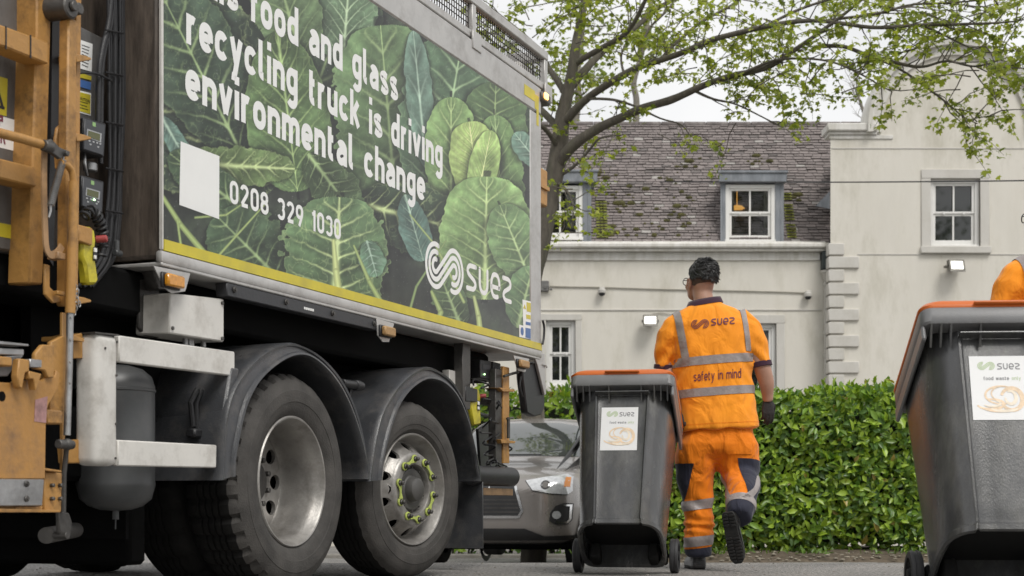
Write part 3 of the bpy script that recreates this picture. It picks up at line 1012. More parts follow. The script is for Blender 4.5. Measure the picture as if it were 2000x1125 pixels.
# ------------------------------------------------------------------ a plain monoline sans for the printed words
def _arc(cx, cy, rx, ry, a0, a1, n=14):
    return [(cx + rx * math.cos(R(a0 + (a1 - a0) * i / n)), cy + ry * math.sin(R(a0 + (a1 - a0) * i / n))) for i in range(n + 1)]
def glyph(ch, hw):
    """list of centre-line strokes, advance width; x-height 1, ascender 1.42"""
    t, b = 1 - hw, hw            # centre-line top and bottom of x-height letters
    A = 1.42; C = 1.36
    w = .58; r = w / 2
    def bowl(x0, y0, y1, a0, a1, w=w, ry=.30):
        """upright oval with straight sides, from angle a0 to a1"""
        pts = []
        n = 40
        for i in range(n + 1):
            a = R(a0 + (a1 - a0) * i / n)
            c, s = math.cos(a), math.sin(a)
            yy = (y1 - ry) if s > 0 else (y0 + ry)
            pts.append((x0 + w / 2 + w / 2 * math.copysign(abs(c) ** .85, c), yy + ry * math.copysign(abs(s) ** .95, s)))
        return pts
    if ch == ' ': return [], .30
    if ch == 'o': return [bowl(0, b, t, 0, 180), bowl(0, b, t, 180, 360)], w
    if ch == 'c': return [bowl(0, b, t, 38, 322)], w * .95
    if ch == 'e': return [[(.02, .49), (w - .02, .49)], [(w, .49 - hw * .6)] + bowl(0, b, t, 0, 320)], w
    if ch == 'a': return [[(w, 0), (w, .62)] + _arc(w / 2, .62, w / 2, t - .62, 0, 150),
                          [(w, .58), (w * .5, .58)] + _arc(w * .40, .335, w * .40, .335 - b + .02, 110, 290) + [(w * .75, b + .05), (w, .24)]], w
    if ch == 'd': return [[(w, 0), (w, A)], bowl(0, b, t, 20, 180), bowl(0, b, t, 180, 340)], w
    if ch == 'g': return [[(w, 1), (w, -.12)] + _arc(w / 2, -.12, w / 2, .24, 0, -150), bowl(0, b, t, 20, 180), bowl(0, b, t, 180, 340)], w
    if ch == 'n': return [[(0, 0), (0, 1)], _arc(w / 2, .64, w / 2, t - .64, 165, 0) + [(w, 0)]], w
    if ch == 'h': return [[(0, 0), (0, A)], _arc(w / 2, .64, w / 2, t - .64, 165, 0) + [(w, 0)]], w
    if ch == 'u': return [[(w, 1), (w, 0)], _arc(w / 2, .36, w / 2, .36 - b, -15, -180) + [(0, 1)]], w
    if ch == 'm':
        v = .50
        return [[(0, 0), (0, 1)], _arc(v / 2, .64, v / 2, t - .64, 165, 0) + [(v, 0)], _arc(1.5 * v, .64, v / 2, t - .64, 165, 0) + [(2 * v, 0)]], 2 * v
    if ch == 'r': return [[(0, 0), (0, 1)], _arc(.24, .60, .24, t - .60, 170, 62)], .36
    if ch == 'i': return [[(0, 0), (0, 1)], [(0, 1.20), (0, 1.20 + 2 * hw)]], 0
    if ch == 'l': return [[(0, A), (0, .28)] + _arc(.2, .28, .2, .28 - b, 180, 275)], .2
    if ch == 't': return [[(0.06, 1.30), (.06, .30)] + _arc(.27, .30, .21, .30 - b, 180, 285), [(-.10, 1 - hw * .9), (.34, 1 - hw * .9)]], .34
    if ch == 'f': return [[(.06, 0), (.06, 1.12)] + _arc(.26, 1.12, .20, A - hw - 1.12, 180, 75), [(-.10, 1 - hw * .9), (.34, 1 - hw * .9)]], .32
    if ch == 's': return [[(v.x, v.y) for v in smoothpath([(w * .93, t - .07, 0), (w * .55, t, 0), (w * .12, t - .07, 0), (w * .05, .70, 0), (w * .35, .555, 0), (w * .68, .47, 0), (w * .96, .29, 0), (w * .86, b + .05, 0), (w * .45, b, 0), (0, b + .09, 0)], 5)]], w * .95
    if ch == 'k': return [[(0, 0), (0, A)], [(.08, .42), (w - .02, 1.0)], [(.20, .55), (w + .02, 0)]], w
    if ch == 'v': return [[(0, 1), (w / 2 + .01, .03)], [(w / 2 - .01, .03), (w, 1)]], w
    if ch == 'w': return [[(0, 1), (.20, .03)], [(.19, .03), (.40, .95)], [(.39, .95), (.60, .03)], [(.59, .03), (.80, 1)]], .8
    if ch == 'y': return [[(0, 1), (w / 2 + .02, .05)], [(w, 1), (w * .36, -.22), (w * .16, -.36), (-.02, -.34)]], w
    if ch == 'T': return [[(0, C - hw), (.84, C - hw)], [(.42, 0), (.42, C - 2 * hw)]], .84
    if ch == '0': return [bowl(0, b, C - hw, 0, 180), bowl(0, b, C - hw, 180, 360)], w
    if ch == '1': return [[(.26, 0), (.26, C)], [(.24, C - hw * 1.3), (.0, C - .32)]], .26
    if ch == '2': return [bowl(0, .4, C - hw, 165, 0) [:34] + [(w, .98), (w * .9, .80), (.04, b + .04)], [(0, b), (w + .03, b)]], w
    if ch == '3': return [bowl(0, .72, C - hw, 155, -60, ry=.28), bowl(0, b, .74, 70, -155, ry=.30)], w
    if ch == '8': return [bowl(0, .72, C - hw, 0, 360, ry=.28, w=w * .94), bowl(0, b, .72, 0, 360, ry=.30)], w
    if ch == '9': return [bowl(0, .56, C - hw, 0, 360, ry=.30), [(w, .95), (w * .92, .66), (w * .42, 0)]], w
    return [], .3

def sans(s, hw=.115, gap=.40):
    """strokes of a word: list of (verts2d, faces, layer)"""
    out, x = [], 0.0
    for ch in s:
        st, adv = glyph(ch, hw)
        for k, p in enumerate(st):
            vs, fs = ribbon2d([(q[0] + x, q[1]) for q in p], hw, caps=False)
            out.append((vs, fs, k))
        x += adv + gap
    return out

def sans_mesh(mb, s, x0, x1, base, xh, place, hw=.115, gap=.40, lay=.0004):
    """writes s between x0 and x1; place(x, y, lift) -> 3d"""
    G = sans(s, hw, gap)
    a = min(v[0] for g in G for v in g[0]); b_ = max(v[0] for g in G for v in g[0])
    k = (x1 - x0) / (b_ - a)
    for vs, fs, L_ in G:
        mb.add([place(x0 + (v[0] - a) * k, base + v[1] * xh, L_ * lay) for v in vs], fs)
    return mb
# ------------------------------------------------------------------ the truck
truck = empty('recycling_truck', T0, TANG)
tag(truck, 'grey recycling truck with cabbage leaf side panel, orange bin lift and twin wheels', 'truck')

def PL(pts, w=0.0):
    return [tl(x, y, w) for x, y in pts]

def plate(mb, pts, w, d, bev=0.0):
    """outline read on the plane at depth w, pushed d metres further into the truck"""
    return mb.prism(PL(pts, w), (0, d, 0), bev)

zb = tl(700, 466.6 + .2753 * (700 - 312.9)).z      # top of the yellow stripe
zy = tl(700, 488.8 + .2632 * (700 - 312.9)).z      # its bottom
z0 = tl(700, 511.6 + .2544 * (700 - 312)).z        # bottom of the box
zt = tl(1028, 207.9).z                             # top of the printed panel
zgap = tl(1038.6, 160.4).z                         # top of the box frame
sL, sR = tl(317, 300).x, tl(1033.5, 450).x         # printed panel ends
sB0, sB1 = tl(313, 480).x, tl(1056, 450).x         # box ends
BW = 2.35

b = MB()
b.box((sB0, .012, z0 + .02), (sB1 - .02, BW, zgap - .02), .015)
b.build('cargo_box', M_BROWN, truck)
b = MB()
b.box((sB0 - .006, -.012, z0), (sB1, .022, zy), .012, seg=2)
b.box((sB0, -.008, z0 - .012), (sB1 - .03, .40, z0 + .004), .004)
b.build('bottom_rail', M_SILVER, truck)
b = MB()
b.box((sB0 - .006, -.006, zt + .004), (sB1, .06, zgap), .01)
b.build('top_rail', M_SILVER, truck)
b = MB()
b.box((sR + .004, -.006, zy + .002), (sB1, .06, zt + .002), .012)
b.build('corner_post', M_SILVER, truck)
b = MB()
b.box((sB0 + .0, -.008, zy + .002), (sL, .008, zt + .002), .003)
b.build('edge_trim', M_WHITEP, truck)
b = MB()
b.box((sL, -.0105, zy + .0), (sB1 - .002, -.004, zb), 0)
b.build('warning_stripe', M_YELLOW, truck)
b = MB()
c1 = tl(1046.5, 200)
b.box((c1.x - .035, -.0075, zt + .02), (c1.x + .035, -.0065, zgap - .07), 0)
b.box((tl(1022, 170).x, -.0078, zgap - .12), (c1.x - .036, -.0068, zgap - .05), 0)
b.box((c1.x - .005, -.0075, tl(1047, 245).z), (c1.x + .035, -.0065, zt + .019), 0)
b.build('corner_tape', M_YELLOW, truck)

# ---- the printed side panel: cabbage leaves printed on vinyl
def vnoise(x, y, seed):
    rs = np.random.RandomState(seed)
    G = rs.rand(128, 128).astype(np.float32)
    xi, yi = np.floor(x).astype(int), np.floor(y).astype(int)
    fx, fy = x - xi, y - yi
    fx, fy = fx * fx * (3 - 2 * fx), fy * fy * (3 - 2 * fy)
    g = lambda i, j: G[(yi + j) % 128, (xi + i) % 128]
    return (g(0, 0) * (1 - fx) + g(1, 0) * fx) * (1 - fy) + (g(0, 1) * (1 - fx) + g(1, 1) * fx) * fy
def fbm(x, y, seed, o=4):
    a, s, t = 0.5, 0, 0
    for k in range(o):
        s = s + a * vnoise(x * 2 ** k, y * 2 ** k, seed + k); t += a; a *= .55
    return s / t

NU, NV = 760, 340
S, Z = np.meshgrid(np.linspace(sL, sR, NU + 1), np.linspace(zb, zt, NV + 1))
WXp = T0.x + TD.x * S; WYp = T0.y + TD.y * S
PX = 1000 + F * WXp / WYp
PY = YH - F * (Z - H) / WYp
# printed picture, painted in the panel's own plane; leaf positions are given as read from the photograph
img = np.zeros(PX.shape + (3,), np.float32)
nbg = fbm(PX / 46, PY / 46, 3)
nb2 = fbm(PX / 12, PY / 12, 11)
img[:] = np.array([.040, .047, .036])
img *= (0.45 + 1.25 * nbg * (.6 + .8 * nb2))[..., None]
img += (np.clip(nbg - .5, 0, 1) * .16)[..., None] * np.array([.5, .85, .35])
def leaf(base, tip, W, col, vein, nv=7, k=1.0, mw=6, ruff=.06, seed=1, asym=1.0, veinamp=.8, wexp=(.55, .45), bend=0.0, sh=.68):
    global img
    bx, by = base; tx, ty = tip
    L = math.hypot(tx - bx, ty - by)
    ax, ay = (tx - bx) / L, (ty - by) / L
    dx, dy = PX - bx, PY - by
    t = (dx * ax + dy * ay) / L
    q = (-dx * ay + dy * ax)
    q = q - bend * np.sin(np.clip(t, 0, 1) * math.pi) * L
    tc = np.clip(t, 1e-4, 1 - 1e-4)
    a_, b_ = wexp
    norm = (a_ / (a_ + b_)) ** a_ * (b_ / (a_ + b_)) ** b_
    w = W * tc ** a_ * (1 - tc) ** b_ / norm
    w = np.where(q > 0, w * asym, w)
    wob = fbm(PX / 16, PY / 16, seed + 40, 3) - .5
    w = w * (1 + ruff * 3 * wob) + 3 * wob
    u = np.abs(q) / np.maximum(w, 1e-3)
    ok = (t > 0) & (t < 1)
    ins = ok & (u < 1)
    # printed shadow round the leaf belongs to the picture
    shd = np.clip(1 - np.maximum(u - 1, 0) / .42, 0, 1) ** 1.4 * (t > -.03) * (t < 1.05)
    img *= (1 - sh * shd)[..., None]
    n1 = fbm(PX / 40 + seed, PY / 40, seed + 7)
    ph = t * nv - (u ** .8) * k + .25 * (n1 - .5)
    dv = np.abs(ph - np.round(ph))
    vm = np.exp(-(dv / (.075 * (1.15 - .75 * u))) ** 2) * np.clip(1.1 - u, 0, 1)
    # net of fine veins
    r1 = np.abs(fbm(PX / 15 + seed * 3, PY / 15, seed + 17, 2) - .5)
    fine = np.exp(-(r1 / .022) ** 2) * .34
    mid = np.exp(-(q / (mw * (1.05 - .85 * tc))) ** 2)
    shade = (.50 + .75 * n1) * (.72 + .38 * np.clip(u * 1.2, 0, 1)) * (.62 + .48 * np.clip(t * 1.3, 0, 1)) * (.80 + .34 * (dv * 2))
    c = np.array(col)[None, None, :] * shade[..., None]
    tex = .86 + .28 * fbm(PX / 5, PY / 5, seed + 61, 2)
    c = c * tex[..., None]
    v = np.clip(vm * veinamp + fine * veinamp + mid, 0, 1)[..., None]
    c = c * (1 - v) + np.array(vein)[None, None, :] * v * (.8 + .3 * n1[..., None])
    edge = np.exp(-((1 - u) / .035) ** 2)[..., None]
    c = c * (1 - .28 * edge) + np.array(vein)[None, None, :] * .28 * edge
    c = c * (.70 + .60 * fbm(PX / 24 + seed, PY / 24, seed + 91, 3))[..., None]
    aa = np.clip((1 - u) * np.maximum(w, 1) / 1.2, 0, 1)[..., None] * ok[..., None]
    img = img * (1 - aa) + c * aa

G1, G2, G3, G4, G5 = (.070, .115, .062), (.115, .185, .085), (.19, .29, .125), (.30, .42, .16), (.13, .215, .17)
VN, VL, VB = (.30, .39, .19), (.47, .55, .27), (.36, .47, .38)
leaf((560, 345), (230, 10), 190, (.060, .092, .060), VL, 6, 2.6, 4, seed=2, asym=.9, veinamp=.95, wexp=(.35, .35))
leaf((470, 300), (300, -40), 90, (.07, .11, .07), VN, 7, 1.4, 3, seed=21, veinamp=.8)
leaf((312, 225), (372, 330), 20, (.15, .25, .21), VB, 6, 1, 3, seed=9, veinamp=.5)
leaf((560, 330), (700, -60), 95, (.095, .15, .09), VN, 7, 1.3, 4, seed=3)
leaf((668, 130), (690, -160), 62, (.17, .26, .15), (.40, .50, .33), 11, 2.6, 3, seed=4, veinamp=.9, wexp=(.4, .3))
leaf((590, 120), (520, -120), 66, (.16, .235, .115), VN, 8, 2.0, 4, seed=5, veinamp=.7, wexp=(.4, .4))
leaf((540, 60), (580, 374), 84, (.135, .21, .085), (.36, .47, .20), 9, -2.4, 3, ruff=.02, seed=6, veinamp=.75, wexp=(.6, .45))
leaf((330, 318), (575, 330), 38, (.14, .20, .075), VL, 9, 1.2, 7, seed=7, ruff=.12)
leaf((775, 430), (742, 50), 104, (.14, .215, .10), VN, 7, 1.4, 4, ruff=.10, seed=8, wexp=(.35, .3))
leaf((850, 380), (905, 60), 98, (.12, .20, .115), (.34, .46, .27), 8, 1.6, 4, seed=10, wexp=(.35, .35))
leaf((832, 330), (806, 60), 26, (.18, .28, .22), VB, 4, .8, 3, seed=12, veinamp=.5)
leaf((990, 330), (1030, 130), 66, (.13, .215, .12), (.33, .44, .26), 7, 1.2, 3, seed=13)
leaf((960, 340), (968, 160), 64, (.12, .195, .085), (.33, .43, .20), 8, 1.4, 3, seed=14)
leaf((880, 440), (880, 190), 52, (.20, .30, .12), (.38, .48, .22), 8, 1.8, 3, seed=15, wexp=(.5, .4))
leaf((985, 470), (965, 225), 46, (.17, .265, .105), (.36, .47, .22), 8, 1.6, 3, seed=16, wexp=(.4, .4))
leaf((938, 400), (915, 238), 48, (.34, .44, .15), (.56, .62, .28), 11, 3.0, 3, ruff=.02, seed=17, veinamp=.7, wexp=(.4, .35))
leaf((925, 420), (958, 255), 30, (.30, .41, .14), (.52, .60, .27), 9, 2.4, 2, ruff=.02, seed=18, veinamp=.6)
leaf((690, 395), (905, 450), 66, (.062, .10, .055), VL, 8, 1.3, 6, seed=19, veinamp=.8, ruff=.1)
leaf((600, 300), (700, 430), 44, (.085, .13, .06), VN, 7, 1.0, 4, seed=20, ruff=.12)
leaf((500, 430), (330, 300), 40, (.07, .115, .06), VN, 6, 1.0, 4, seed=22)
leaf((560, 560), (420, 420), 74, (.08, .13, .07), VN, 7, 1.0, 4, seed=23, ruff=.12, veinamp=.7)
leaf((652, 600), (662, 385), 104, (.125, .20, .095), VL, 7, 1.3, 8, seed=24, ruff=.14, wexp=(.3, .35))
leaf((715, 470), (735, 540), 26, (.17, .29, .19), VB, 5, .8, 2, seed=25, ruff=.14)
leaf((790, 380), (826, 510), 30, (.15, .26, .22), VB, 7, -1.6, 2, seed=26, veinamp=.6)
leaf((945, 585), (950, 345), 92, (.22, .33, .13), (.42, .52, .24), 9, 2.0, 5, seed=27, wexp=(.35, .35), ruff=.05)
leaf((1040, 560), (975, 400), 50, (.17, .27, .115), (.38, .48, .24), 7, 1.2, 3, seed=28, ruff=.08)
leaf((1010, 640), (1040, 520), 40, (.13, .215, .10), VN, 6, 1, 4, seed=29)
leaf((900, 640), (860, 540), 34, (.10, .155, .07), VN, 6, 1, 4, seed=30, ruff=.12)
leaf((1060, 330), (1004, 260), 24, (.17, .28, .22), VB, 5, .9, 2, seed=31)
def stem(p, hw, col):
    global img
    for i in range(len(p) - 1):
        (x0_, y0_), (x1_, y1_) = p[i], p[i + 1]
        L2 = (x1_ - x0_) ** 2 + (y1_ - y0_) ** 2
        t = np.clip(((PX - x0_) * (x1_ - x0_) + (PY - y0_) * (y1_ - y0_)) / L2, 0, 1)
        d = np.hypot(PX - x0_ - t * (x1_ - x0_), PY - y0_ - t * (y1_ - y0_))
        h = hw[i] + (hw[i + 1] - hw[i]) * t
        a = np.clip((h - d) / 1.5 + .5, 0, 1)[..., None]
        c = np.array(col) * (1.15 - .5 * (d / np.maximum(h, .1)))[..., None]
        img = img * (1 - a) + c * a
SG = (.30, .37, .14)
stem([(312, 378), (352, 440), (402, 500)], (4, 5, 6), SG)
stem([(345, 430), (352, 480), (352, 500)], (2, 2.5, 3), SG)
stem([(520, 395), (470, 450), (425, 500)], (1.5, 2, 2.5), SG)
stem([(380, 425), (440, 420), (470, 400)], (2, 2, 1), SG)
stem([(650, 470), (655, 530), (664, 600)], (3.5, 6, 8), (.42, .47, .20))
stem([(690, 480), (720, 550), (760, 620)], (2, 4, 6), SG)
stem([(842, 570), (860, 610), (850, 640)], (3, 5, 6), SG)
stem([(925, 580), (934, 620), (938, 660)], (3, 5, 6), (.36, .42, .18))
stem([(800, 420), (850, 480), (905, 590)], (1.5, 2, 3), SG)
stem([(870, 470), (812, 560), (790, 640)], (1.5, 2.5, 3), (.22, .29, .12))
spk = (fbm(PX / 3.2, PY / 3.2, 77, 2) > .86).astype(np.float32)[..., None]
img = img * (1 - .25 * spk) + .25 * .35 * spk
# thin film of road dust, streaked downwards
dust = np.clip(fbm(PX / 9, PY / 90, 88, 3) - .45, 0, 1)[..., None] * .12 + .012
img = img * (1 - dust) + np.array([.30, .29, .27]) * dust
img = img ** 1.38 * 2.15
img = np.clip(img * .80 + img.mean(axis=2, keepdims=True) * .20, 0, .9)

pan = MB()
vs = [(S[j, i], -.0035, Z[j, i]) for j in range(NV + 1) for i in range(NU + 1)]
fs = [(j * (NU + 1) + i, j * (NU + 1) + i + 1, (j + 1) * (NU + 1) + i + 1, (j + 1) * (NU + 1) + i) for j in range(NV) for i in range(NU)]
me = bpy.data.meshes.new('side_panel')
me.from_pydata(vs, [], fs)
ca = me.color_attributes.new('print', 'FLOAT_COLOR', 'POINT')
buf = np.ones(((NV + 1) * (NU + 1), 4), np.float32)
buf[:, :3] = img.reshape(-1, 3)
ca.data.foreach_set('color', buf.ravel())
pm = tone_mat('printed_vinyl', .32, 'print', bump=0, mottle=.06, mscale=2.0, spec=.45)
me.materials.append(pm)
po = bpy.data.objects.new('side_panel', me)
COL.objects.link(po); po.parent = truck
b = MB()
b.box((sL, -.003, zb - .002), (sR, .012, zt), 0)
b.build('panel_backing', M_SILVER, truck)

# ---- the writing on the panel
def on_side(vf, w=-.0045):
    vs, fs = vf
    m = MB()
    m.add([(v[0], w, v[1]) for v in vs], fs)
    return m
def line_of_text(txt, x0, x1, px, pbase, xh, name, hw=.148, gap=.425, w=-.0045):
    """txt between photo columns x0..x1; pbase = baseline row at column px; xh = x-height in metres"""
    m = MB()
    sans_mesh(m, txt, tl(x0, pbase).x, tl(x1, pbase).x, tl(px, pbase).z, xh, lambda x, y, l: (x, w - l, y), hw, gap)
    return m.build(name, M_WHITE, truck, clean=False, sharp=None)
s_al = tl(361, 150).x
def spx(s, z): return tinv(s, 0, z)
# first line: starts left of the frame edge, aligned with the two lines under it
zl1, zl2, zl3 = tl(769, 196).z, tl(367, 86.5).z, tl(395, 204).z
line_of_text('This food and glass', 362, 776, 769, 196, .126, 'slogan_lettering')
line_of_text('recycling truck is driving', 362, 863, 367, 86.5, .126, 'slogan_lettering')
line_of_text('environmental change', 360, 829, 392, 204, .126, 'slogan_lettering')
zp = tl(456, 397)
line_of_text('0208 329 1030', 447, 664, 456, 399, (tl(456, 352).z - zp.z) / 1.36, 'phone_number', .122, .42)
# swirl mark and maker's word
a, c = tl(829, 530), tl(904, 530)
ztop, zbot = tl(845, 471).z, tl(845, 554).z
V = swirl2d()
ys_ = (tl(866, 471).z - tl(866, 577).z) / 2
zc = (tl(866, 471).z + tl(866, 577).z) / 2
sw = (c.x - a.x) / 3.86
on_side(([(v[0] * sw + a.x + sw, v[1] * ys_ * .86 + zc) for v in V[0]], V[1])).build('swirl_mark', M_WHITE, truck, clean=False, sharp=None)
W_ = word2d()
wa, wb = tl(909, 540).x, tl(998, 560).x
xm = max(v[0] for v in W_[0]); xn = min(v[0] for v in W_[0])
zb_ = tl(915, 563).z; zh = tl(915, 514).z - zb_
on_side(([(wa + (v[0] - xn) / (xm - xn) * (wb - wa), zb_ + v[1] * zh * .92) for v in W_[0]], W_[1])).build('brand_word', M_WHITE, truck, clean=False, sharp=None)
# blank white sticker where the square code sits
b = MB(); plate(b, [(353, 276), (428.5, 305), (428, 428), (350.5, 400)], -.0055, .001); b.build('white_sticker', M_WHITE, truck)
# safety stickers in the lower corner
b = MB(); plate(b, [(1020.5, 585), (1037, 589), (1038, 663), (1014.5, 658), (1014, 634), (1022, 636)], -.0055, .001); st_ = b.build('safety_sticker', M_WHITE, truck)
b = MB(); plate(b, [(1028.5, 590), (1036.5, 592), (1037, 610), (1029, 608)], -.0066, .0008); plate(b, [(1028, 614), (1036.5, 616), (1036.5, 624), (1028, 622)], -.0066, .0008)
b.prism(PL([(1022, 602), (1027.5, 604), (1025, 594)], -.0066), (0, .0008, 0)); b.build('yellow_block', M_YELLOW, st_)
M_BLUE = mat('sticker_blue', (.06, .14, .36), .4, var=.1)
b = MB(); plate(b, [(1027, 628), (1036.5, 630), (1036.5, 636), (1027, 634)], -.0066, .0008); plate(b, [(1026.5, 640), (1036.5, 642), (1036.5, 662), (1026.5, 659)], -.0066, .0008)
cc = tl(1020, 647, -.0066); b.lathe([(0, 0), (.027, 0)], Matrix.Translation(cc) @ Matrix.Rotation(R(90), 4, 'X'), 20)
b.build('blue_block', M_BLUE, st_)

# ---- roof railing
b = MB()
p0, p1 = tl(820, -101, .03), tl(1066, 100, .03)
zr = tl(1062, 102, .03).z
s_end = tl(1060, 120, .03).x
posts = [tl(919, 40, .03).x, s_end, tl(560, -300, .03).x, tl(740, -150, .03).x]
b.box((sB0, .0, zr - .06), (s_end + .03, .05, zr), .006)
for s in posts:
    b.box((s - .028, .004, zgap + .03), (s + .028, .046, zr - .061), .005)
    b.box((s - .06, -.014, zgap - .055), (s + .07, .0, zgap + .055), .004)
b.box((sB0, .006, zgap + .012), (s_end + .02, .05, zgap + .06), .005)
b.box((s_end - .03, .05, zr - .06), (s_end + .03, BW - .1, zr), .006)
b.box((sB0, BW - .15, zr - .06), (s_end + .03, BW - .1, zr), .006)
rail = b.build('roof_railing', M_SILVER, truck)
b = MB()
s = sB0 + .02
while s < s_end:
    b.box((s - .0025, .028, zgap + .055), (s + .0025, .033, zr - .05)); s += .034
z = zgap + .075
while z < zr - .06:
    b.box((sB0, .0335, z - .0025), (s_end, .0375, z + .0025)); z += .034
s = .1
while s < BW - .1:
    b.box((s_end - .002, s - .0025, zgap + .055), (s_end + .002, s + .0025, zr - .05)); s += .05
b.build('wire_mesh', M_DSTEEL, rail, clean=False, sharp=None)
b = MB()
b.box((sB0 + .02, .06, zgap - .02), (s_end, BW - .1, zgap + .012), 0)
b.build('roof_deck', M_DSTEEL, truck)
b = MB()
for i in range(5):
    b.tube([(tl(820, 0, .2).x + .06 * i, .12 + .05 * i, zgap + .10 + .02 * (i % 2)), (tl(955, 60, .2).x, .10 + .06 * i, zgap + .07)], .035, 10)
b.build('roof_pipes', M_ORANGE, truck)
b = MB()
b.box((tl(1012, 130, .15).x, .12, zgap + .02), (tl(1040, 150, .15).x, .5, zgap + .2), .03)
b.build('roof_tank', M_WHITEP, truck)
bc = tl(1058, 187, .0)
b = MB(); b.box((bc.x - .05, -.03, bc.z - .05), (bc.x + .10, .12, bc.z + .02), .012); bh = b.build('beacon', M_DSTEEL, truck)
b = MB(); b.box((bc.x - .045, -.045, bc.z - .032), (bc.x + .02, -.031, bc.z + .012), .008); b.build('lens', emis('lit_amber_beacon', (1.0, .55, .15), 3.0, (.7, .35, .05)), bh)
# rear lift fitting that pokes out past the rear corner
b = MB()
t1 = tl(1062, 365, .06)
b.box((sB1 + .01, .05, tl(1062, 403, .06).z), (t1.x + .05, .30, tl(1062, 331, .06).z), .01)
b.box((sB1 + .01, .035, tl(1062, 372, .06).z), (t1.x + .052, .049, tl(1062, 364, .06).z), .003)
b.build('rear_lift_guide', M_ORANGE, truck)
b = MB(); b.tube(smoothpath(PL([(1060, 626), (1063, 640), (1062, 660), (1059.5, 672)], -.02)), .008, 8); b.build('door_rod', M_BPLAS, truck)

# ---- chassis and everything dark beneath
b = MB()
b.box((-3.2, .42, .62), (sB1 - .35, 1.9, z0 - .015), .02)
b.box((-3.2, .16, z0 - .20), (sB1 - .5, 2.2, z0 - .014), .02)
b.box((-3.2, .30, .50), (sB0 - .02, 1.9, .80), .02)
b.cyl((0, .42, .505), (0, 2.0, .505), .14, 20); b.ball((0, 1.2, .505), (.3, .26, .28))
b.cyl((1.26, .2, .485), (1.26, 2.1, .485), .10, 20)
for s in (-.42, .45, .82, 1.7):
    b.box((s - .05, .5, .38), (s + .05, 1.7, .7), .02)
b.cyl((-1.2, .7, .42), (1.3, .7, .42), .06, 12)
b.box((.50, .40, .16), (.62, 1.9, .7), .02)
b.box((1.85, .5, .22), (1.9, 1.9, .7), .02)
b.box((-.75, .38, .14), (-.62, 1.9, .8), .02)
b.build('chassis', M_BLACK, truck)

# ---- wheels
M_SHADE_TYRE = mat('shaded_tyre_rubber', (0.016, 0.0155, 0.015), 0.85, var=.3, scale=9, spec=.15)  # tread and inner tyres near black: under-truck shade put into the colour
MWH = Matrix.Rotation(R(-90), 4, 'X')
def tyre_mesh(r, width, lugs, nseg=144):
    k = r / .51
    side = [(.302, .012), (.318, -.006), (.345, -.018), (.372, -.024), (.374, -.0265), (.40, -.029), (.428, -.027), (.43, -.0245), (.455, -.017), (.478, -.004), (.487, .006)]
    sh = [(.496, .018), (.505, .034), (.509, .052)]
    prof = [(a * (1 if a < .31 else k) if a > .33 else a, h) for a, h in side] + [(a * k, h) for a, h in sh]
    gro = []
    n = 5
    for i in range(n):
        x0_ = .052 + (width - .104) * i / n; x1_ = .052 + (width - .104) * (i + 1) / n
        gro += [(r * 1.0, x0_ + .006), (r, x1_ - .006), (r - .012, x1_ - .004), (r - .012, x1_ + .004)]
    prof += gro[:-2]
    prof += [(a * k, width - h) for a, h in reversed(sh)] + [((a if a < .31 else a * k), width - h) for a, h in reversed(side)]
    vs, fs = [], []
    for i, (a, h) in enumerate(prof):
        for j in range(nseg):
            th = 2 * math.pi * j / nseg
            rr_ = a
            if lugs and a > .485 * k:
                blk = j % 4
                d = 0.0 if blk else .016
                if a > .504 * k: d *= 1.0
                rr_ = a - d + (.003 if (j // 4) % 2 else 0)
            elif a > .49 * k:
                rr_ = a - (.006 if j % 3 == 0 else 0)
            elif .44 * k < a < .475 * k:
                rr_ = a
            vs.append((rr_ * math.cos(th), rr_ * math.sin(th), h))
    for i in range(len(prof) - 1):
        for j in range(nseg):
            l = (j + 1) % nseg
            fs.append((i * nseg + j, i * nseg + l, (i + 1) * nseg + l, (i + 1) * nseg + j))
    na = len(side) + 1
    m = MB(); m.add([MWH @ Vector(p) for p in vs], fs[:na * nseg])
    nb = len(prof) - 1
    t_ = MB(); t_.add([MWH @ Vector(p) for p in vs], fs[na * nseg:])
    return m, t_

def add_tyre(w, r, width, lugs, nseg=144):
    a, c = tyre_mesh(r, width, lugs, nseg)
    o = a.build('tyre', M_RUBBER, w, sharp=30)
    c.build('tread', M_SHADE_TYRE, w, sharp=30)
    return o

def disc_holes(m, r0, h0, r1, h1, nh, rh, hr, depth=.02, ph=0.0):
    """cone-like ring from (r0,h0) to (r1,h1) pierced by nh round holes"""
    def P(rr_, a): 
        t = (rr_ - r0) / (r1 - r0)
        return MWH @ Vector((rr_ * math.cos(a), rr_ * math.sin(a), h0 + (h1 - h0) * t))
    for kx in range(nh):
        a0 = 2 * math.pi * (kx + ph) / nh - math.pi / nh; a1 = a0 + 2 * math.pi / nh; am = (a0 + a1) / 2
        N = 24
        outer = []
        for i in range(6): outer.append((r0, a0 + (a1 - a0) * i / 6))
        for i in range(6): outer.append((r0 + (r1 - r0) * i / 6, a1))
        for i in range(6): outer.append((r1, a1 - (a1 - a0) * i / 6))
        for i in range(6): outer.append((r1 - (r1 - r0) * i / 6, a0))
        hole = []
        for (rr_, aa) in outer:
            dx, dy = (rr_ - rh), (aa - am) * rh
            d = math.atan2(dy, dx)
            hole.append((rh + hr * math.cos(d), am + hr * math.sin(d) / rh))
        vs = [P(*o_) for o_ in outer] + [P(*h_) for h_ in hole] + [P(*h_) + Vector((0, depth, 0)) for h_ in hole]
        fs = []
        for i in range(N):
            l = (i + 1) % N
            fs.append((i, l, N + l, N + i)); fs.append((N + i, N + l, 2 * N + l, 2 * N + i))
        m.add(vs, fs)

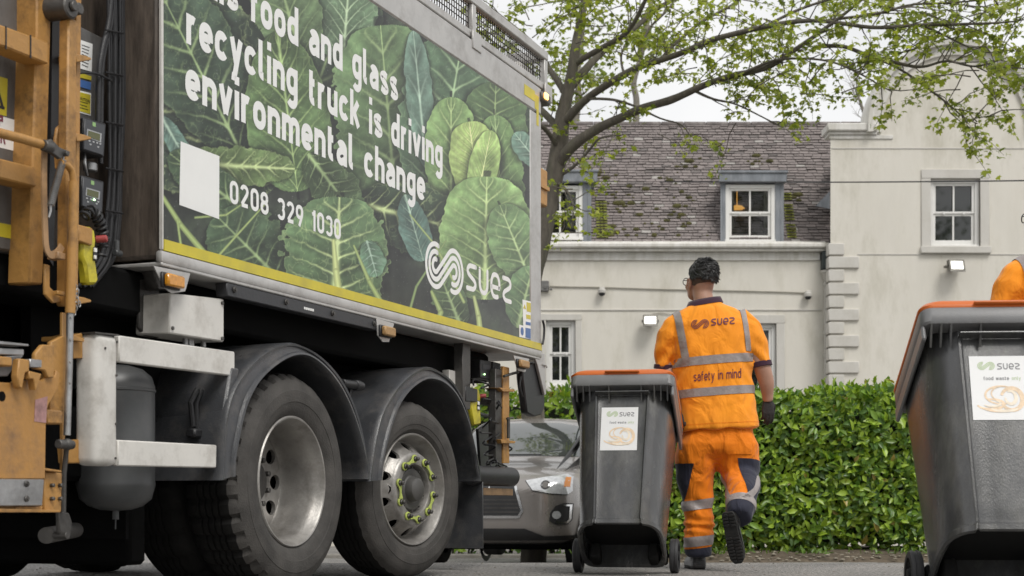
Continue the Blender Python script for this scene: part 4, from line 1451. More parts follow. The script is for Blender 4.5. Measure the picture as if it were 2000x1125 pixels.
def wheel_drive(loc, rz=0):
    w = empty('wheel', loc, rz); w.parent = truck
    add_tyre(w, .51, .27, True)
    m = MB()
    m.lathe([(.309, .016), (.309, -.002), (.304, -.008), (.297, -.006), (.291, .004), (.285, .022), (.278, .032), (.268, .06), (.264, .13), (.266, .18), (.262, .212), (.256, .222), (.252, .221), (.248, .214)], MWH, 64)
    disc_holes(m, .248, .214, .160, .228, 10, .208, .036)
    m.lathe([(.160, .228), (.156, .222), (.140, .220), (.115, .222), (.10, .235), (.09, .25)], MWH, 64)
    rim = m.build('rim', M_RIM, w)
    h = MB()
    for k_ in range(10):
        a = 2 * math.pi * (k_ + .5) / 10
        h.cyl(MWH @ Vector((.128 * math.cos(a), .128 * math.sin(a), .226)), MWH @ Vector((.128 * math.cos(a), .128 * math.sin(a), .195)), .014, 6, .003)
    h.lathe([(.10, .25), (.098, .20), (.085, .19), (.0, .188)], MWH, 32)
    h.build('hub', M_DSTEEL, w)
    bk = MB(); bk.lathe([(.262, .262), (.0, .262)], MWH, 40); bk.build('brake_drum', M_BLACK, w)
    return w
wheel_drive((0, 0.012, .512))
def wheel_plain(loc, r, rz=0):
    w = empty('wheel', loc, rz); w.parent = truck
    o = add_tyre(w, r, .27, True, 96); o.data.materials.clear(); o.data.materials.append(M_SHADE_TYRE)
    m = MB(); m.lathe([(.303, .02), (.300, .0), (.28, .02), (.27, .1), (.24, .12), (.0, .12)], MWH, 40)
    m.build('rim', M_DSTEEL, w)
    return w
wheel_plain((0, .32, .512), .51)
wheel_plain((0, 1.75, .512), .51); wheel_plain((0, 2.04, .512), .51)
wheel_plain((1.26, 2.0, .487), .487, R(-9))

def wheel_steer(loc, rz):
    w = empty('wheel', loc, rz); w.parent = truck
    add_tyre(w, .487, .27, False, 120)
    m = MB()
    m.lathe([(.309, .016), (.309, -.002), (.304, -.009), (.297, -.007), (.291, .004), (.285, .022), (.278, .035), (.268, .060), (.262, .075), (.256, .072)], MWH, 64)
    disc_holes(m, .256, .072, .206, .0, 10, .233, .0265, ph=.5)
    m.lathe([(.206, .0), (.200, -.012), (.190, -.018), (.155, -.018), (.138, -.016), (.134, -.008), (.132, .03)], MWH, 64)
    m.build('rim', M_RIM, w)
    bk = MB(); bk.lathe([(.285, .11), (.0, .12)], MWH, 40); bk.build('brake_drum', M_BLACK, w)
    h = MB()
    h.lathe([(.132, .025), (.118, .02), (.112, .006), (.105, .004), (.078, .01), (.070, .004), (.066, -.02), (.060, -.036), (.046, -.044), (.0, -.046)], MWH, 48)
    for k_ in range(10):
        a = 2 * math.pi * k_ / 10 + .3
        h.cyl(MWH @ Vector((.119 * math.cos(a), .119 * math.sin(a), .012)), MWH @ Vector((.119 * math.cos(a), .119 * math.sin(a), .002)), .005, 6)
    h.build('hub', mat('hub_grey', (.12, .117, .112), .45, metal=.4, var=.25, grime=(.05, .045, .04), gamt=.6), w)
    n = MB(); g = MB()
    def BP(r_, a, h_): return MWH @ Vector((r_ * math.cos(a), r_ * math.sin(a), h_))
    for k_ in range(10):
        a = 2 * math.pi * k_ / 10 + .2
        n.cyl(BP(.167, a, -.018), BP(.167, a, -.040), .0155, 6, .003)
        n.cyl(BP(.167, a, -.040), BP(.167, a, -.056), .0105, 12, .003)
        T_ = Matrix.Translation(BP(.167, a, -.021)) @ MWH
        g.lathe([(.017, -.0), (.0225, -.0), (.0232, -.005), (.0215, -.009), (.017, -.010)], T_, 18)
    for k_ in range(0, 10, 2):
        a0, a1 = 2 * math.pi * k_ / 10 + .2, 2 * math.pi * (k_ + 1) / 10 + .2
        p, q_ = BP(.167, a0, -.027), BP(.167, a1, -.027)
        d = (q_ - p).normalized()
        nn = Vector((0, -1, 0)).cross(d)
        p2, q2 = p + d * .019, q_ - d * .019
        mid_ = (p2 + q2) / 2
        up = Vector((0, -.006, 0))
        o1 = [p2 + nn * .014, mid_ + nn * .005, q2 + nn * .014, q2 - nn * .014, mid_ - nn * .005, p2 - nn * .014]
        g.prism(o1, up)
    n.build('wheel_nuts', M_DSTEEL, w); g.build('nut_indicators', M_GREEN_NUT, w)
    return w
ctr2 = tl(806, 955, 0)
wheel_steer((ctr2.x, .0, .487), R(-8.5))

# ---- mudguards
def mudguard(outer, inner, w0, depth, top_extra=None):
    O = smoothpath(PL(outer, w0), 5); I = smoothpath(PL(inner, w0), 5)
    def resample(P, n):
        d = [0]
        for i in range(1, len(P)): d.append(d[-1] + (P[i] - P[i - 1]).length)
        out = []
        for k_ in range(n):
            t = d[-1] * k_ / (n - 1)
            i = max(1, next((i for i in range(1, len(d)) if d[i] >= t - 1e-9), len(d) - 1))
            u = (t - d[i - 1]) / max(1e-9, d[i] - d[i - 1])
            out.append(P[i - 1].lerp(P[i], min(1, u)))
        return out
    n = 56
    O, I = resample(O, n), resample(I, n)
    rings = []
    for a, c in zip(O, I):
        d = (a - c)
        e = d.normalized()
        y = Vector((0, 1, 0))
        rings.append([c + y * depth, c - e * .006 + y * .03, c - e * .006 - y * .004, c + e * .004 - y * .014, c + e * .018 - y * .012, c + e * .024 + y * .0,
                      a - e * .024 + y * .002, a - e * .020 - y * .008, a - e * .006 - y * .010, a + e * .002 + y * .002, a + e * .002 + y * .03, a - e * .004 + y * depth])
    m = MB(); m.loft(rings, caps=True)
    return m.build('mudguard', M_FENDER, truck, sharp=50)
mudguard([(430, 938), (434, 880), (437, 824), (451, 768), (479, 722), (517, 687), (559, 670), (590, 676), (626, 697), (661, 735), (689, 787), (708, 852), (720, 938)],
         [(456, 930), (457, 895), (463, 861), (478, 796), (503, 746), (540, 711), (577, 694), (610, 701), (647, 736), (675, 783), (697, 843), (713, 910), (714, 936)], -.035, .42)
mudguard([(719, 940), (727, 880), (734, 843), (745, 805), (769, 763), (797, 733), (829, 717), (857, 725), (885, 748), (909, 795), (923, 861), (937, 941)],
         [(742, 938), (746, 899), (759, 843), (777, 793), (801, 760), (832, 741), (862, 747), (888, 772), (907, 812), (921, 862), (933, 925), (934, 940)], -.03, .45)
# flat skirt ahead of the first mudguard
b = MB()
p = tl(448, 938, -.03); q_ = tl(440, 740, -.03)
b.prism([Vector((p.x - .05, -.028, p.z)), Vector((p.x + .0, -.028, p.z)), Vector((p.x + .02, -.028, .80)), Vector((p.x + .09, -.028, 1.0)), Vector((p.x + .02, -.028, 1.0)), Vector((p.x - .04, -.028, .80))], (0, .42, 0), .01)
b.build('mudguard_skirt', M_FENDER, truck)
b = MB()
for s in (p.x - .08,):
    b.tube([(s, .10, .74), (s - .02, .10, .84), (s + .03, .10, .9)], .012, 8); b.tube([(s + .03, .10, .72), (s + .02, .10, .84), (s + .06, .10, .9)], .012, 8); b.box((s - .03, .07, .69), (s + .06, .12, .73), .008)
b.build('mudguard_stay', M_BPLAS, truck)
b = MB()
c_ = tl(725, 752, -.05)
b.cyl((c_.x - .16, .03, c_.z), (c_.x + .05, .03, c_.z), .022, 16, .004); b.cyl((c_.x - .03, .03, c_.z), (c_.x + .015, .03, c_.z), .028, 16, .004)
b.tube([(c_.x - .03, .05, c_.z), (c_.x - .06, .06, c_.z - .1), (c_.x - .09, .05, c_.z - .2)], .014, 8)
b.build('mudguard_bracket', M_BPLAS, truck)
# mudflap behind the second wheel
b = MB()
sf = tl(937, 1000, .02).x
b.box((sf, -.0, tl(937, 1072, .0).z), (sf + .012, .42, tl(937, 925, .0).z), .003)
b.build('mudflap', M_FENDER, truck)

# ---- side marker lamps under the box
def marker(bpts, lpts, m_):
    b = MB(); plate(b, bpts, -.012, .006, .001); br = b.build('marker_lamp', M_SILVER, truck)
    x_ = [tl(x, y, -.03) for x, y in lpts]
    lo = Vector((min(v.x for v in x_), 0, min(v.z for v in x_))); hi = Vector((max(v.x for v in x_), 0, max(v.z for v in x_)))
    g = MB(); g.box((lo.x - .006, -.026, lo.z - .006), (hi.x + .004, -.0121, hi.z + .006), .004); g.build('lamp_base', M_BPLAS, br)
    g = MB(); g.box((lo.x, -.052, lo.z), (hi.x, -.026, hi.z), .007); g.build('lens', m_, br)
marker([(300, 519), (372, 534), (362, 569), (336, 573), (321, 562)], [(321, 533), (354, 542), (353, 565)], M_AMBER)
marker([(736, 622), (770, 632), (760, 668), (748, 668), (738, 655)], [(746, 636), (767, 641), (767, 659)], M_AMBERD)
marker([(1003, 694), (1034, 701), (1026, 727), (1012, 724)], [(1013, 702), (1029, 706), (1029, 720)], M_AMBERD)

# ---- black rail with bolts under the box
b = MB(); plate(b, [(443, 551), (740, 624), (740, 646), (444, 578)], -.004, .06, .004); rl = b.build('side_rail', mat('black_rail', (.045, .046, .050), .5, var=.15, metal=.2, bump=.1), truck)
b = MB()
for px, py in ((457, 566), (558, 590), (649, 612), (730, 632)):
    c_ = tl(px, py, -.004); b.cyl((c_.x, -.004, c_.z), (c_.x, -.012, c_.z), .014, 12, .002); b.cyl((c_.x, -.012, c_.z), (c_.x, -.018, c_.z), .009, 6)
b.build('bolts', M_DSTEEL, rl)
b = MB(); 
for i in range(5):
    plate(b, [(594 + i * 4, 599 + i * 1.0), (597 + i * 4, 599.8 + i), (597 + i * 4, 604.5 + i), (594 + i * 4, 603.8 + i)], -.0055, .001)
b.build('maker_badge', M_WHITE, rl)

# ---- grey junction box
b = MB(); plate(b, [(332, 572), (438, 584), (438, 668), (331, 651)], .03, .17, .006); jb = b.build('junction_box', M_WHITEP, truck)
b = MB()
for px, py in ((336, 641), (433, 592), (433, 661)):
    c_ = tl(px, py, .03); b.cyl((c_.x, .03, c_.z), (c_.x, .022, c_.z), .008, 10, .001)
b.build('screws', M_DSTEEL, jb)
b = MB()
for px in (362, 370, 374, 397):
    c_ = tl(px, 665, .10); b.cyl((c_.x, .10, c_.z + .03), (c_.x, .10, c_.z - .03), .012, 10, .002)
b.build('cable_glands', M_STEEL, jb)
b = MB(); plate(b, [(272, 545), (300, 540), (312, 560), (312, 660), (285, 655), (273, 640)], .16, .02, .004); plate(b, [(296, 518), (372, 537), (365, 566), (310, 566)], .10, .06, .004); b.build('box_bracket', M_DSTEEL, truck)

# ---- white side guard
g = MB()
pp = PL([(190, 650), (233, 655), (230, 909), (186, 910)], -.03)
lo = Vector((min(v.x for v in pp) + .004, 0, tl(210, 910, -.03).z)); hi = Vector((max(v.x for v in pp), 0, tl(210, 652, -.03).z))
g.box((lo.x, -.03, lo.z), (hi.x, .075, hi.z), .03, seg=4)
guard = g.build('side_guard', M_WHITEP, truck)
g = MB(); plate(g, [(233, 655), (459, 687), (459, 735), (233, 707)], -.022, .03, .005); g.build('guard_rail', M_WHITEP, guard)
g = MB(); plate(g, [(231, 859), (424, 869), (423, 914), (231, 910)], -.022, .03, .005); g.build('guard_rail', M_WHITEP, guard)
g = MB(); plate(g, [(186, 648), (233, 653), (233, 656), (186, 651)], -.031, .11); g.build('guard_cap', M_DSTEEL, guard)
g = MB()
for px, py in ((228, 668), (227, 733), (226, 828), (225, 895), (205, 680)):
    c_ = tl(px, py, -.03); g.cyl((c_.x, -.03, c_.z), (c_.x, -.034, c_.z), .005, 8)
g.build('rivets', M_DSTEEL, guard)

# ---- air tank behind the guard
c_ = tl(226, 860, .24)
za, zz = tl(226, 712, .24).z, tl(226, 998, .24).z
r_ = .158
b = MB()
b.lathe([(0, za), (.06, za - .005), (.11, za - .02), (.145, za - .05), (r_, za - .09), (r_, za - .10), (r_ + .004, za - .104), (r_ + .004, za - .112), (r_, za - .116), (r_, zz + .12), (r_ + .002, zz + .112), (r_, zz + .10), (.145, zz + .05), (.11, zz + .02), (.06, zz + .004), (0, zz)], Matrix.Translation((c_.x, .24, 0)), 40)
b.cyl((c_.x, .24, zz + .01), (c_.x, .24, zz - .035), .014, 10)
b.cyl((c_.x, .24, zz - .035), (c_.x - .002, .24, zz - .075), .003, 6)
b.build('air_tank', M_TANK, truck)
# ---- the grey pod and the orange bin lift at the left
b = MB(); plate(b, [(-260, -420), (68, -260), (52, 499), (-260, 440)], .12, 1.9, .01); pod = b.build('pod', M_GREYP, truck)
b = MB(); plate(b, [(-200, 398), (48, 444), (48, 471), (-200, 425)], .1185, .001); b.build('pod_stripe', M_YELLOW, pod)
b = MB(); plate(b, [(62, -260), (71, -258), (56, 500), (49, 498)], .10, .05, .006); b.build('pod_edge', M_BPLAS, pod)
b = MB(); plate(b, [(-110, 116), (15, 154), (13, 227), (-110, 195)], .1185, .001); wsn = b.build('hazard_sign', M_YELLOW, pod)
b = MB()
plate(b, [(-22, 205), (-6, 160), (9, 214), (4, 213), (-6, 176), (-16, 204)], .1170, .001)
plate(b, [(-22, 205), (9, 214), (9.5, 209), (-20, 199)], .1168, .001)
b.build('hazard_symbol', M_BPLAS, wsn)
b = MB(); plate(b, [(-110, 195), (35, 236), (33, 296), (-110, 262)], .1188, .001); wsn = b.build('notice_sign', M_WHITE, pod)
M_PURP = mat('dark_red_print', (.20, .03, .06), .5, var=.1)
b = MB()
for txt, x0, x1, base in (('P', -3, 6, 245), ('R', 1, 11, 279)):
    s0_, s1_ = tl(x0, base, .117), tl(x1, base, .117)
    h_ = s1_.x - s0_.x
    x, z = s0_.x, s0_.z
    t_ = .007
    b.box((x, .1165, z), (x + t_, .1175, z + h_ * 1.6))
    b.box((x + t_ + .0003, .1165, z + h_ * 1.6 - t_), (x + h_, .1175, z + h_ * 1.6)); b.box((x + t_ + .0003, .1165, z + h_ * .75), (x + h_, .1175, z + h_ * .75 + t_))
    b.box((x + h_ - t_, .1165, z + h_ * .75 + t_ + .0003), (x + h_, .1175, z + h_ * 1.6 - t_ - .0003))
    if txt == 'R': b.prism([(x + h_ * .5, .1165, z + h_ * .74), (x + h_ * .5 + t_, .1165, z + h_ * .74), (x + h_, .1165, z), (x + h_ - t_, .1165, z)], (0, .001, 0))
b.build('notice_print', M_PURP, wsn)

# dark gap between lift and box
b = MB(); plate(b, [(60, -330), (262, -330), (262, 560), (60, 560)], .30, .02); b.build('gap_wall', M_BROWN, truck)
# mast: rear post, dark channel, main post with its flange
b = MB(); plate(b, [(73, -270), (104, -262), (100, 60), (92, 345), (84, 556), (57, 553), (63, 345), (72, 60)], .03, .10, .006)
b.build('lift_rear_post', M_ORANGE, truck)
b = MB(); plate(b, [(106, -260), (118, -260), (114, 240), (104, 520), (92, 500), (100, 240)], .05, .04); b.build('lift_channel', M_BPLAS, truck)
b = MB(); plate(b, [(134, 36), (151, 39), (150, 330), (147, 598), (128, 597), (131, 330)], -.05, .045, .006)
mast = b.build('lift_mast', M_ORANGE, truck)
b = MB(); plate(b, [(150, -90), (160, -88), (156, 300), (152, 598), (146, 598), (149, 300)], -.002, .012, .002)
plate(b, [(112, 250), (122, 240), (133, 243), (133, 330), (112, 330), (108, 275)], -.004, .014, .004)
for y in (117, 272, 590):
    plate(b, [(148, y - 12), (166, y - 9), (179, y - 4), (179, y), (150, y + 5)], -.03, .09, .003)
b.build('mast_flange', M_ORANGE, mast)
b = MB(); cr_ = tl(132, 14, -.05); cr2 = tl(149, 18, -.05)
b.cyl((cr_.x, -.07, cr_.z), (cr_.x, .05, cr_.z), .042, 24, .006); b.cyl((cr_.x, -.085, cr_.z), (cr_.x, -.07, cr_.z), .018, 12, .003)
b.cyl((cr2.x, -.07, cr2.z), (cr2.x, .02, cr2.z), .022, 16, .004)
b.build('mast_roller', M_DSTEEL, mast)
b = MB(); plate(b, [(118, -80), (160, -70), (160, 4), (150, 34), (142, 36), (144, 0), (116, -20)], -.035, .02, .004); b.build('mast_head', M_ORANGE, mast)
# cross beams
b = MB(); plate(b, [(-240, -40), (10, 51), (95, 82), (95, 126), (10, 92), (-240, 8)], -.01, .09, .006); bm_ = b.build('lift_beam', M_ORANGE, truck)
b = MB()
for x in (11.5, 59.5):
    plate(b, [(x, 50 + (x - 10) * .36), (x + 2, 51 + (x - 10) * .36), (x + 2, 96 + (x - 10) * .36), (x, 95 + (x - 10) * .36)], -.013, .004)
b.build('beam_strap', M_BPLAS, bm_)
b = MB(); plate(b, [(-240, 240), (0, 309), (72, 327), (72, 366), (0, 348), (-240, 285)], .0, .09, .006); b.build('lift_beam', M_ORANGE, truck)
b = MB(); b.tube([tl(-150, 222, -.08), tl(40, 270, -.08), tl(94, 286, -.08)], .0165, 12); b.build('lift_bar', M_ORANGE, truck)
# latch, spring, handle
b = MB(); plate(b, [(94, 274), (101, 271), (118, 288), (138, 296), (136, 305), (126, 305), (119, 311), (96, 294)], -.10, .018, .003)
c_ = tl(131, 300, -.11); b.cyl((c_.x, -.115, c_.z), (c_.x, -.08, c_.z), .010, 8, .002)
b.cyl(tl(92, 286, -.09) + Vector((-.02, 0, 0)), tl(100, 289, -.09), .021, 12, .003)
b.build('latch', M_DSTEEL, truck)
p0, p1 = tl(123, 313, -.09), tl(99, 401, -.09)
pts = []
ax_ = (p1 - p0); L_ = ax_.length; ax_.normalize(); u_ = Vector((0, 1, 0)); v_ = ax_.cross(u_)
for i in range(26 * 8 + 1):
    a = 2 * math.pi * i / 8
    pts.append(p0 + ax_ * (L_ * i / 208) + (u_ * math.cos(a) + v_ * math.sin(a)) * .0115)
b = MB(); b.tube(pts, .0027, 5); b.tube([p1, p1 + Vector((0, 0, -.02)), tl(95, 425, -.09)], .004, 6); b.tube([p0, p0 + Vector((.005, 0, .02))], .004, 6)
b.build('spring', M_STEEL, truck)
b = MB()
hp_ = smoothpath(PL([(87, 290), (86, 360), (88, 440), (90, 480), (96, 496), (106, 497), (116, 489), (121, 480)], -.06), 4)
rings = []
for i, p in enumerate(hp_):
    t = (hp_[min(i + 1, len(hp_) - 1)] - hp_[max(i - 1, 0)]).normalized()
    n_ = Vector((t.z, 0, -t.x))
    rings.append([p - n_ * .013 + Vector((0, -.003, 0)), p + n_ * .013 + Vector((0, -.003, 0)), p + n_ * .013 + Vector((0, .004, 0)), p - n_ * .013 + Vector((0, .004, 0))])
b.loft(rings); plate(b, [(114, 490), (129, 495), (128, 508), (113, 505)], -.075, .05, .003)
b.build('lift_handle', mat('worn_orange_strip', (.40, .24, .12), .5, var=.25, grime=(.08, .05, .03), gamt=.7, gscale=8), truck)
b = MB()
b.tube(smoothpath(PL([(118, 318), (130, 322), (140, 335), (143.5, 358)], -.09)), .0125, 12)
b.tube(PL([(144, 355), (141, 480), (137, 612)], -.09), .0185, 14)
b.build('lift_tube', M_ORANGE, truck)
b = MB(); b.tube(PL([(137, 612), (135, 720), (131, 850)], -.09), .0125, 14)
for y in (620, 664, 707, 748):
    c_ = tl(138.6 - (y - 612) * .012, y, -.101); b.cyl((c_.x, -.1030, c_.z), (c_.x, -.0985, c_.z), .0042, 8)
b.build('galvanised_tube', M_STEEL, truck)
b = MB(); plate(b, [(88, 515), (98, 518), (98, 560), (112, 575), (128, 580), (124, 590), (104, 592), (88, 575)], -.03, .012, .003)
b.box(tl(113, 575, -.06), tl(127, 570, -.06) + Vector((0, .02, 0)), .002)
b.build('lower_hook', M_ORANGE, truck)
b = MB()
for i in range(7):
    c_ = tl(148 + 3 * math.sin(i * 1.9) + (4 if 1 < i < 5 else 0), 561 + i * 8.2, -.10)
    M_ = Matrix.Translation(c_) @ Matrix.Rotation(R(90), 4, 'X') @ Matrix.Rotation(R(90 * (i % 2)), 4, 'Y')
    b.tube([M_ @ Vector((.0065 * math.cos(2 * math.pi * k_ / 10), .011 * math.sin(2 * math.pi * k_ / 10), 0)) for k_ in range(10)], .0022, 6, closed=True)
b.build('chain', M_STEEL, truck)

# control panel, displays, cables
b = MB(); plate(b, [(150, 48), (201, 74), (188, 241), (148, 232)], .20, .05, .004); cp = b.build('control_panel', M_GREYP, truck)
b = MB(); plate(b, [(158, 78), (181, 86), (179, 140), (157, 134)], .198, .001); plate(b, [(152, 176), (178, 182), (177.5, 226), (152, 219)], .198, .001)
ps = b.build('panel_sticker', M_WHITE, cp)
b = MB(); plate(b, [(153, 141), (179, 149), (178, 157), (152, 150)], .1968, .0008); plate(b, [(152.5, 179), (177, 185), (176.5, 223), (152.5, 216)], .1965, .0008); b.build('yellow_label', M_YELLOW, ps)
b = MB(); plate(b, [(152, 154), (178, 161), (177, 176), (152, 168)], .1968, .0008); b.build('blue_label', M_BLUE, ps)
b = MB()
for y in (86, 92, 98, 104, 112, 118, 124): plate(b, [(160, y + 1), (176 - (y % 5), y + 6.2), (176 - (y % 5), y + 7.4), (160, y + 2.2)], .1965, .0006)
for y in (197, 203, 209): plate(b, [(155, y), (173 - (y % 4), y + 4.6), (173 - (y % 4), y + 5.9), (155, y + 1.3)], .1955, .0006)
V_, F_ = fit2d(text2d('CAUTION', .01), tl(153.5, 186, .195).x, tl(175.5, 192, .195).x, tl(154, 193, .195).z, .017)
b.add([(v[0], .1952, v[1]) for v in V_], F_)
b.build('label_print', M_BPLAS, ps)
M_FACE = mat('display_face', (.055, .058, .066), .45, var=.15)
M_LCD = mat('olive_lcd', (.10, .105, .035), .25, var=.15)
def control_box(pts, scr, keys, led=None):
    b = MB(); plate(b, pts, .09, .13, .005); o_ = b.build('control_box', M_BPLAS, truck)
    cx = sum(p[0] for p in pts) / 4; cy = sum(p[1] for p in pts) / 4
    b = MB(); plate(b, [((p[0] - cx) * .9 + cx, (p[1] - cy) * .9 + cy) for p in pts], .082, .008, .003); b.build('display_face', M_FACE, o_)
    b = MB(); sx_ = sum(p[0] for p in scr) / 4; sy_ = sum(p[1] for p in scr) / 4
    plate(b, [((p[0] - sx_) * 1.22 + sx_, (p[1] - sy_) * 1.35 + sy_) for p in scr], .0805, .001); b.build('screen_bezel', mat('pale_bezel', (.40, .41, .42), .5), o_)
    b = MB(); plate(b, scr, .079, .001); b.build('screen', M_LCD, o_)
    b = MB()
    for (x, y) in keys:
        plate(b, [(x, y), (x + 4, y + 1.2), (x + 3.4, y + 4), (x + .3, y + 3)], .0808, .0008)
    b.build('keys', mat('key_print', (.42, .43, .44), .5), o_)
    b = MB(); plate(b, [(pts[0][0] + 17, pts[0][1] + 10), (pts[0][0] + 23, pts[0][1] + 12), (pts[0][0] + 23, pts[0][1] + 20), (pts[0][0] + 17, pts[0][1] + 18)], .0808, .0008)
    b.build('maker_mark', mat('pale_green_mark', (.30, .50, .20), .5), o_)
    if led:
        b = MB(); c_ = tl(led[0], led[1], .079); b.ball(c_, .004, 8, 6); b.build('status_light', emis('green_led', (.5, 1, .4), 4.0), o_)
control_box([(164, 228), (208, 241), (204, 308), (161, 294)], [(173, 255), (196, 262), (195, 275), (172, 267)], [(173, 273), (181, 275), (188, 277), (194, 279), (175, 280), (190, 285)])
control_box([(161, 342), (204, 354), (201, 418), (158, 405)], [(171, 369), (193, 375), (192, 387), (170, 381)], [(168, 385), (176, 387), (184, 389), (190, 392), (170, 392), (187, 396)], (184, 390))
b = MB()
b.cyl(tl(176, 318, .14), tl(176, 335, .14), .028, 14, .004); b.tube(smoothpath([tl(165, 300, .12), tl(166, 322, .10), tl(170, 342, .12)]), .006, 6)
b.build('cable_gland', M_STEEL, truck)
b = MB()
for k_ in range(9):
    o_ = k_ * 4.1
    w_ = .15 + .012 * (k_ % 3)
    b.tube(smoothpath(PL([(207 + o_, -140), (212 + o_ * .9, 60), (213 + o_ * .85 + 2 * math.sin(k_), 200), (214 + o_ * .7, 330), (208 + o_ * .8, 420 + 6 * (k_ % 3)), (196 + o_ * .8, 505), (150 + o_, 560)], w_)), .0065 + .002 * (k_ % 2), 8)
b.tube(smoothpath(PL([(225, -140), (214, 30), (200, 95), (193, 150), (191, 300)], .15)), .012, 10)
b.tube(smoothpath(PL([(229, -140), (219, 30), (205, 95), (199, 150), (197, 320)], .155)), .010, 10)
b.tube(smoothpath(PL([(150, 143), (175, 142), (195, 146), (218, 158)], .13)), .005, 8)
for y in (60, 143, 240, 330, 412):
    b.tube(PL([(206, y - 2), (240, y + 5)], .135), .004, 6)
b.build('cable_loom', M_BPLAS, truck)
b = MB(); b.cyl(tl(228, 470, .12), tl(228, 492, .12), .012, 10, .002); b.cyl(tl(224, 493, .12), tl(236, 496, .12), .013, 10, .003); b.build('hose_fitting', M_TANK, truck)

# hand-held lift controls: yellow body, red stop button, rocker switches, holster
def pendant(P, w, scale_):
    """P: photo corner rows of the body outline"""
    b = MB(); plate(b, P['body'], w, .045, .010); o_ = b.build('hand_control', M_PENDANT, truck)
    b = MB(); plate(b, P['keys'], w - .006, .012, .002); k_ = b.build('switch_plate', M_BPLAS, o_)
    b = MB()
    for q_ in P['rock']: plate(b, q_, w - .010, .006, .001)
    b.build('rocker', M_WHITE, o_)
    b = MB(); c_ = tl(*P['stop'], w); b.cyl((c_.x, w + .02, c_.z), (c_.x + scale_ * .02, w - .02, c_.z + .004), scale_ * .014, 14, .004)
    b.build('stop_button', mat('red_button', (.35, .06, .06), .45), o_)
    b = MB(); plate(b, P['holster'], w - .014, .075, .004); b.build('holster', P['hm'], o_)
    return o_
pendant(dict(body=[(164, 446), (176, 441), (186, 448), (189, 470), (187, 490), (189, 515), (194, 548), (189, 556), (172, 556), (168, 520), (160, 500), (161, 470)],
             keys=[(184, 482), (191, 484), (190, 510), (183, 508)], rock=[[(185, 484), (190, 485), (190, 493), (185, 492)], [(185, 498), (189, 499), (189, 506), (185, 505)]],
             stop=(195, 467), holster=[(153, 438), (182, 446), (181, 480), (153, 470)], hm=M_ORANGE), .03, 1.0)
pendant(dict(body=[(923, 762), (929, 757), (936, 760), (939, 775), (939, 800), (940, 829), (926, 832), (919, 790)],
             keys=[(933, 782), (938, 783), (938, 802), (933, 801)], rock=[[(934, 784), (937, 784.6), (937, 791), (934, 790.5)], [(934, 794), (937, 794.6), (937, 800), (934, 799.5)]],
             stop=(941, 774), holster=[(910, 754), (933, 760), (933, 785), (910, 784)], hm=M_BPLAS), .06, 1.0)
def coil(P, w, r, amp, turns, name):
    path = smoothpath(PL(P, w), 8)
    n = len(path); pts = []
    for i in range(turns * 12 + 1):
        t = i / (turns * 12) * (n - 1)
        k_ = min(int(t), n - 2); p = path[k_].lerp(path[k_ + 1], t - k_)
        d = (path[k_ + 1] - path[k_]).normalized(); u_ = Vector((0, 1, 0)); v_ = d.cross(u_).normalized()
        a = 2 * math.pi * i / 12
        pts.append(p + u_ * math.cos(a) * amp + v_ * math.sin(a) * amp)
    b = MB(); b.tube(pts, r, 7); return b.build(name, M_BPLAS, truck)
coil([(163, 424), (178, 412), (190, 425), (198, 445), (202, 470), (196, 505)], .05, .006, .019, 11, 'coiled_cable')
coil([(972, 782), (985, 806)], .06, .0055, .004, 2, 'coiled_cable')
b = MB()
def zigzag(P, w): 
    b.tube(smoothpath([tl(x, y, w + .035 * (1 if i % 2 else -1)) for i, (x, y) in enumerate(P)], 6), .0062, 7)
zigzag([(925, 752), (925, 742), (950, 749), (954, 752), (940, 758)], .06)
zigzag([(944, 778), (965, 783), (974, 790), (962, 812), (960, 822), (990, 832), (968, 855), (969, 865), (1000, 876), (972, 890), (971, 902), (990, 912), (985, 918), (972, 908), (966, 916), (960, 922), (958, 910), (966, 900), (974, 905)], .07)
zigzag([(958, 820), (940, 838), (940, 845), (965, 848), (946, 862), (946, 868), (968, 872), (948, 885), (949, 889), (970, 891), (952, 902), (951, 908), (966, 902)], .07)
b.build('coiled_cable', M_BPLAS, truck)

# lower carriage of the lift
b = MB()
plate(b, [(-200, 735), (28, 748), (34, 742), (60, 742), (66, 728), (72, 742), (84, 742), (93, 728), (108, 735), (110, 722), (118, 730), (114, 758), (96, 790), (91, 805), (89, 936), (-200, 936)], -.12, .025, .004)
car_ = b.build('lift_carriage', mat('worn_orange_plate', (.46, .235, .065), .5, var=.2, scale=6, grime=(.12, .08, .06), gamt=.7, gscale=6, bump=.15), truck)
b = MB(); plate(b, [(-200, 934), (87, 936), (83, 988), (-200, 990)], -.128, .012, .003); b.build('steel_strip', M_STEEL, car_)
b = MB()
for px, py in ((57, 945), (57, 974)):
    c_ = tl(px, py, -.14); b.cyl((c_.x, -.128, c_.z), (c_.x, -.134, c_.z), .011, 14, .002); b.cyl((c_.x, -.134, c_.z), (c_.x, -.138, c_.z), .006, 6)
b.build('strip_bolts', M_DSTEEL, car_)
b = MB(); plate(b, [(-200, 989), (118, 996), (118, 1001), (-200, 1001)], -.13, .12, .002); plate(b, [(30, 989), (84, 989), (82, 997), (30, 997)], -.11, .08, .002); b.build('carriage_base', M_ORANGE, car_)
b = MB(); plate(b, [(88, 922), (122, 924), (120, 1000), (86, 1000)], -.09, .02, .003); plate(b, [(88, 914), (121, 919), (121, 923), (88, 919)], -.115, .06, .002)
plate(b, [(100, 668), (123, 656), (127, 658), (124, 803), (97, 802)], -.07, .02, .003); plate(b, [(92, 799), (124, 802), (124, 829), (92, 828)], -.105, .06, .006)
plate(b, [(122, 610), (130, 612), (126, 1000), (121, 1000)], -.05, .012, .002)
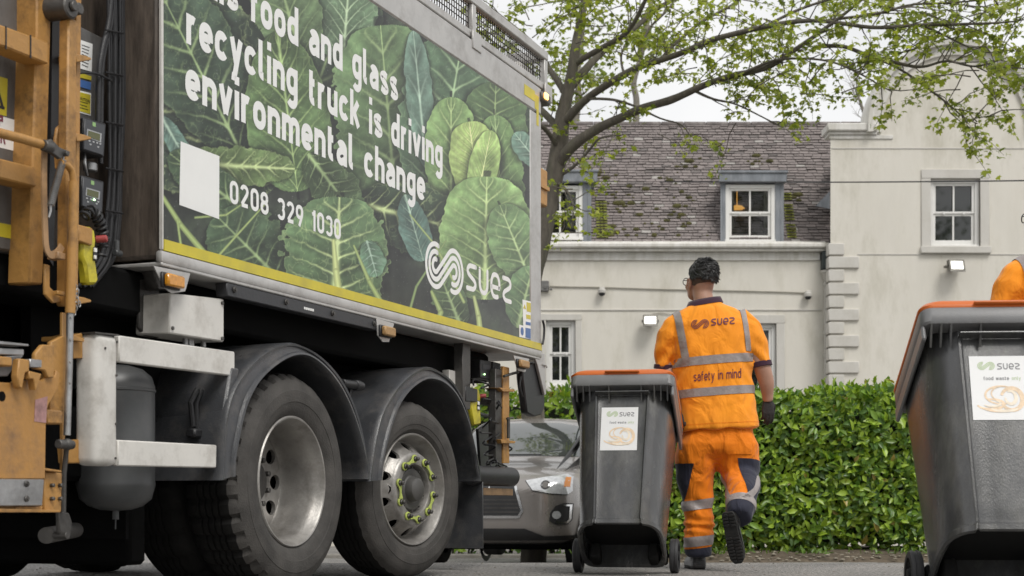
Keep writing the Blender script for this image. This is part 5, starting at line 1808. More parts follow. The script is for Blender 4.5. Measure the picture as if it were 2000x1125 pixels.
b.build('carriage_bracket', M_ORANGE, car_)
b = MB()
for px, py in ((99, 948), (115, 948), (99, 974), (115, 974)):
    c_ = tl(px, py, -.09); b.cyl((c_.x, -.09, c_.z), (c_.x, -.106, c_.z), .008, 6, .002)
b.build('bracket_bolts', M_DSTEEL, car_)
b = MB()
plate(b, [(-30, 692), (25, 698), (25, 716), (-30, 712)], -.15, .05, .005)
plate(b, [(38, 700), (58, 703), (58, 726), (50, 728), (44, 760), (38, 757), (34, 735)], -.16, .03, .004)
plate(b, [(57, 724), (80, 730), (82, 730), (70, 763), (66, 740), (57, 740)], -.16, .03, .003)
plate(b, [(70, 690), (84, 673), (107, 674), (106, 738), (94, 738), (88, 724), (68, 720)], -.135, .02, .004)
b.build('carriage_teeth', M_ORANGE, car_)
b = MB(); plate(b, [(59, 701), (82, 703), (82, 718), (59, 717)], -.165, .05, .002); plate(b, [(-60, 660), (56, 672), (56, 676), (-60, 668)], -.15, .08, .001); plate(b, [(-60, 676), (47, 682), (47, 694), (-60, 690)], -.14, .02, .002)
plate(b, [(-60, 700), (46, 694), (15, 735), (-60, 735)], -.06, .02, .002); b.build('wear_plate', M_STEEL, car_)
b = MB(); c_ = tl(4, 774, -.121); b.cyl((c_.x, -.1215, c_.z), (c_.x, -.1195, c_.z), .017, 20); b.build('carriage_hole', M_BLACK, car_)
b = MB(); plate(b, [(69, 781), (93, 774), (90, 826), (67, 823)], -.1216, .001); b.build('torn_sticker', mat('faded_red_sticker', (.36, .20, .19), .6, var=.35, scale=40), car_)
b = MB(); c_ = tl(131, 868, -.09); b.ball(c_, .022, 14, 10); b.cyl(c_ + Vector((-.05, 0, 0)), c_ + Vector((.03, 0, .0)), .017, 12, .003); b.tube([c_, tl(125, 925, -.06), tl(124, 1000, -.06)], .009, 8); b.build('ball_joint', M_DSTEEL, truck)
b = MB(); plate(b, [(116, 998), (136, 1002), (142, 1020), (138, 1050), (124, 1052), (117, 1040)], -.04, .02, .004)
c_ = tl(128, 1046, -.05); b.cyl((c_.x, -.06, c_.z), (c_.x, .0, c_.z), .014, 12, .002); b.cyl((c_.x - .02, .02, c_.z), (c_.x + .5, .30, c_.z + .01), .03, 18)
b.build('lift_foot', M_DSTEEL, truck)
b = MB(); plate(b, [(143, 655), (162, 650), (162, 700), (143, 700)], .03, .10, .003); plate(b, [(130, 860), (158, 858), (158, 905), (134, 905)], .05, .05, .004); plate(b, [(140, 655), (165, 660), (165, 668), (140, 664)], -.0, .14, .002)
b.build('lift_crossmember', M_ORANGE, truck)
# added black sheets: stop light showing through under the truck ahead of the wheels
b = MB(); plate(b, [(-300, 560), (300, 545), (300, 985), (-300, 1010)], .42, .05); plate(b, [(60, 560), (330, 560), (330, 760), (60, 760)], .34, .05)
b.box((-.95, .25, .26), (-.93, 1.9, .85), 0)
b.build('under_light_block', M_BLACK, truck)

# ---- the cluster under the box's rear end
b = MB(); plate(b, [(904, 665), (919, 668), (919, 800), (904, 800)], .05, .06, .004); b.build('frame_post', M_DSTEEL, truck)
b = MB(); plate(b, [(878, 722), (896, 726), (896, 778), (878, 774)], .10, .05, .004); b.build('white_bracket', M_WHITEP, truck)
for (x0, x1, y0) in ((938, 960, 702), (963, 978, 706)):
    b = MB(); plate(b, [(x0, y0), (x1, y0 + 4), (x1, y0 + 40), (x0, y0 + 36)], .10, .10, .004); cb = b.build('relay_box', M_BPLAS, truck)
    b = MB(); xa, xb = x0 + (x1 - x0) * .25, x0 + (x1 - x0) * .85; plate(b, [(xa, y0 + 10), (xb, y0 + 12), (xb, y0 + 21), (xa, y0 + 19)], .098, .001); b.build('display_face', M_FACE, cb)
    b = MB(); b.ball(tl(xa + 3, y0 + 29, .096), .005, 8, 6); b.build('status_light', emis('green_led', (.5, 1, .4), 4.0), cb)
b = MB()
plate(b, [(983, 715), (995, 718), (995, 905), (983, 905)], .05, .02, .003); plate(b, [(975, 757), (1007, 761), (1004, 765), (983, 765)], .03, .10, .002)
plate(b, [(978, 858), (1008, 862), (1005, 866), (980, 866)], .03, .10, .002)
b.build('rear_lift_post', M_ORANGE, truck)
b = MB(); plate(b, [(968, 720), (983, 722), (983, 905), (968, 905)], .06, .05, .003); plate(b, [(958, 775), (975, 778), (972, 790), (958, 790)], .1, .1); b.build('rear_post_web', M_DSTEEL, truck)
b = MB(); b.tube(PL([(993, 815), (993, 856)], .02), .011, 10); b.tube(PL([(990, 818), (1002, 816)], .02), .007, 8); b.tube(smoothpath(PL([(984, 735), (1000, 730), (1012, 727)], .03)), .009, 8)
b.build('rear_pin', M_DSTEEL, truck)
b = MB(); p_ = tl(962, 930, .05); q_ = tl(1001, 930, .05); b.cyl((p_.x - .35, .05, p_.z), (q_.x - .02, .05, p_.z), .062, 24, .008); b.build('buffer_roller', M_BPLAS, truck)
b = MB(); plate(b, [(935, 952), (1002, 955), (1002, 968), (935, 967)], .03, .04, .003); b.build('rear_step', mat('worn_timber', (.30, .19, .10), .7, var=.3, scale=12), truck)
b = MB(); plate(b, [(1021, 716), (1048, 706), (1054, 716), (1064, 768), (1064, 795), (1058, 810), (1044, 814), (1030, 806), (1027, 780), (1022, 740)], .02, .05, .008); b.build('rubber_flap', M_BPLAS, truck)
b = MB(); plate(b, [(1043, 694), (1064, 690), (1067, 770), (1064, 772), (1050, 712)], -.004, .02, .003); b.tube(smoothpath(PL([(1060, 712), (1066, 714), (1068, 718)], -.01)), .006, 6); b.build('corner_bracket', M_SILVER, truck)
b = MB(); b.tube(smoothpath(PL([(1018, 735), (1016, 755), (1021, 775)], .0)), .005, 6); b.build('flap_cable', M_BPLAS, truck)
b = MB(); plate(b, [(934, 838), (958, 822), (985, 912), (940, 920)], .25, .02, .003); b.build('splash_plate', M_TANK, truck)
# ------------------------------------------------------------------ wheelie bins
M_BIN = mat('dark_grey_bin_plastic', (0.068, 0.069, 0.072), .26, var=.16, scale=3.5, bump=.12, bscale=260, grime=(.24, .235, .22), gamt=.5, gscale=5.5, stretch=(1, 1, .4), spec=.65, rvar=.07)
rain_streaks(M_BIN, .28, (9, 9, 1.0))
M_BINU = mat('shaded_bin_underside', (0.006, 0.006, 0.006), .8, var=.2)  # near-black bin plastic: shade beneath the tipped bin put into the colour
M_RIMB = mat('bin_collar_plastic', (0.17, 0.17, 0.173), .38, var=.15, bump=.15, bscale=220, grime=(.22, .21, .2), gamt=.4, gscale=8)
M_LID = mat('orange_bin_lid', (0.60, 0.13, 0.012), .42, var=.12, bump=.1, bscale=160, grime=(.3, .09, .03), gamt=.4)
M_STICK = mat('bin_sticker_white', (.80, .80, .80), .45, var=.02)
M_SGREEN = mat('print_pale_green', (.50, .60, .38), .5, var=.05)
M_SGREY = mat('print_grey', (.22, .22, .23), .5, var=.05)
M_PEEL = mat('print_peel', (.80, .62, .44), .5, var=.25, scale=30)
M_PEEL2 = mat('print_peel_light', (.86, .76, .62), .5, var=.12, scale=30)
M_WHEEL = mat('bin_wheel_rubber', (.03, .03, .032), .6, var=.3, bump=.2, bscale=150)

def make_bin(loc, yaw, tilt, sc, label):
    root = empty('wheelie_bin', loc, R(yaw))
    tag(root, label, 'wheelie bin', 'grey wheelie bins with orange lids')
    AY, AZ = .24, .10
    TM = Matrix.Scale(sc, 4) @ Matrix.Diagonal((1, 1, 1.02, 1)) @ Matrix.Translation((0, 0, AZ)) @ Matrix.Rotation(R(-tilt), 4, 'X') @ Matrix.Translation((0, -AY, -AZ))
    def fin(mb, name, m_, par, **kw):
        mb.v = [tuple(TM @ Vector(p)) for p in mb.v]
        return mb.build(name, m_, par, **kw)
    def hx(z): return .238 + (.280 - .238) * (z - .05) / .88
    def y0(z): return -.245 - (.345 - .245) * ((z - .05) / .88)
    def y1(z): return .225 + .045 * (z - .05) / .88
    def ring(z, inset=0.0, dz=None):
        h, a, c = hx(z) - inset, y0(z) + inset, y1(z) - inset
        k = h / .28
        half = [(0, a + .011), (.07 * k, a + .011), (.138 * k, a + .011), (.142 * k, a + .009), (.149 * k, a - .003), (.158 * k, a - .003), (.166 * k, a + .003), (.195 * k, a + .012), (.222 * k, a + .032), (.245 * k, a + .062), (.263 * k, a + .105), (h - .004, a + .17), (h, a + .25),
                (h, c - .10), (h - .006, c - .05), (h - .03, c - .012), (h - .06, c), (.09 * k, c), (0, c)]
        out = [(x, y, z) for x, y in half] + [(-x, y, z) for x, y in half[-2:0:-1]]
        if dz:
            out = [(x, y, z + dz(x, y)) for x, y, z in out]
        return [Vector(p) for p in out]
    b = MB()
    drop = lambda x, y: -.045 * max(0, (y + .16) / .35) + .010 * (1 if abs(x) < .14 and y < -.2 else 0)
    R_ = [ring(.30), ring(.50), ring(.70), ring(.84), ring(.86), ring(.90), ring(.925)]
    low = [ring(.105, 0, drop), ring(.12, .0, drop), ring(.15), ring(.18)]
    lip = [ring(.075, -.010, drop), ring(.095, -.010, drop)]
    b.loft([ring(.16, .02), ring(.085, .016, drop), ring(.070, .0, drop)] + lip + low + R_, caps=False)
    body = fin(b, 'body', M_BIN, root, sharp=32)
    b = MB(); r_ = ring(.155, .021); b.add(r_, [tuple(range(len(r_)))])
    for x in (-.17, .17):
        b.box((x - .03, .10, .03), (x + .03, .25, .12), .01)
    fin(b, 'base', M_BINU, body)
    # recess under the collar and its ribs
    def rr(hx_, ya, yb, z, c=.05, n=5):
        pts = []
        for (cx, cy, a0) in ((hx_ - c, ya + c, -90), (hx_ - c, yb - c, 0), (-hx_ + c, yb - c, 90), (-hx_ + c, ya + c, 180)):
            for i in range(n + 1):
                a = R(a0 + 90 * i / n)
                pts.append(Vector((cx + c * math.cos(a), cy + c * math.sin(a), z)))
        return pts
    b = MB()
    b.loft([rr(.270, -.330, .272, .868, .05), rr(.296, -.392, .30, .872, .04), rr(.300, -.398, .305, .880, .042), rr(.302, -.402, .306, .930, .045), rr(.298, -.398, .302, .938, .045), rr(.270, -.36, .28, .938, .05)], caps=False)
    # the deep side skirts of the collar
    for s in (-1, 1):
        b.box((s * .282, -.372, .815), (s * .2985, .30, .876), .006)
    col_ = fin(b, 'collar', M_RIMB, root, sharp=32)
    b = MB()
    for i in range(15):
        x = -.262 + i * .0374
        if abs(x) < .15 and i % 5: continue
        b.prism([(x - .004, -.392, .872), (x - .004, -.335, .80), (x - .004, -.325, .872)], (.008, 0, 0))
    b.box((-.155, -.378, .838), (.155, -.334, .846), .002)
    fin(b, 'collar_ribs', M_BIN, col_)
    # lid
    b = MB()
    lr = [rr(.302, -.398, .306, .9385, .05), rr(.305, -.402, .308, .948, .05), rr(.294, -.392, .300, .968, .06)]
    for t, hgt in ((.92, .992), (.78, 1.015), (.5, 1.030), (.25, 1.036)):
        lr.append([Vector((p.x * t, -.04 + (p.y + .04) * t, hgt)) for p in rr(.286, -.388, .296, 0, .06)])
    b.loft(lr, caps=True)
    lid = fin(b, 'lid', M_LID, root, sharp=50)
    b = MB(); b.box((-.10, -.418, .945), (.10, -.385, .957), .005); fin(b, 'lid_grip', M_LID, lid)
    # handle and hinge at the back
    b = MB()
    b.tube([(-.26, .285, .90), (-.26, .36, .915), (-.24, .375, .917), (.24, .375, .917), (.26, .36, .915), (.26, .285, .90)], .014, 10)
    for x in (-.19, -.06, .06, .19): b.box((x - .012, .28, .885), (x + .012, .372, .925), .004)
    fin(b, 'handle', M_RIMB, root)
    # wheels
    b = MB(); b.cyl((-.30, AY, AZ), (.30, AY, AZ), .011, 12); b.box((-.245, AY - .03, .05), (-.20, AY + .03, .14), .01); b.box((.20, AY - .03, .05), (.245, AY + .03, .14), .01)
    fin(b, 'axle', M_BINU, root)
    for s in (-1, 1):
        Mx = Matrix.Translation((s * .285, AY, AZ)) @ Matrix.Rotation(R(90), 4, 'Y')
        b = MB(); b.lathe([(.072, -.024), (.088, -.026), (.097, -.022), (.1, -.012), (.1, -.008), (.097, -.006), (.097, .006), (.1, .008), (.1, .012), (.097, .022), (.088, .026), (.072, .024)], Mx, 40)
        w = fin(b, 'wheel', M_WHEEL, root)
        b = MB(); b.lathe([(.073, -.022), (.066, -.012), (.03, -.008), (.026, -.028), (.0, -.028)], Mx, 28); b.lathe([(.073, .022), (.066, .012), (.03, .008), (.026, .028), (.0, .028)], Mx, 28)
        for k in range(6):
            a = 2 * math.pi * k / 6
            b.box((-.011, -.005, -.018), (.011, .005, .018), .002, Mx @ Matrix.Rotation(a, 4, 'Z') @ Matrix.Translation((.048, 0, 0)))
        fin(b, 'wheel_hub', M_BINU, w)
    # sticker on the front panel
    def FP(x, z, l=0.0): return Vector((x, y0(z) + .011 - .002 - l, z))
    xa, xb, za, zb_ = -.118, .094, .512, .770
    b = MB(); b.prism([FP(xa, za), FP(xb, za), FP(xb, zb_), FP(xa, zb_)], (0, -.0008, 0)); st = fin(b, 'sticker', M_STICK, root)
    def wr(vf, x0, x1, zc, sy, m_, name, l=.0016):
        vs, fs = vf
        a, c = min(v[0] for v in vs), max(v[0] for v in vs)
        q = MB(); q.add([FP(x0 + (v[0] - a) / (c - a) * (x1 - x0), zc + v[1] * sy, l) for v in vs], fs)
        return fin(q, name, m_, st, clean=False, sharp=None)
    wr(swirl2d(), xa + .03, xa + .096, zb_ - .040, .0165, M_SGREEN, 'swirl_mark')
    wr(word2d(), xa + .104, xa + .190, zb_ - .053, .021, M_SGREY, 'brand_word')
    q = MB(); sans_mesh(q, 'food waste', xa + .050, xa + .146, zb_ - .098, .0105, lambda x, y, l: FP(x, y, .0016 + l), .10, .36, .0002); fin(q, 'sticker_words', M_SGREY, st, clean=False, sharp=None)
    q = MB(); sans_mesh(q, 'only', xa + .156, xa + .190, zb_ - .098, .0105, lambda x, y, l: FP(x, y, .0016 + l), .10, .36, .0002); fin(q, 'sticker_words', M_SGREEN, st, clean=False, sharp=None)
    # orange peel curls
    q = MB()
    def curl(cx, cz, rx, rz_, a0, a1, w0, w1, l):
        n = 30; vs, fs = [], []
        for i in range(n + 1):
            t = i / n; a = R(a0 + (a1 - a0) * t); w = w0 + (w1 - w0) * math.sin(math.pi * t)
            vs += [FP(cx + (rx - w) * math.cos(a), cz + (rz_ - w) * math.sin(a), l), FP(cx + (rx + w) * math.cos(a), cz + (rz_ + w) * math.sin(a), l)]
        fs = [(2 * i, 2 * i + 1, 2 * i + 3, 2 * i + 2) for i in range(n)]
        return vs, fs
    cz = za + .085
    for args in ((xa + .070, cz - .022, .050, .020, -170, 100, .003, .006, .0016), (xa + .112, cz + .014, .060, .036, 30, 290, .002, .004, .0018), (xa + .150, cz - .002, .040, .044, -150, 160, .005, .009, .0020), (xa + .110, cz - .034, .070, .016, 180, 350, .003, .006, .0022), (xa + .120, cz + .020, .045, .030, 60, 230, .001, .003, .0024)):
        q.add(*curl(*args))
    fin(q, 'peel_picture', M_PEEL, st, clean=False, sharp=None)
    q = MB()
    for args in ((xa + .146, cz + .004, .020, .026, -180, 120, .003, .007, .0022), (xa + .120, cz - .036, .05, .014, 190, 350, .003, .006, .0024), (xa + .075, cz - .020, .030, .012, -160, 60, .002, .004, .0026)):
        q.add(*curl(*args))
    fin(q, 'peel_picture', M_PEEL2, st, clean=False, sharp=None)
    return root
# wheel contact points on the road
make_bin((.676, 8.85, 0), -11, 25.5, 1.0, 'grey wheelie bin tipped back behind the man beside the truck, its whole front showing')
make_bin((1.98, 6.25, 0), -5, 25, 1.04, 'grey wheelie bin nearest the camera, tipped back and cut off by the right edge')
# ------------------------------------------------------------------ the parked car
M_CARP = mat('grey_metallic_car_paint', (0.27, 0.25, 0.235), .28, metal=.5, var=.05, scale=2, coat=.8, spec=.5, rvar=.04)
M_CHROME = mat('chrome_trim', (.72, .72, .72), .15, metal=1.0, var=.05)
M_CARB = mat('black_bumper_plastic', (.022, .022, .023), .5, var=.2, bump=.1, bscale=200)
M_WSCR = mat('windscreen_glass', (.035, .042, .040), .03, var=.2, scale=1.5, spec=1.0, rvar=0, coat=1.0)
M_LENS = mat('headlamp_lens', (.62, .63, .64), .08, var=.2, scale=30, metal=.35, coat=1.0, rvar=.03)
M_RED = mat('amber_indicator', (.75, .26, .03), .2, var=.1, coat=.6)
car = empty('parked_car', (-.24, 16.0, gz(0, 16.6) + .005), R(-13))
car.scale = (1.07, 1.07, 1.07)
tag(car, 'grey metallic crossover parked nose out behind the truck in front of the hedge', 'car')

ST = [ # y, half width, bottom z, shoulder z, window base (x,z), roof edge (x,z), top z
    (-.02, .42, .40, .70, (.38, .74), (.30, .76), .77), (.02, .60, .30, .76, (.54, .80), (.42, .825), .84), (.09, .725, .24, .82, (.66, .86), (.50, .885), .90),
    (.20, .80, .22, .87, (.73, .91), (.55, .935), .95), (.36, .850, .22, .90, (.775, .945), (.58, .975), .992), (.62, .878, .22, .93, (.79, .975), (.60, 1.015), 1.035),
    (1.0, .885, .22, .955, (.79, 1.005), (.62, 1.055), 1.08), (1.16, .885, .22, .97, (.785, 1.03), (.66, 1.085), 1.115), (1.40, .885, .22, .975, (.78, 1.06), (.672, 1.235), 1.275),
    (1.65, .885, .22, .98, (.775, 1.07), (.655, 1.385), 1.435), (1.88, .885, .22, .985, (.77, 1.075), (.635, 1.495), 1.555), (2.1, .885, .22, .99, (.77, 1.08), (.62, 1.545), 1.605),
    (2.6, .885, .22, 1.0, (.77, 1.085), (.62, 1.56), 1.625), (3.3, .88, .24, 1.03, (.76, 1.10), (.60, 1.53), 1.60), (3.85, .85, .28, 1.04, (.73, 1.12), (.56, 1.44), 1.50), (4.15, .78, .34, 1.02, (.68, 1.08), (.55, 1.12), 1.16), (4.27, .62, .45, .85, (.55, .88), (.5, .9), .92)]
rings = []
for (y, xs_, zb_, zs, (xw, zw), (xr_, zr_), zt_) in ST:
    half = [(0, zb_), (xs_ * .9, zb_), (xs_ * .985, zb_ + .06), (xs_ * 1.0, .52 if zb_ < .4 else .55), (xs_, .70 if zs > .75 else zs - .04), (xs_ * .975, zs), (xw, zw), ((xw + xr_) / 2 + .008, (zw + zr_) / 2 + .004), (xr_, zr_), (xr_ * .88, zr_ + (zt_ - zr_) * .45), (xr_ * .5, zr_ + (zt_ - zr_) * .85), (0, zt_)]
    rings.append([Vector((x, y, z)) for x, z in half] + [Vector((-x, y, z)) for x, z in half[-2:0:-1]])
b = MB(); b.loft(rings)
body = b.build('body', M_CARP, car, sharp=None)
sub = body.modifiers.new('round', 'SUBSURF'); sub.levels = 2; sub.render_levels = 2
dg = bpy.context.evaluated_depsgraph_get()
me2 = bpy.data.meshes.new_from_object(body.evaluated_get(dg))
body.modifiers.clear(); body.data = me2; me2.shade_smooth()
CB = BVHTree.FromPolygons([v.co.copy() for v in me2.vertices], [tuple(p.vertices) for p in me2.polygons])
def skin_patch(name, outline, m_, lift=.006, par=None, step=.045, axis='y', thick=0.0):
    """outline (x, z) seen from the front, laid on the bodywork"""
    bm = bmesh.new()
    vs = [bm.verts.new((x, -2, z)) for x, z in outline]   # front elevation
    bm.faces.new(vs)
    xs_ = [p[0] for p in outline]; zs_ = [p[1] for p in outline]
    for lo, hi, ax in ((min(xs_), max(xs_), 0), (min(zs_), max(zs_), 2)):
        v = lo + step
        while v < hi:
            co = Vector((0, 0, 0)); co[ax] = v; no = Vector((0, 0, 0)); no[ax] = 1
            bmesh.ops.bisect_plane(bm, geom=bm.verts[:] + bm.edges[:] + bm.faces[:], plane_co=co, plane_no=no)
            v += step
    for v in bm.verts:
        h = CB.ray_cast(v.co, Vector((0, 1, 0)))
        if h[0] is None:
            h = CB.find_nearest(Vector((v.co.x, .3, v.co.z)))
        v.co = h[0] + (h[1].normalized() if h[1].y < 0 or abs(h[1].z) > 0 else Vector((0, -1, 0))) * lift
    mb = MB(); mb.addbm(bm)
    return mb.build(name, m_, par or car, sharp=None)
mir = lambda o: [(-x, z) for x, z in reversed(o)]
skin_patch('windscreen', [(-.735, 1.125), (-.3, 1.14), (.3, 1.14), (.735, 1.125), (.62, 1.47), (.35, 1.525), (-.35, 1.525), (-.62, 1.47)], M_WSCR, .004)
for s in (1, -1):
    f0 = (lambda o: o) if s > 0 else mir
    up = lambda o, d: [(x, z + d) for x, z in o]
    skin_patch('pillar_trim', f0(up([(.738, 1.12), (.765, 1.12), (.655, 1.45), (.625, 1.47)], .0)), M_CARB, .005)
    hl = skin_patch('headlight', f0(up([(.36, .80), (.44, .705), (.60, .675), (.76, .665), (.795, .70), (.79, .84), (.74, .865), (.55, .835)], .055)), M_LENS, .008)
    skin_patch('indicator', f0(up([(.725, .74), (.775, .74), (.775, .835), (.735, .835)], .055)), M_RED, .010, hl)
    skin_patch('projector', f0(up([(.56 + .045 * math.cos(k * .524), .755 + .045 * math.sin(k * .524)) for k in range(12)], .055)), M_CARB, .010, hl, step=.09)
    skin_patch('projector_glass', f0(up([(.56 + .03 * math.cos(k * .524), .755 + .03 * math.sin(k * .524)) for k in range(12)], .055)), M_DSTEEL, .014, hl, step=.09)
    skin_patch('headlamp_edge', f0(up([(.35, .805), (.44, .697), (.60, .667), (.76, .657), (.76, .665), (.60, .675), (.44, .705), (.36, .80)], .055)), M_CARB, .0065, hl)
    fb = skin_patch('fog_light', f0(up([(.60, .37), (.66, .335), (.76, .335), (.795, .38), (.805, .545), (.74, .55), (.66, .52), (.61, .45)], .085)), M_CARB, .007)
    skin_patch('chrome_bezel', f0(up([(.655, .35), (.76, .348), (.785, .385), (.795, .535), (.72, .535), (.72, .518), (.776, .518), (.768, .392), (.752, .365), (.66, .368)], .085)), M_CHROME, .011, fb)
    skin_patch('fog_lens', f0(up([(.665 + .04 * math.cos(k * .524), .43 + .04 * math.sin(k * .524)) for k in range(12)], .085)), M_LENS, .011, fb, step=.09)
gr_ = skin_patch('grille', up([(-.24, .76), (.24, .76), (.27, .70), (.335, .47), (.30, .42), (-.30, .42), (-.335, .47), (-.27, .70)], .08), M_CARB, .008)
skin_patch('chrome_surround', up([(-.35, .475), (-.31, .402), (.31, .402), (.35, .475), (.28, .72), (.255, .715), (.322, .475), (.292, .428), (-.292, .428), (-.322, .475), (-.255, .715), (-.28, .72)], .08), M_CHROME, .013, gr_)
for z in (.46, .50, .54, .58):
    skin_patch('grille_bar', up([(-.30, z), (.30, z), (.30, z + .008), (-.30, z + .008)], .08), M_DSTEEL, .011, gr_)
skin_patch('lower_bumper', [(-.86, .225), (.86, .225), (.865, .315), (.55, .305), (.36, .38), (-.36, .38), (-.55, .305), (-.865, .315)], M_CARB, .007)
skin_patch('badge', [(.0, .80), (.035, .73), (0, .755), (-.035, .73)], M_CHROME, .012)
b = MB(); b.tube(smoothpath([(-.70, 1.09, 1.135), (-.2, 1.07, 1.15), (.3, 1.09, 1.15)], 4), .008, 6); b.build('wiper', M_CARB, car)
b = MB(); b.box((-.62, 1.7, 1.63), (-.58, 3.3, 1.665), .012); b.box((.58, 1.7, 1.63), (.62, 3.3, 1.665), .012); b.build('roof_rails', M_CARB, car)
for s in (1, -1):
    b = MB(); b.ball((s * .985, 1.42, 1.075), (.10, .06, .075), 14, 10); mi = b.build('wing_mirror', M_CARP, car)
    b = MB(); b.box((s * .84, 1.40, 1.02), (s * .93, 1.44, 1.05), .008); b.build('mirror_arm', M_CARB, mi)
    b = MB()
    b.add([(s * .80, 1.55, 1.08), (s * .79, 2.55, 1.09), (s * .665, 2.5, 1.50), (s * .67, 1.98, 1.49)], [(0, 1, 2, 3)]); b.add([(s * .79, 2.62, 1.09), (s * .775, 3.4, 1.12), (s * .64, 3.2, 1.49), (s * .66, 2.6, 1.50)], [(0, 1, 2, 3)])
    b.v = [((x + s * .012), y, z) for x, y, z in b.v]
    b.build('side_window', M_WSCR, car, clean=False)
    for y in (.80, 3.42):
        Mx = Matrix.Translation((s * .78, y, .33)) @ Matrix.Rotation(R(90), 4, 'Y')
        b = MB(); b.lathe([(.225, -.10), (.30, -.112), (.325, -.10), (.332, -.08), (.332, .08), (.325, .10), (.30, .112), (.225, .10)], Mx, 36); w = b.build('wheel', M_RUBBER, car)
        b = MB(); b.lathe([(.228, s * .10), (.215, s * .085), (.20, s * .04), (.0, s * .05)], Mx, 28)
        for k in range(10):
            a = 2 * math.pi * k / 10
            b.box((.05, -.014, s * .06), (.215, .014, s * .095), .004, Mx @ Matrix.Rotation(a, 4, 'Z'))
        b.build('alloy', M_SILVER, w)
        b = MB(); b.lathe([(.345, s * .10), (.40, s * .112), (.41, s * .108), (.41, -.1), (.345, -.1)], Mx, 30, R(0) if s > 0 else R(0)); b.build('arch_liner', M_CARB, w)
b = MB(); b.box((-.75, .35, .16), (.75, 3.9, .26), .03); b.box((-.8, .5, .26), (.8, 1.1, .6), .02); b.build('underfloor', M_BLACK, car)
# ------------------------------------------------------------------ hedges and trees
def leaf_obj(name, leaves, m_, parent=None, shape='laurel'):
    """leaves: list of (pos, dir, normal, length, width, colour); one mesh of small folded leaves"""
    n = len(leaves)
    if shape == 'laurel':
        prof = [(0, 0, 0), (.25, .42, .10), (.6, .5, .13), (1, 0, -.06), (.6, -.5, .13), (.25, -.42, .10), (.28, 0, 0), (.62, 0, .02)]
        fc = [(0, 6, 1), (1, 6, 7, 2), (2, 7, 3), (0, 5, 6), (5, 4, 7, 6), (4, 3, 7)]
    else:   # maple: five-lobed
        prof = [(0, 0, 0), (.10, .30, .02), (.02, .52, -.05), (.34, .36, .03), (.52, .60, -.06), (.60, .24, .03), (1, 0, -.10), (.60, -.24, .03), (.52, -.60, -.06), (.34, -.36, .03), (.02, -.52, -.05), (.10, -.30, .02), (.38, 0, .05)]
        fc = [(12, 0, 1, 2), (12, 2, 3, 4), (12, 4, 5, 6), (12, 6, 7, 8), (12, 8, 9, 10), (12, 10, 11, 0)]
    P = np.array(prof, np.float32); k = len(prof)
    A = np.array([[*l[0]] for l in leaves], np.float32); D = np.array([[*l[1]] for l in leaves], np.float32); N = np.array([[*l[2]] for l in leaves], np.float32)
    Ln = np.array([l[3] for l in leaves], np.float32); Wd = np.array([l[4] for l in leaves], np.float32)
    D /= np.linalg.norm(D, axis=1, keepdims=True) + 1e-9
    S_ = np.cross(D, N); S_ /= np.linalg.norm(S_, axis=1, keepdims=True) + 1e-9
    N = np.cross(S_, D)
    V = A[:, None, :] + D[:, None, :] * (P[None, :, 0:1] * Ln[:, None, None]) + S_[:, None, :] * (P[None, :, 1:2] * Wd[:, None, None]) + N[:, None, :] * (P[None, :, 2:3] * Ln[:, None, None])
    nf = len(fc)
    loops = []; tot = []
    for f in fc: loops += list(f); tot.append(len(f))
    nl = len(loops)
    LV = (np.array(loops)[None, :] + (np.arange(n) * k)[:, None]).ravel().astype(np.int32)
    LT = np.tile(np.array(tot, np.int32), n)
    LS = np.concatenate([[0], np.cumsum(LT)[:-1]]).astype(np.int32)
    me = bpy.data.meshes.new(name)
    me.vertices.add(n * k); me.vertices.foreach_set('co', V.reshape(-1))
    me.loops.add(n * nl); me.loops.foreach_set('vertex_index', LV)
    me.polygons.add(n * nf); me.polygons.foreach_set('loop_start', LS); me.polygons.foreach_set('loop_total', LT)
    me.update(calc_edges=True); me.validate()
    ca = me.color_attributes.new('tone', 'FLOAT_COLOR', 'POINT')
    C = np.ones((n, k, 4), np.float32); C[:, :, :3] = np.array([[*l[5]] for l in leaves], np.float32)[:, None, :]
    ca.data.foreach_set('color', C.reshape(-1))
    me.shade_smooth()
    me.materials.append(m_)
    o = bpy.data.objects.new(name, me); COL.objects.link(o)
    if parent: o.parent = parent
    return o

def leaf_mat(name, rough, trans, spec=.5):
    m = tone_mat(name, rough, 'tone', bump=0, mottle=.12, mscale=30, spec=spec)
    nt = m.node_tree; b = nt.nodes['Principled BSDF']
    src = b.inputs['Base Color'].links[0].from_socket
    t = nd(nt, 'ShaderNodeBsdfTranslucent'); mx = nd(nt, 'ShaderNodeMixShader'); mx.inputs[0].default_value = trans
    sc_ = nd(nt, 'ShaderNodeVectorMath', operation='MULTIPLY'); sc_.inputs[1].default_value = (1.5, 1.6, .7)
    nt.links.new(src, sc_.inputs[0]); nt.links.new(sc_.outputs[0], t.inputs['Color'])
    nt.links.new(b.outputs[0], mx.inputs[1]); nt.links.new(t.outputs[0], mx.inputs[2])
    nt.links.new(mx.outputs[0], nt.nodes['Material Output'].inputs['Surface'])
    return m
M_LAUREL = leaf_mat('laurel_leaf', .34, .25)
M_MAPLE = leaf_mat('young_maple_leaf', .55, .45)
M_TWIG = mat('dark_twig', (.035, .028, .020), .9, var=.3)
M_HCORE = mat('hedge_depth', (.012, .016, .007), .95, var=.5, scale=8)

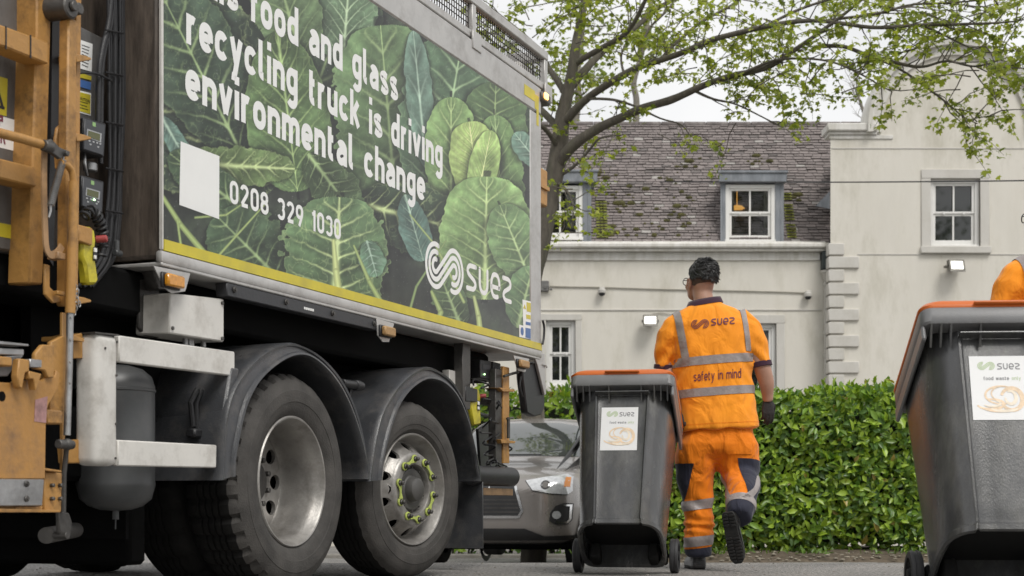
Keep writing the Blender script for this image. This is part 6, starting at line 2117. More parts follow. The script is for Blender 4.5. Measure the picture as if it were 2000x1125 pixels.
def hedge(name, x0, x1, yf, depth, z0, zt, n, lsize, label, seed, base_y=None):
    r = random.Random(seed)
    root = empty(name, ((x0 + x1) / 2, yf + depth / 2, z0))
    tag(root, label, 'hedge')
    O = Vector(root.location)
    L = []
    def surf(x, z): return yf + .12 * noise.noise(Vector((x * 1.1, z * 1.3, seed))) + .11 * noise.noise(Vector((x * 3, z * 3, seed + 5)))
    def top(x): return zt + .10 * noise.noise(Vector((x * .9, 0, seed + 2))) + .09 * noise.noise(Vector((x * 3.1, 1, seed)))
    for i in range(n):
        x = r.uniform(x0, x1); tp = top(x)
        u = r.random()
        if u < .80:
            z = z0 + (tp - z0) * (r.random() ** .92)
            lowfade = (z - z0) / (tp - z0)
            if lowfade < .05 and r.random() < .5: continue
            y = surf(x, z) + min(.45, r.expovariate(7.0)) + (.12 if lowfade < .12 else 0)
            out = Vector((r.gauss(0, .45), -1, r.gauss(.15, .4)))
        else:
            y = yf + depth * r.random(); z = tp + r.gauss(0, .03) - r.expovariate(14)
            out = Vector((r.gauss(0, .5), -.35, 1))
        d = Vector((r.gauss(0, .8), -abs(r.gauss(.35, .3)), r.gauss(.05, .65)))
        if u >= .8: d = Vector((r.gauss(0, .6), r.gauss(-.3, .4), abs(r.gauss(.7, .3))))
        v = r.random()
        if v < .42: c = Vector((.21, .30, .030))
        elif v < .75: c = Vector((.115, .195, .026))
        elif v < .985: c = Vector((.058, .115, .022))
        else: c = Vector((.26, .20, .05))
        c = c * r.uniform(1.0, 1.75)
        l = lsize * r.choice((r.uniform(.5, .9), r.uniform(.8, 1.3)))
        L.append((Vector((x, y, z)) - O, d, out, l, l * r.uniform(.36, .48), c))
    # upright shoots on top
    sh = MB()
    for i in range(int((x1 - x0) * 9)):
        x = r.uniform(x0, x1); y = yf + depth * r.uniform(.05, .7); tp = top(x); h = abs(r.gauss(.08, .07)) + .03
        lean = Vector((r.gauss(0, .25), r.gauss(-.1, .2), 1)).normalized()
        p = Vector((x, y, tp - .06))
        sh.tube([p - O, p + lean * h - O], .004, 4)
        for k in range(5):
            q = p + lean * h * (.4 + .15 * k)
            a = k * 2.4 + x
            d = Vector((math.cos(a), math.sin(a), .9 + .25 * k))
            L.append((q - O, d, Vector((-math.cos(a), -math.sin(a), 1)), lsize * r.uniform(.7, 1.0), lsize * .36, Vector((.21, .30, .035)) * r.uniform(.85, 1.2)))
    leaf_obj('leaves', L, M_LAUREL, root)
    for i in range(int((x1 - x0) * 7)):
        x = r.uniform(x0, x1); y = yf + depth * r.uniform(.2, .8)
        pts = [Vector((x, y, z0 - .05))]
        for k in range(5): pts.append(pts[-1] + Vector((r.gauss(0, .08), r.gauss(0, .06), (zt - z0) / 5.6)))
        sh.tube([p - O for p in pts], [.018, .016, .013, .010, .007, .004], 6)
    sh.build('stems', M_TWIG, root)
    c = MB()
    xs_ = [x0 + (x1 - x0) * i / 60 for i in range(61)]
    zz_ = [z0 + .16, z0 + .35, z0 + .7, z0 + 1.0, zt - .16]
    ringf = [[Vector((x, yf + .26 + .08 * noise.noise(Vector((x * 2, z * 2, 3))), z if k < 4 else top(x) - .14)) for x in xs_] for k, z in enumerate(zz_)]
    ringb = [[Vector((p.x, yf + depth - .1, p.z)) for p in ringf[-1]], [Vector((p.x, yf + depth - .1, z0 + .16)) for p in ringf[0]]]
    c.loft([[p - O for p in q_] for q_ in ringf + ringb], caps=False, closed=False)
    c.build('dark_core', M_HCORE, root, sharp=None)  # near-black core sheet behind the leaves
    return root
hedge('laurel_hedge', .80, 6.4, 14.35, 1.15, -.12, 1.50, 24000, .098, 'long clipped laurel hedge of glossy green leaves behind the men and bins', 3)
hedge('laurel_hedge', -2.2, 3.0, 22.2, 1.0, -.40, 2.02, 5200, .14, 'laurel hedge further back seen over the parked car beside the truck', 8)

# weeds at the hedge foot
wl_ = []
for i in range(520):
    cx = rnd.uniform(.4, 6.2)
    if noise.noise(Vector((cx * 1.4, 9, 0))) < -.05 and rnd.random() < .8: continue
    p = Vector((cx, KY + rnd.uniform(.25, .6), -.06))
    wl_.append((p, Vector((rnd.gauss(0, .7), rnd.gauss(-.3, .5), abs(rnd.gauss(.6, .3)))), Vector((rnd.gauss(0, .4), -.6, 1)), rnd.uniform(.04, .09), rnd.uniform(.015, .03), Vector((.11, .19, .035)) * rnd.uniform(.6, 1.3)))
tag(leaf_obj('weeds', wl_, M_LAUREL), kind='stuff')

M_BARK = mat('grey_maple_bark', (.105, .092, .075), .9, var=.35, scale=10, stretch=(2, 2, .5), bump=.7, bscale=40, grime=(.13, .135, .08), gamt=.5, gscale=3)
M_PBARK = mat('pale_bark', (.22, .20, .165), .9, var=.3, scale=8, bump=.5, bscale=30)

def limb_path(P, Y0, Y1, n=5):
    m = len(P)
    return smoothpath([at(x, y, Y0 + (Y1 - Y0) * i / (m - 1)) for i, (x, y) in enumerate(P)], n)

def maple():
    r = random.Random(21)
    Y = 19.5
    base = at(1046, 1090, Y)
    root = empty('maple_tree', (base.x, Y, gz(0, Y)))
    tag(root, 'tall maple with dark spreading limbs and fresh green leaves rising behind the truck', 'tree')
    O = Vector(root.location)
    px = F / Y
    trunkP = [(1040, 1100), (1046, 900), (1034, 700), (1040, 560), (1056, 470), (1076, 390), (1086, 325), (1096, 255), (1108, 185), (1118, 120), (1132, 50), (1150, -40), (1165, -140)]
    trunkW = [62, 56, 52, 46, 44, 42, 44, 38, 30, 24, 20, 16, 10]
    t = MB()
    def limb(P, W, Y0, Y1, n=5):
        p = limb_path(P, Y0, Y1, n)
        m = len(p)
        ws = [W[min(int(i / n), len(W) - 1)] + (W[min(int(i / n) + 1, len(W) - 1)] - W[min(int(i / n), len(W) - 1)]) * ((i % n) / n) for i in range(m)]
        q = [v + Vector((noise.noise(v * 1.3), noise.noise(v * 1.3 + Vector((9, 0, 0))), noise.noise(v * 1.3 + Vector((0, 9, 0))))) * .05 for v in p]
        t.tube([v - O for v in q], [w * .42 / px * (1 + .10 * noise.noise(v * 6)) for v, w in zip(q, ws)], 12)
        return q
    limb(trunkP, trunkW, Y, Y)
    t.build('trunk', M_BARK, root, sharp=None)
    t = MB()
    limbs = []
    LB = [ # photo path, widths, depth start and end
        ([(1086, 325), (1112, 286), (1160, 255), (1205, 232), (1260, 206), (1310, 190), (1352, 175), (1400, 160), (1440, 145), (1500, 128), (1540, 108), (1590, 78), (1640, 38), (1690, -8)], [30, 26, 22, 20, 18, 17, 15, 14, 13, 12, 11, 9, 7, 4], Y, Y - 2.2),
        ([(1100, 240), (1150, 192), (1222, 148), (1290, 118), (1350, 95), (1420, 74), (1500, 52), (1600, 46), (1700, 54), (1800, 52), (1900, 44), (1985, 36)], [24, 18, 16, 14, 13, 12, 11, 9, 8, 7, 5, 3], Y, Y - 3.0),
        ([(1600, 90), (1650, 91), (1700, 113), (1760, 128), (1800, 130), (1850, 116), (1905, 128), (1950, 118)], [9, 8, 8, 7, 6, 5, 4, 2], Y - 1.6, Y - 2.6),
        ([(1112, 172), (1160, 120), (1205, 76), (1255, 40), (1310, 0), (1370, -50)], [22, 17, 14, 12, 10, 6], Y, Y + 1.5),
        ([(1118, 130), (1180, 90), (1230, 60), (1256, 10), (1275, -60)], [16, 13, 11, 9, 6], Y, Y - 1.2),
        ([(1098, 250), (1070, 225), (1040, 200), (1000, 190), (950, 150)], [20, 16, 14, 12, 8], Y, Y + 1.0),
        ([(1092, 290), (1060, 250), (1090, 215), (1130, 180)][:2] + [(1030, 240), (990, 230)], [14, 11, 9, 6], Y, Y - 1.0),
        ([(1108, 190), (1075, 140), (1052, 100), (1090, 60), (1120, 20)][:3] + [(1010, 60), (960, 20)], [16, 14, 12, 10, 7], Y, Y + 1.2),
        ([(1352, 175), (1395, 196), (1440, 206), (1490, 228), (1520, 244)], [7, 5, 4, 3, 2], Y - 1.0, Y - 1.4),
        ([(1205, 198), (1180, 196), (1150, 195)][::-1] + [(1240, 206), (1290, 225), (1330, 240), (1352, 270)], [6, 6, 6, 5, 4, 3, 2], Y - .3, Y - .8),
        ([(1700, 113), (1760, 140), (1810, 170), (1850, 200), (1880, 225), (1910, 240)], [6, 5, 5, 4, 3, 2], Y - 1.9, Y - 2.4),
        ([(1440, 145), (1500, 120), (1560, 118), (1620, 125), (1680, 150), (1740, 180)], [7, 6, 5, 4, 4, 2], Y - 1.4, Y - 2.4),
        ([(1086, 345), (1125, 320), (1150, 290), (1168, 270), (1210, 262)], [10, 7, 6, 5, 3], Y, Y - .6),
        ([(1082, 350), (1108, 372), (1120, 400), (1118, 440)], [8, 6, 4, 2], Y, Y - .8),
        ([(1290, 118), (1320, 80), (1370, 40), (1430, 10), (1480, -30)], [9, 8, 7, 6, 4], Y - .8, Y - .4),
        ([(1500, 52), (1560, 20), (1640, -10), (1720, -40)], [7, 6, 5, 3], Y - 1.4, Y - 1.6),
        ([(1600, 46), (1680, 30), (1770, 12), (1860, 10), (1960, -5)], [6, 6, 5, 4, 2], Y - 1.8, Y - 2.6),
        ([(1240, 120), (1262, 60), (1300, 20), (1340, -30)], [7, 6, 5, 3], Y + .3, Y + .9),
        ([(1222, 148), (1216, 110), (1230, 60), (1222, 0)], [6, 5, 4, 2], Y - .5, Y - .2),
        ([(1800, 52), (1860, 75), (1910, 100), (1940, 140)], [5, 4, 3, 2], Y - 2.4, Y - 2.8),
    ]
    for P, W, a, b_ in LB:
        limbs.append((limb(P, W, a, b_), P))
    t.build('limbs', M_BARK, root, sharp=None)
    # twigs and leaves
    tw = MB(); L = []
    def spray(p, d, length, nl, size=.085, droop=.5):
        pts = [p]; dd = d.normalized()
        k = 5
        for i in range(k):
            dd = (dd + Vector((r.gauss(0, .22), r.gauss(0, .22), r.gauss(-.05 * droop, .18)))).normalized()
            pts.append(pts[-1] + dd * length / k)
        tw.tube([q - O for q in pts], [.0085, .007, .0055, .0045, .003, .002], 5, caps=False)
        for i in range(nl):
            u = .25 + .75 * (r.random() ** .7)
            j = min(int(u * k), k - 1)
            q = pts[j].lerp(pts[j + 1], u * k - j)
            off = Vector((r.gauss(0, 1), r.gauss(0, 1), r.gauss(-.1, .6))) * .055
            ld = Vector((r.gauss(0, .7), r.gauss(0, .7), -abs(r.gauss(.55, .4))))
            v = r.random()
            c = Vector((.30, .35, .055)) if v < .55 else (Vector((.40, .43, .08)) if v < .8 else Vector((.17, .22, .04)))
            s = size * r.uniform(.6, 1.25)
            L.append((q + off - O, ld, Vector((r.gauss(0, .5), r.gauss(-.3, .5), 1)), s, s * r.uniform(.8, 1.05), c * r.uniform(.62, .98)))
    dens = [.8, 1.0, 1.3, 1.0, 1.0, 1.2, 1.0, 1.2, .9, .6, 1.1, 1.1, .4, .6, 1.0, 1.2, 1.5, .8, .8, 1.2]
    for (p, P), dn in zip(limbs, dens):
        m = len(p)
        for i in range(2, m):
            f = i / m
            cnt = dn * (.08 + .62 * f)
            while r.random() < cnt:
                cnt -= 1
                t_ = (p[min(i + 1, m - 1)] - p[i - 1]).normalized()
                side = t_.cross(Vector((0, 1, 0))) * r.choice((-1, 1))
                d = t_ * r.uniform(.2, 1.0) + side * r.uniform(.1, .9) + Vector((0, r.gauss(0, .6), r.uniform(-.1, .5)))
                spray(p[i] + Vector((0, 0, 0)), d, r.uniform(.35, 1.15), int(r.uniform(12, 36)), .070)
    # fill of the upper crown
    def cloud(cx, cy, sx_, sy_, n, dY=0.0, nl=22):
        for i in range(int(n * .55)):
            px_, py_ = r.gauss(cx, sx_), r.gauss(cy, sy_)
            p = at(px_, py_, Y + dY + r.gauss(0, .9))
            spray(p, Vector((r.gauss(0, 1), r.gauss(0, .6), r.gauss(.1, .4))), r.uniform(.4, .9), int(r.uniform(.7, 1.7) * nl), .070)
    cloud(1010, 40, 55, 45, 46); cloud(1150, 10, 80, 30, 34); cloud(1300, 110, 70, 30, 14, -.6); cloud(1400, 120, 70, 30, 26, -1)
    cloud(1560, 100, 60, 35, 26, -1.5); cloud(1490, 30, 60, 25, 14, -1.2); cloud(1700, 10, 130, 20, 26, -2); cloud(1880, 130, 55, 34, 22, -2.4); cloud(1905, 30, 70, 26, 22, -2.6)
    cloud(1660, 150, 45, 25, 7, -1.8); cloud(1260, 50, 50, 30, 14); cloud(1095, 80, 40, 50, 22); cloud(1500, 160, 60, 25, 12, -1.3); cloud(1120, 300, 30, 35, 8, -.5, 12); cloud(1270, 275, 40, 12, 5, -.7, 14)
    cloud(1120, 420, 26, 26, 6, -.8, 16); cloud(1785, 90, 40, 20, 10, -2.2); cloud(1450, 240, 30, 10, 4, -1.3, 12); cloud(1895, 225, 20, 16, 5, -2.4); cloud(1060, 210, 20, 30, 8, -.3, 14)
    tw.build('twigs', M_BARK, root, clean=False, sharp=None)
    leaf_obj('crown', L, M_MAPLE, root, 'maple')
maple()

def back_tree(P, W, Y, label, twigs, seed, bark, leafy=0, grp=None):
    r = random.Random(seed)
    p = limb_path(P, Y, Y)
    root = empty('background_tree', (p[0].x, Y, p[0].z))
    tag(root, label, 'tree')
    O = Vector(root.location); px = F / Y
    t = MB(); n = len(p)
    t.tube([v - O for v in p], [(W[0] + (W[1] - W[0]) * i / (n - 1)) / 2 / px for i in range(n)], 10)
    t.build('trunk', bark, root, sharp=None)
    b = MB(); L = []
    def grow(q, d, l, w, depth):
        pts = [q]; dd = d.normalized()
        for i in range(5):
            dd = (dd + Vector((r.gauss(0, .13), r.gauss(0, .13), r.gauss(.04, .1)))).normalized()
            pts.append(pts[-1] + dd * l / 5)
        b.tube([v - O for v in pts], [w * (1 - .14 * i) for i in range(6)], 5, caps=False)
        if depth > 0:
            for k in range(3):
                i = r.choice((2, 3, 4, 5))
                grow(pts[i], dd + Vector((r.gauss(0, .6), r.gauss(0, .5), r.gauss(.15, .35))), l * r.uniform(.5, .75), w * .5, depth - 1)
        elif leafy:
            for k in range(leafy):
                q2 = pts[r.randrange(1, 6)] + Vector((r.gauss(0, .2), r.gauss(0, .2), r.gauss(0, .18)))
                s = .16 * r.uniform(.7, 1.3)
                L.append((q2 - O, Vector((r.gauss(0, 1), r.gauss(0, 1), r.gauss(-.4, .5))), Vector((r.gauss(0, .5), r.gauss(0, .5), 1)), s, s * .8, Vector((.20, .24, .075)) * r.uniform(.7, 1.3)))
    for k in range(twigs):
        i = r.randrange(int(n * .35), n)
        grow(p[i], Vector((r.gauss(0, .8), r.gauss(0, .4), r.uniform(.25, 1.0))), r.uniform(1.0, 2.0) * 40 / px * .55, W[1] / px * .32, 2)
    if b.v: b.build('branches', bark, root, sharp=None)
    if L: leaf_obj('crown', L, M_MAPLE, root, 'maple')
back_tree([(1240, 300), (1242, 240), (1243, 195), (1238, 160), (1252, 110), (1262, 60), (1275, -20)], (15, 8), 36, 'pale trunked tree behind the roof ridge, nearer the gable of the pair', 5, 5, M_PBARK, 6)
back_tree([(1118, 300), (1124, 240), (1130, 190), (1128, 140), (1136, 80), (1140, 10)], (15, 9), 37, 'pale trunked tree behind the roof ridge, close to the maple trunk', 5, 6, M_PBARK, 6)
back_tree([(1690, 330), (1690, 240), (1682, 205), (1672, 178)], (9, 4), 40, 'small bare tree with thin twigs behind the gable shoulder', 9, 13, M_PBARK, 0)

# tall trees across the road, behind the camera: they are what the window panes and the car's glass reflect
def far_tree():
    r = random.Random(77)
    root = empty('roadside_tree', (2.5, -17, 0))
    t = MB(); L = []
    t.tube(smoothpath([(0, 0, -.2), (.1, 0, 3), (-.1, .1, 7), (.2, 0, 12), (.1, .1, 16)]), [.38] * 6 + [.32] * 6 + [.22] * 6 + [.12] * 7, 12)
    for i in range(46):
        z = r.uniform(3.5, 15.5); a = r.uniform(0, 6.28); l = r.uniform(2.0, 4.2) * (1 - .35 * abs(z - 9) / 7)
        p = Vector((0, 0, z)); pts = [p]
        for k in range(5): pts.append(pts[-1] + Vector((math.cos(a) + r.gauss(0, .25), math.sin(a) + r.gauss(0, .25), .35 + r.gauss(0, .2))) * l / 5)
        t.tube(pts, [.09, .075, .06, .045, .03, .015], 6)
        for k in range(110):
            j = r.randrange(2, 6); q2 = pts[j] + Vector((r.gauss(0, .55), r.gauss(0, .55), r.gauss(0, .5)))
            s = r.uniform(.18, .34)
            L.append((q2, Vector((r.gauss(0, 1), r.gauss(0, 1), r.gauss(-.4, .5))), Vector((r.gauss(0, .6), r.gauss(0, .6), 1)), s, s, Vector((.075, .105, .028)) * r.uniform(.6, 1.4)))
    t.build('trunk', M_BARK, root, sharp=None)
    leaf_obj('crown', L, M_MAPLE, root, 'maple')
    return root
ft_ = far_tree()
tag(ft_, 'tall leafy tree across the road, seen reflected in the ground floor panes', 'tree', 'trees across the road')
for (x, y, s, rz, lb) in ((9.5, -19, 1.12, 70, 'tall leafy tree across the road, reflected in the dormer panes'), (17.5, -18, 1.15, 160, 'tall leafy tree across the road, reflected in the gable window'), (-4.5, -18, 1.0, 230, 'tall leafy tree across the road, reflected in the windscreen of the parked car')):
    c = copy_tree(ft_); c.location = (x, y, 0); c.scale = (s, s, s); c.rotation_euler = (0, 0, R(rz)); c['label'] = lb
# ------------------------------------------------------------------ people
M_SKIN = mat('skin', (.42, .235, .165), .5, var=.08, scale=12, bump=.08, bscale=180, grime=(.36, .17, .12), gamt=.3, gscale=8)
M_HAIR = mat('black_hair', (.014, .013, .013), .38, var=.4, scale=30, spec=.6)
M_STUB = mat('cropped_hair_stubble', (.085, .06, .05), .7, var=.3, scale=60, bump=.3, bscale=300)  # own brown tone of the close-cropped hair
def cloth(name, col, rough=.75, wr=.55, scale=9.0, stretch=(1, 1, .55), var=.10):
    m = mat(name, col, rough, var=var, scale=5, spec=.25)
    nt = m.node_tree; b = nt.nodes['Principled BSDF']
    tc = nd(nt, 'ShaderNodeTexCoord'); mp = nd(nt, 'ShaderNodeMapping'); mp.inputs['Scale'].default_value = stretch; mp.inputs['Rotation'].default_value = (0, R(25), 0)
    n1 = nd(nt, 'ShaderNodeTexNoise', i_Scale=scale, i_Detail=3.0, i_Roughness=.45, i_Distortion=.8)
    n2 = nd(nt, 'ShaderNodeTexNoise', i_Scale=420.0, i_Detail=1.0)
    nt.links.new(tc.outputs['Object'], mp.inputs['Vector']); nt.links.new(mp.outputs[0], n1.inputs['Vector']); nt.links.new(tc.outputs['Object'], n2.inputs['Vector'])
    b1 = nd(nt, 'ShaderNodeBump', i_Strength=wr, i_Distance=.045); b2 = nd(nt, 'ShaderNodeBump', i_Strength=.12, i_Distance=.002)
    nt.links.new(n1.outputs['Fac'], b1.inputs['Height']); nt.links.new(n2.outputs['Fac'], b2.inputs['Height'])
    nt.links.new(b1.outputs[0], b2.inputs['Normal']); nt.links.new(b2.outputs[0], b.inputs['Normal'])
    b.inputs['Sheen Weight'].default_value = .15
    return m
M_HIVIS = cloth('orange_hi_vis_cloth', (.95, .315, .018), wr=.75)
M_TROUS = cloth('orange_trouser_cloth', (.83, .215, .006), wr=.8, scale=11)
M_NAVY = cloth('navy_cloth', (.028, .030, .048), .8, wr=.6)
M_PLUM = cloth('dark_plum_trim', (.045, .018, .035), .8, wr=.1)
M_REFL = mat('reflective_tape', (.30, .265, .255), .45, var=.16, scale=18, metal=.1, bump=.3, bscale=60, spec=.5)
M_BOOT = mat('black_boot_leather', (.020, .020, .021), .4, var=.3, scale=20, bump=.25, bscale=90, grime=(.09, .08, .07), gamt=.35, gscale=12)
M_SOLE = mat('boot_sole_rubber', (.014, .0135, .013), .75, var=.3, bump=.2, grime=(.05, .045, .04), gamt=.5, gscale=15)
M_GLOVE = mat('black_knit_glove', (.022, .018, .018), .75, var=.3, scale=40, bump=.4, bscale=240)
M_INK = mat('plum_print', (.13, .020, .055), .6, var=.1)

PY0 = 9.35                                   # how far off he stands
PS = F / PY0
def q(px, py, dy=0.0):
    """local place on the walking man for a photo pixel at dy behind (+) or before (-) his middle"""
    p = at(px, py, PY0 + dy)
    return Vector((p.x - (1395 - 1000) / PS, dy, p.z))

def fuse(mb, vox, smooth=6, fac=.5, name='form'):
    """one continuous skin over overlapping forms"""
    me = mb.mesh(name, clean=True, sharp=None)
    o = bpy.data.objects.new(name, me); COL.objects.link(o)
    r = o.modifiers.new('r', 'REMESH'); r.mode = 'VOXEL'; r.voxel_size = vox; r.adaptivity = 0
    s = o.modifiers.new('s', 'SMOOTH'); s.factor = fac; s.iterations = smooth
    dg = bpy.context.evaluated_depsgraph_get()
    m2 = bpy.data.meshes.new_from_object(o.evaluated_get(dg)); m2.name = name
    bpy.data.objects.remove(o); bpy.data.meshes.remove(me)
    m2.shade_smooth()
    return m2

def ell(c, rx, ry, n=24, e=2.3, tilt=0.0):
    out = []
    for k in range(n):
        a = 2 * math.pi * k / n
        x = rx * math.copysign(abs(math.cos(a)) ** (2 / e), math.cos(a)); y = ry * math.copysign(abs(math.sin(a)) ** (2 / e), math.sin(a))
        out.append(Vector((c.x + x, c.y + y, c.z + x * tilt)))
    return out

def rings_px(rows, e=2.4):
    """rows: (photo row, left, right, dy centre, half depth, tilt)"""
    out = []
    for (py, l, r_, dy, hd, *t) in rows:
        c = q((l + r_) / 2, py, dy); s = F / (PY0 + dy)
        out.append(ell(c, (r_ - l) / 2 / s, hd, e=e, tilt=t[0] if t else 0))
    return out

def limb_rings(P, n=18, sub=4, flat=None):
    """P: list of (point, radius) joints; rings across the path"""
    pts = smoothpath([p for p, r_ in P], sub); rs = []
    for i in range(len(P) - 1):
        for k in range(sub): rs.append(P[i][1] + (P[i + 1][1] - P[i][1]) * k / sub)
    rs.append(P[-1][1])
    m = MB(); m.tube(pts, rs, n); return m

def obj_from(me, name, m_, par):
    me.materials.clear(); me.materials.append(m_)
    o = bpy.data.objects.new(name, me); COL.objects.link(o); o.parent = par
    return o

def folds(me, f):
    me.update()
    nn = [v.normal.copy() for v in me.vertices]
    for v, n in zip(me.vertices, nn):
        v.co += n * f(v.co, n)
    me.update()

def clip(me, planes, lift=.003, keep=None):
    """the part of a cloth between planes (each keeps the side its normal points to), lifted off it as its own sheet"""
    bm = bmesh.new(); bm.from_mesh(me)
    for co, no in planes:
        bmesh.ops.bisect_plane(bm, geom=bm.verts[:] + bm.edges[:] + bm.faces[:], plane_co=co, plane_no=no, clear_inner=True)
    if keep:
        bad = [f for f in bm.faces if not keep(f.calc_center_median(), f.normal)]
        bmesh.ops.delete(bm, geom=bad, context='FACES')
    bm.normal_update()
    for v in bm.verts: v.co = v.co + v.normal * lift
    mb = MB(); mb.addbm(bm)
    return mb
def between(za, zb_, k=0.0, x0=0.0, ky=0.0):
    """two planes za..zb that rise k per metre to the right"""
    n = Vector((-k, -ky, 1)).normalized()
    return [(Vector((x0, 0, za)), n), (Vector((x0, 0, zb_)), -n)]
def zpx(py, dy=0.0): return q(1395, py, dy).z
def xpx(px, dy=0.0): return q(px, 700, dy).x

def make_worker():
    root = empty('person', ((1395 - 1000) / PS, PY0, 0))
    # ---- body: one continuous form of head, neck, trunk, arms and legs
    b = MB()
    hc = q(1368, 553, .03)
    yaw = Matrix.Rotation(R(30), 4, 'Z') @ Matrix.Rotation(R(14), 4, 'X')     # looks down and to his left
    HM = Matrix.Translation(hc) @ yaw
    def hp(x, y, z): return HM @ Vector((x, y, z))
    def hb(c, r_, **k):
        bb = MB(); bb.ball((0, 0, 0), r_, 20, 14); b.add([HM @ (Vector(v) + Vector(c)) for v in bb.v], bb.f)
    hb((0, -.012, .035), (.074, .092, .088)); hb((0, .03, -.02), (.062, .068, .085)); hb((0, .045, -.075), (.045, .048, .042)); hb((0, -.03, -.01), (.068, .068, .075))
    hb((0, .102, -.022), (.013, .02, .022)); hb((0, .09, .008), (.045, .02, .016)); hb((0, .088, -.058), (.026, .016, .012)); hb((.036, .07, -.035), (.022, .025, .022)); hb((-.036, .07, -.035), (.022, .025, .022))
    b.tube([q(1376, 606, 0), q(1374, 585, .0), q(1371, 562, .015)], [.068, .062, .060], 18)
    b.loft(rings_px([(604, 1345, 1410, 0, .085), (625, 1325, 1450, 0, .11), (690, 1328, 1458, .01, .13), (770, 1330, 1462, .03, .15), (835, 1336, 1468, .02, .14), (860, 1336, 1466, .0, .12)]))
    armR = [(q(1452, 628, 0), .062), (q(1468, 665, .0), .058), (q(1486, 712, -.02), .052), (q(1491, 726, -.015), .053), (q(1497, 748, .0), .049), (q(1499, 770, .02), .037), (q(1500, 784, .03), .033)]
    b.add(*(lambda m: (m.v, m.f))(limb_rings(armR)))
    armL = [(q(1328, 630, 0), .062), (q(1306, 668, .02), .058), (q(1303, 716, .02), .050), (q(1309, 745, -.02), .044), (q(1317, 785, -.10), .036), (q(1321, 806, -.13), .033)]
    b.add(*(lambda m: (m.v, m.f))(limb_rings(armL)))
    b.add(*(lambda m: (m.v, m.f))(limb_rings([(q(1362, 850, 0), .085), (q(1363, 940, .02), .065), (q(1364, 1020, .0), .052), (q(1364, 1080, -.02), .042)])))
    b.add(*(lambda m: (m.v, m.f))(limb_rings([(q(1432, 850, 0), .085), (q(1448, 930, -.02), .065), (q(1444, 965, -.20), .055), (q(1440, 1000, -.33), .042)])))
    body = obj_from(fuse(b, .0085, 5), 'body', M_SKIN, root)
    # ears, eyes, glasses
    for s in (-1, 1):
        e = MB()
        bb = MB(); bb.ball((0, 0, 0), (.010, .021, .033), 14, 10)
        e.add([HM @ (Matrix.Rotation(R(s * 18), 3, 'Z') @ Vector(v) + Vector((s * .075, .006, -.012))) for v in bb.v], bb.f)
        bb = MB(); bb.tube([Vector((s * .084, .008 + .016 * math.cos(a), -.008 + .027 * math.sin(a))) for a in [i * .5 - .8 for i in range(9)]], .004, 6)
        e.add([HM @ Vector(v) for v in bb.v], bb.f)
        e.build('ear', M_SKIN, body, sharp=None)
        y = MB(); bb = MB(); bb.ball((s * .030, .086, -.004), .011, 12, 8); y.add([HM @ Vector(v) for v in bb.v], bb.f); y.build('eye', M_WHITE, body, sharp=None)
        y = MB(); bb = MB(); bb.ball((s * .030, .0945, -.004), .0045, 8, 6); y.add([HM @ Vector(v) for v in bb.v], bb.f); y.build('iris', M_HAIR, body, sharp=None)
    g = MB()
    for s in (-1, 1):
        g.tube([hp(s * .036 + .027 * math.cos(a), .110 - .012 * abs(math.cos(a) * .5 + s * .5), -.006 + .022 * math.sin(a)) for a in [2 * math.pi * i / 18 for i in range(18)]], .0026, 6, closed=True)
        g.tube([hp(s * .062, .100, .0), hp(s * .078, .06, .004), hp(s * .080, .0, .006), hp(s * .078, -.012, -.008)], .0026, 6)
    g.tube([hp(-.01, .112, .0), hp(.01, .112, .0)], .0024, 6)
    g.build('glasses', M_BPLAS, root, sharp=None)
    # hair: cropped sides, thick wavy top
    r = random.Random(4)
    h = MB()
    def scalp(u, v, k=1.0):      # u round, v 0 crown .. 1 ear line
        t = v * 1.62
        return Vector((.078 * k * math.sin(t) * math.cos(u), -.012 + .098 * k * math.sin(t) * math.sin(u), .035 + .094 * k * math.cos(t)))
    rr_ = []
    for j in range(11):
        row = []
        for i in range(36):
            u = 2 * math.pi * i / 36
            front = max(0, math.sin(u))
            vmax = 1.0 - .42 * front ** 2
            v = j / 10 * vmax
            k_ = 1.05 + .03 * (1 - j / 10) + (.03 if j < 8 else 0) + .07 * noise.noise(Vector((math.cos(u) * 3, math.sin(u) * 3, j * .6))) + .05 * max(0, math.sin(u + .6)) * (1 - j / 10)
            row.append(hp(*scalp(u, v, k_)))
        rr_.append(row)
    h.loft(rr_, caps=False)
    for i in range(1700):
        u = r.uniform(0, 2 * math.pi); v = r.random() ** .62 * (.97 - .42 * max(0, math.sin(u)) ** 2)
        p = scalp(u, v, 1.075 + .05 * (1 - v) + .05 * noise.noise(Vector((math.cos(u) * 2.4, math.sin(u) * 2.4, v * 4))))
        out = Vector((p.x, p.y, p.z - .03)).normalized()
        fl = Vector((noise.noise(p * 22), noise.noise(p * 22 + Vector((7, 0, 0))), noise.noise(p * 22 + Vector((0, 7, 0)))))
        sweep = Vector((.35, -.75, -.15)) + fl * 1.5 + Vector((r.gauss(0, .18), r.gauss(0, .18), r.gauss(0, .18)))
        if p.y > .02: sweep = Vector((.5, .1, .6)) + fl * 1.2
        sweep -= out * sweep.dot(out) * .92
        sweep.normalize()
        top = max(0, 1 - v * 1.2)
        l = r.uniform(.024, .040) * (.75 + .6 * top)
        lift = r.uniform(.10, .42) * (.35 + top)
        pts = [p - out * .003, p + out * l * lift * .8 + sweep * l * .3, p + out * l * lift * 1.1 + sweep * l * .75, p + out * l * lift * .7 + sweep * l * 1.2]
        h.tube([hp(*v_) for v_ in pts], [.0030, .0034, .0028, .0008], 4, caps=False)
    h.build('hair', M_HAIR, root, sharp=None)
    h = MB()
    rr_ = []
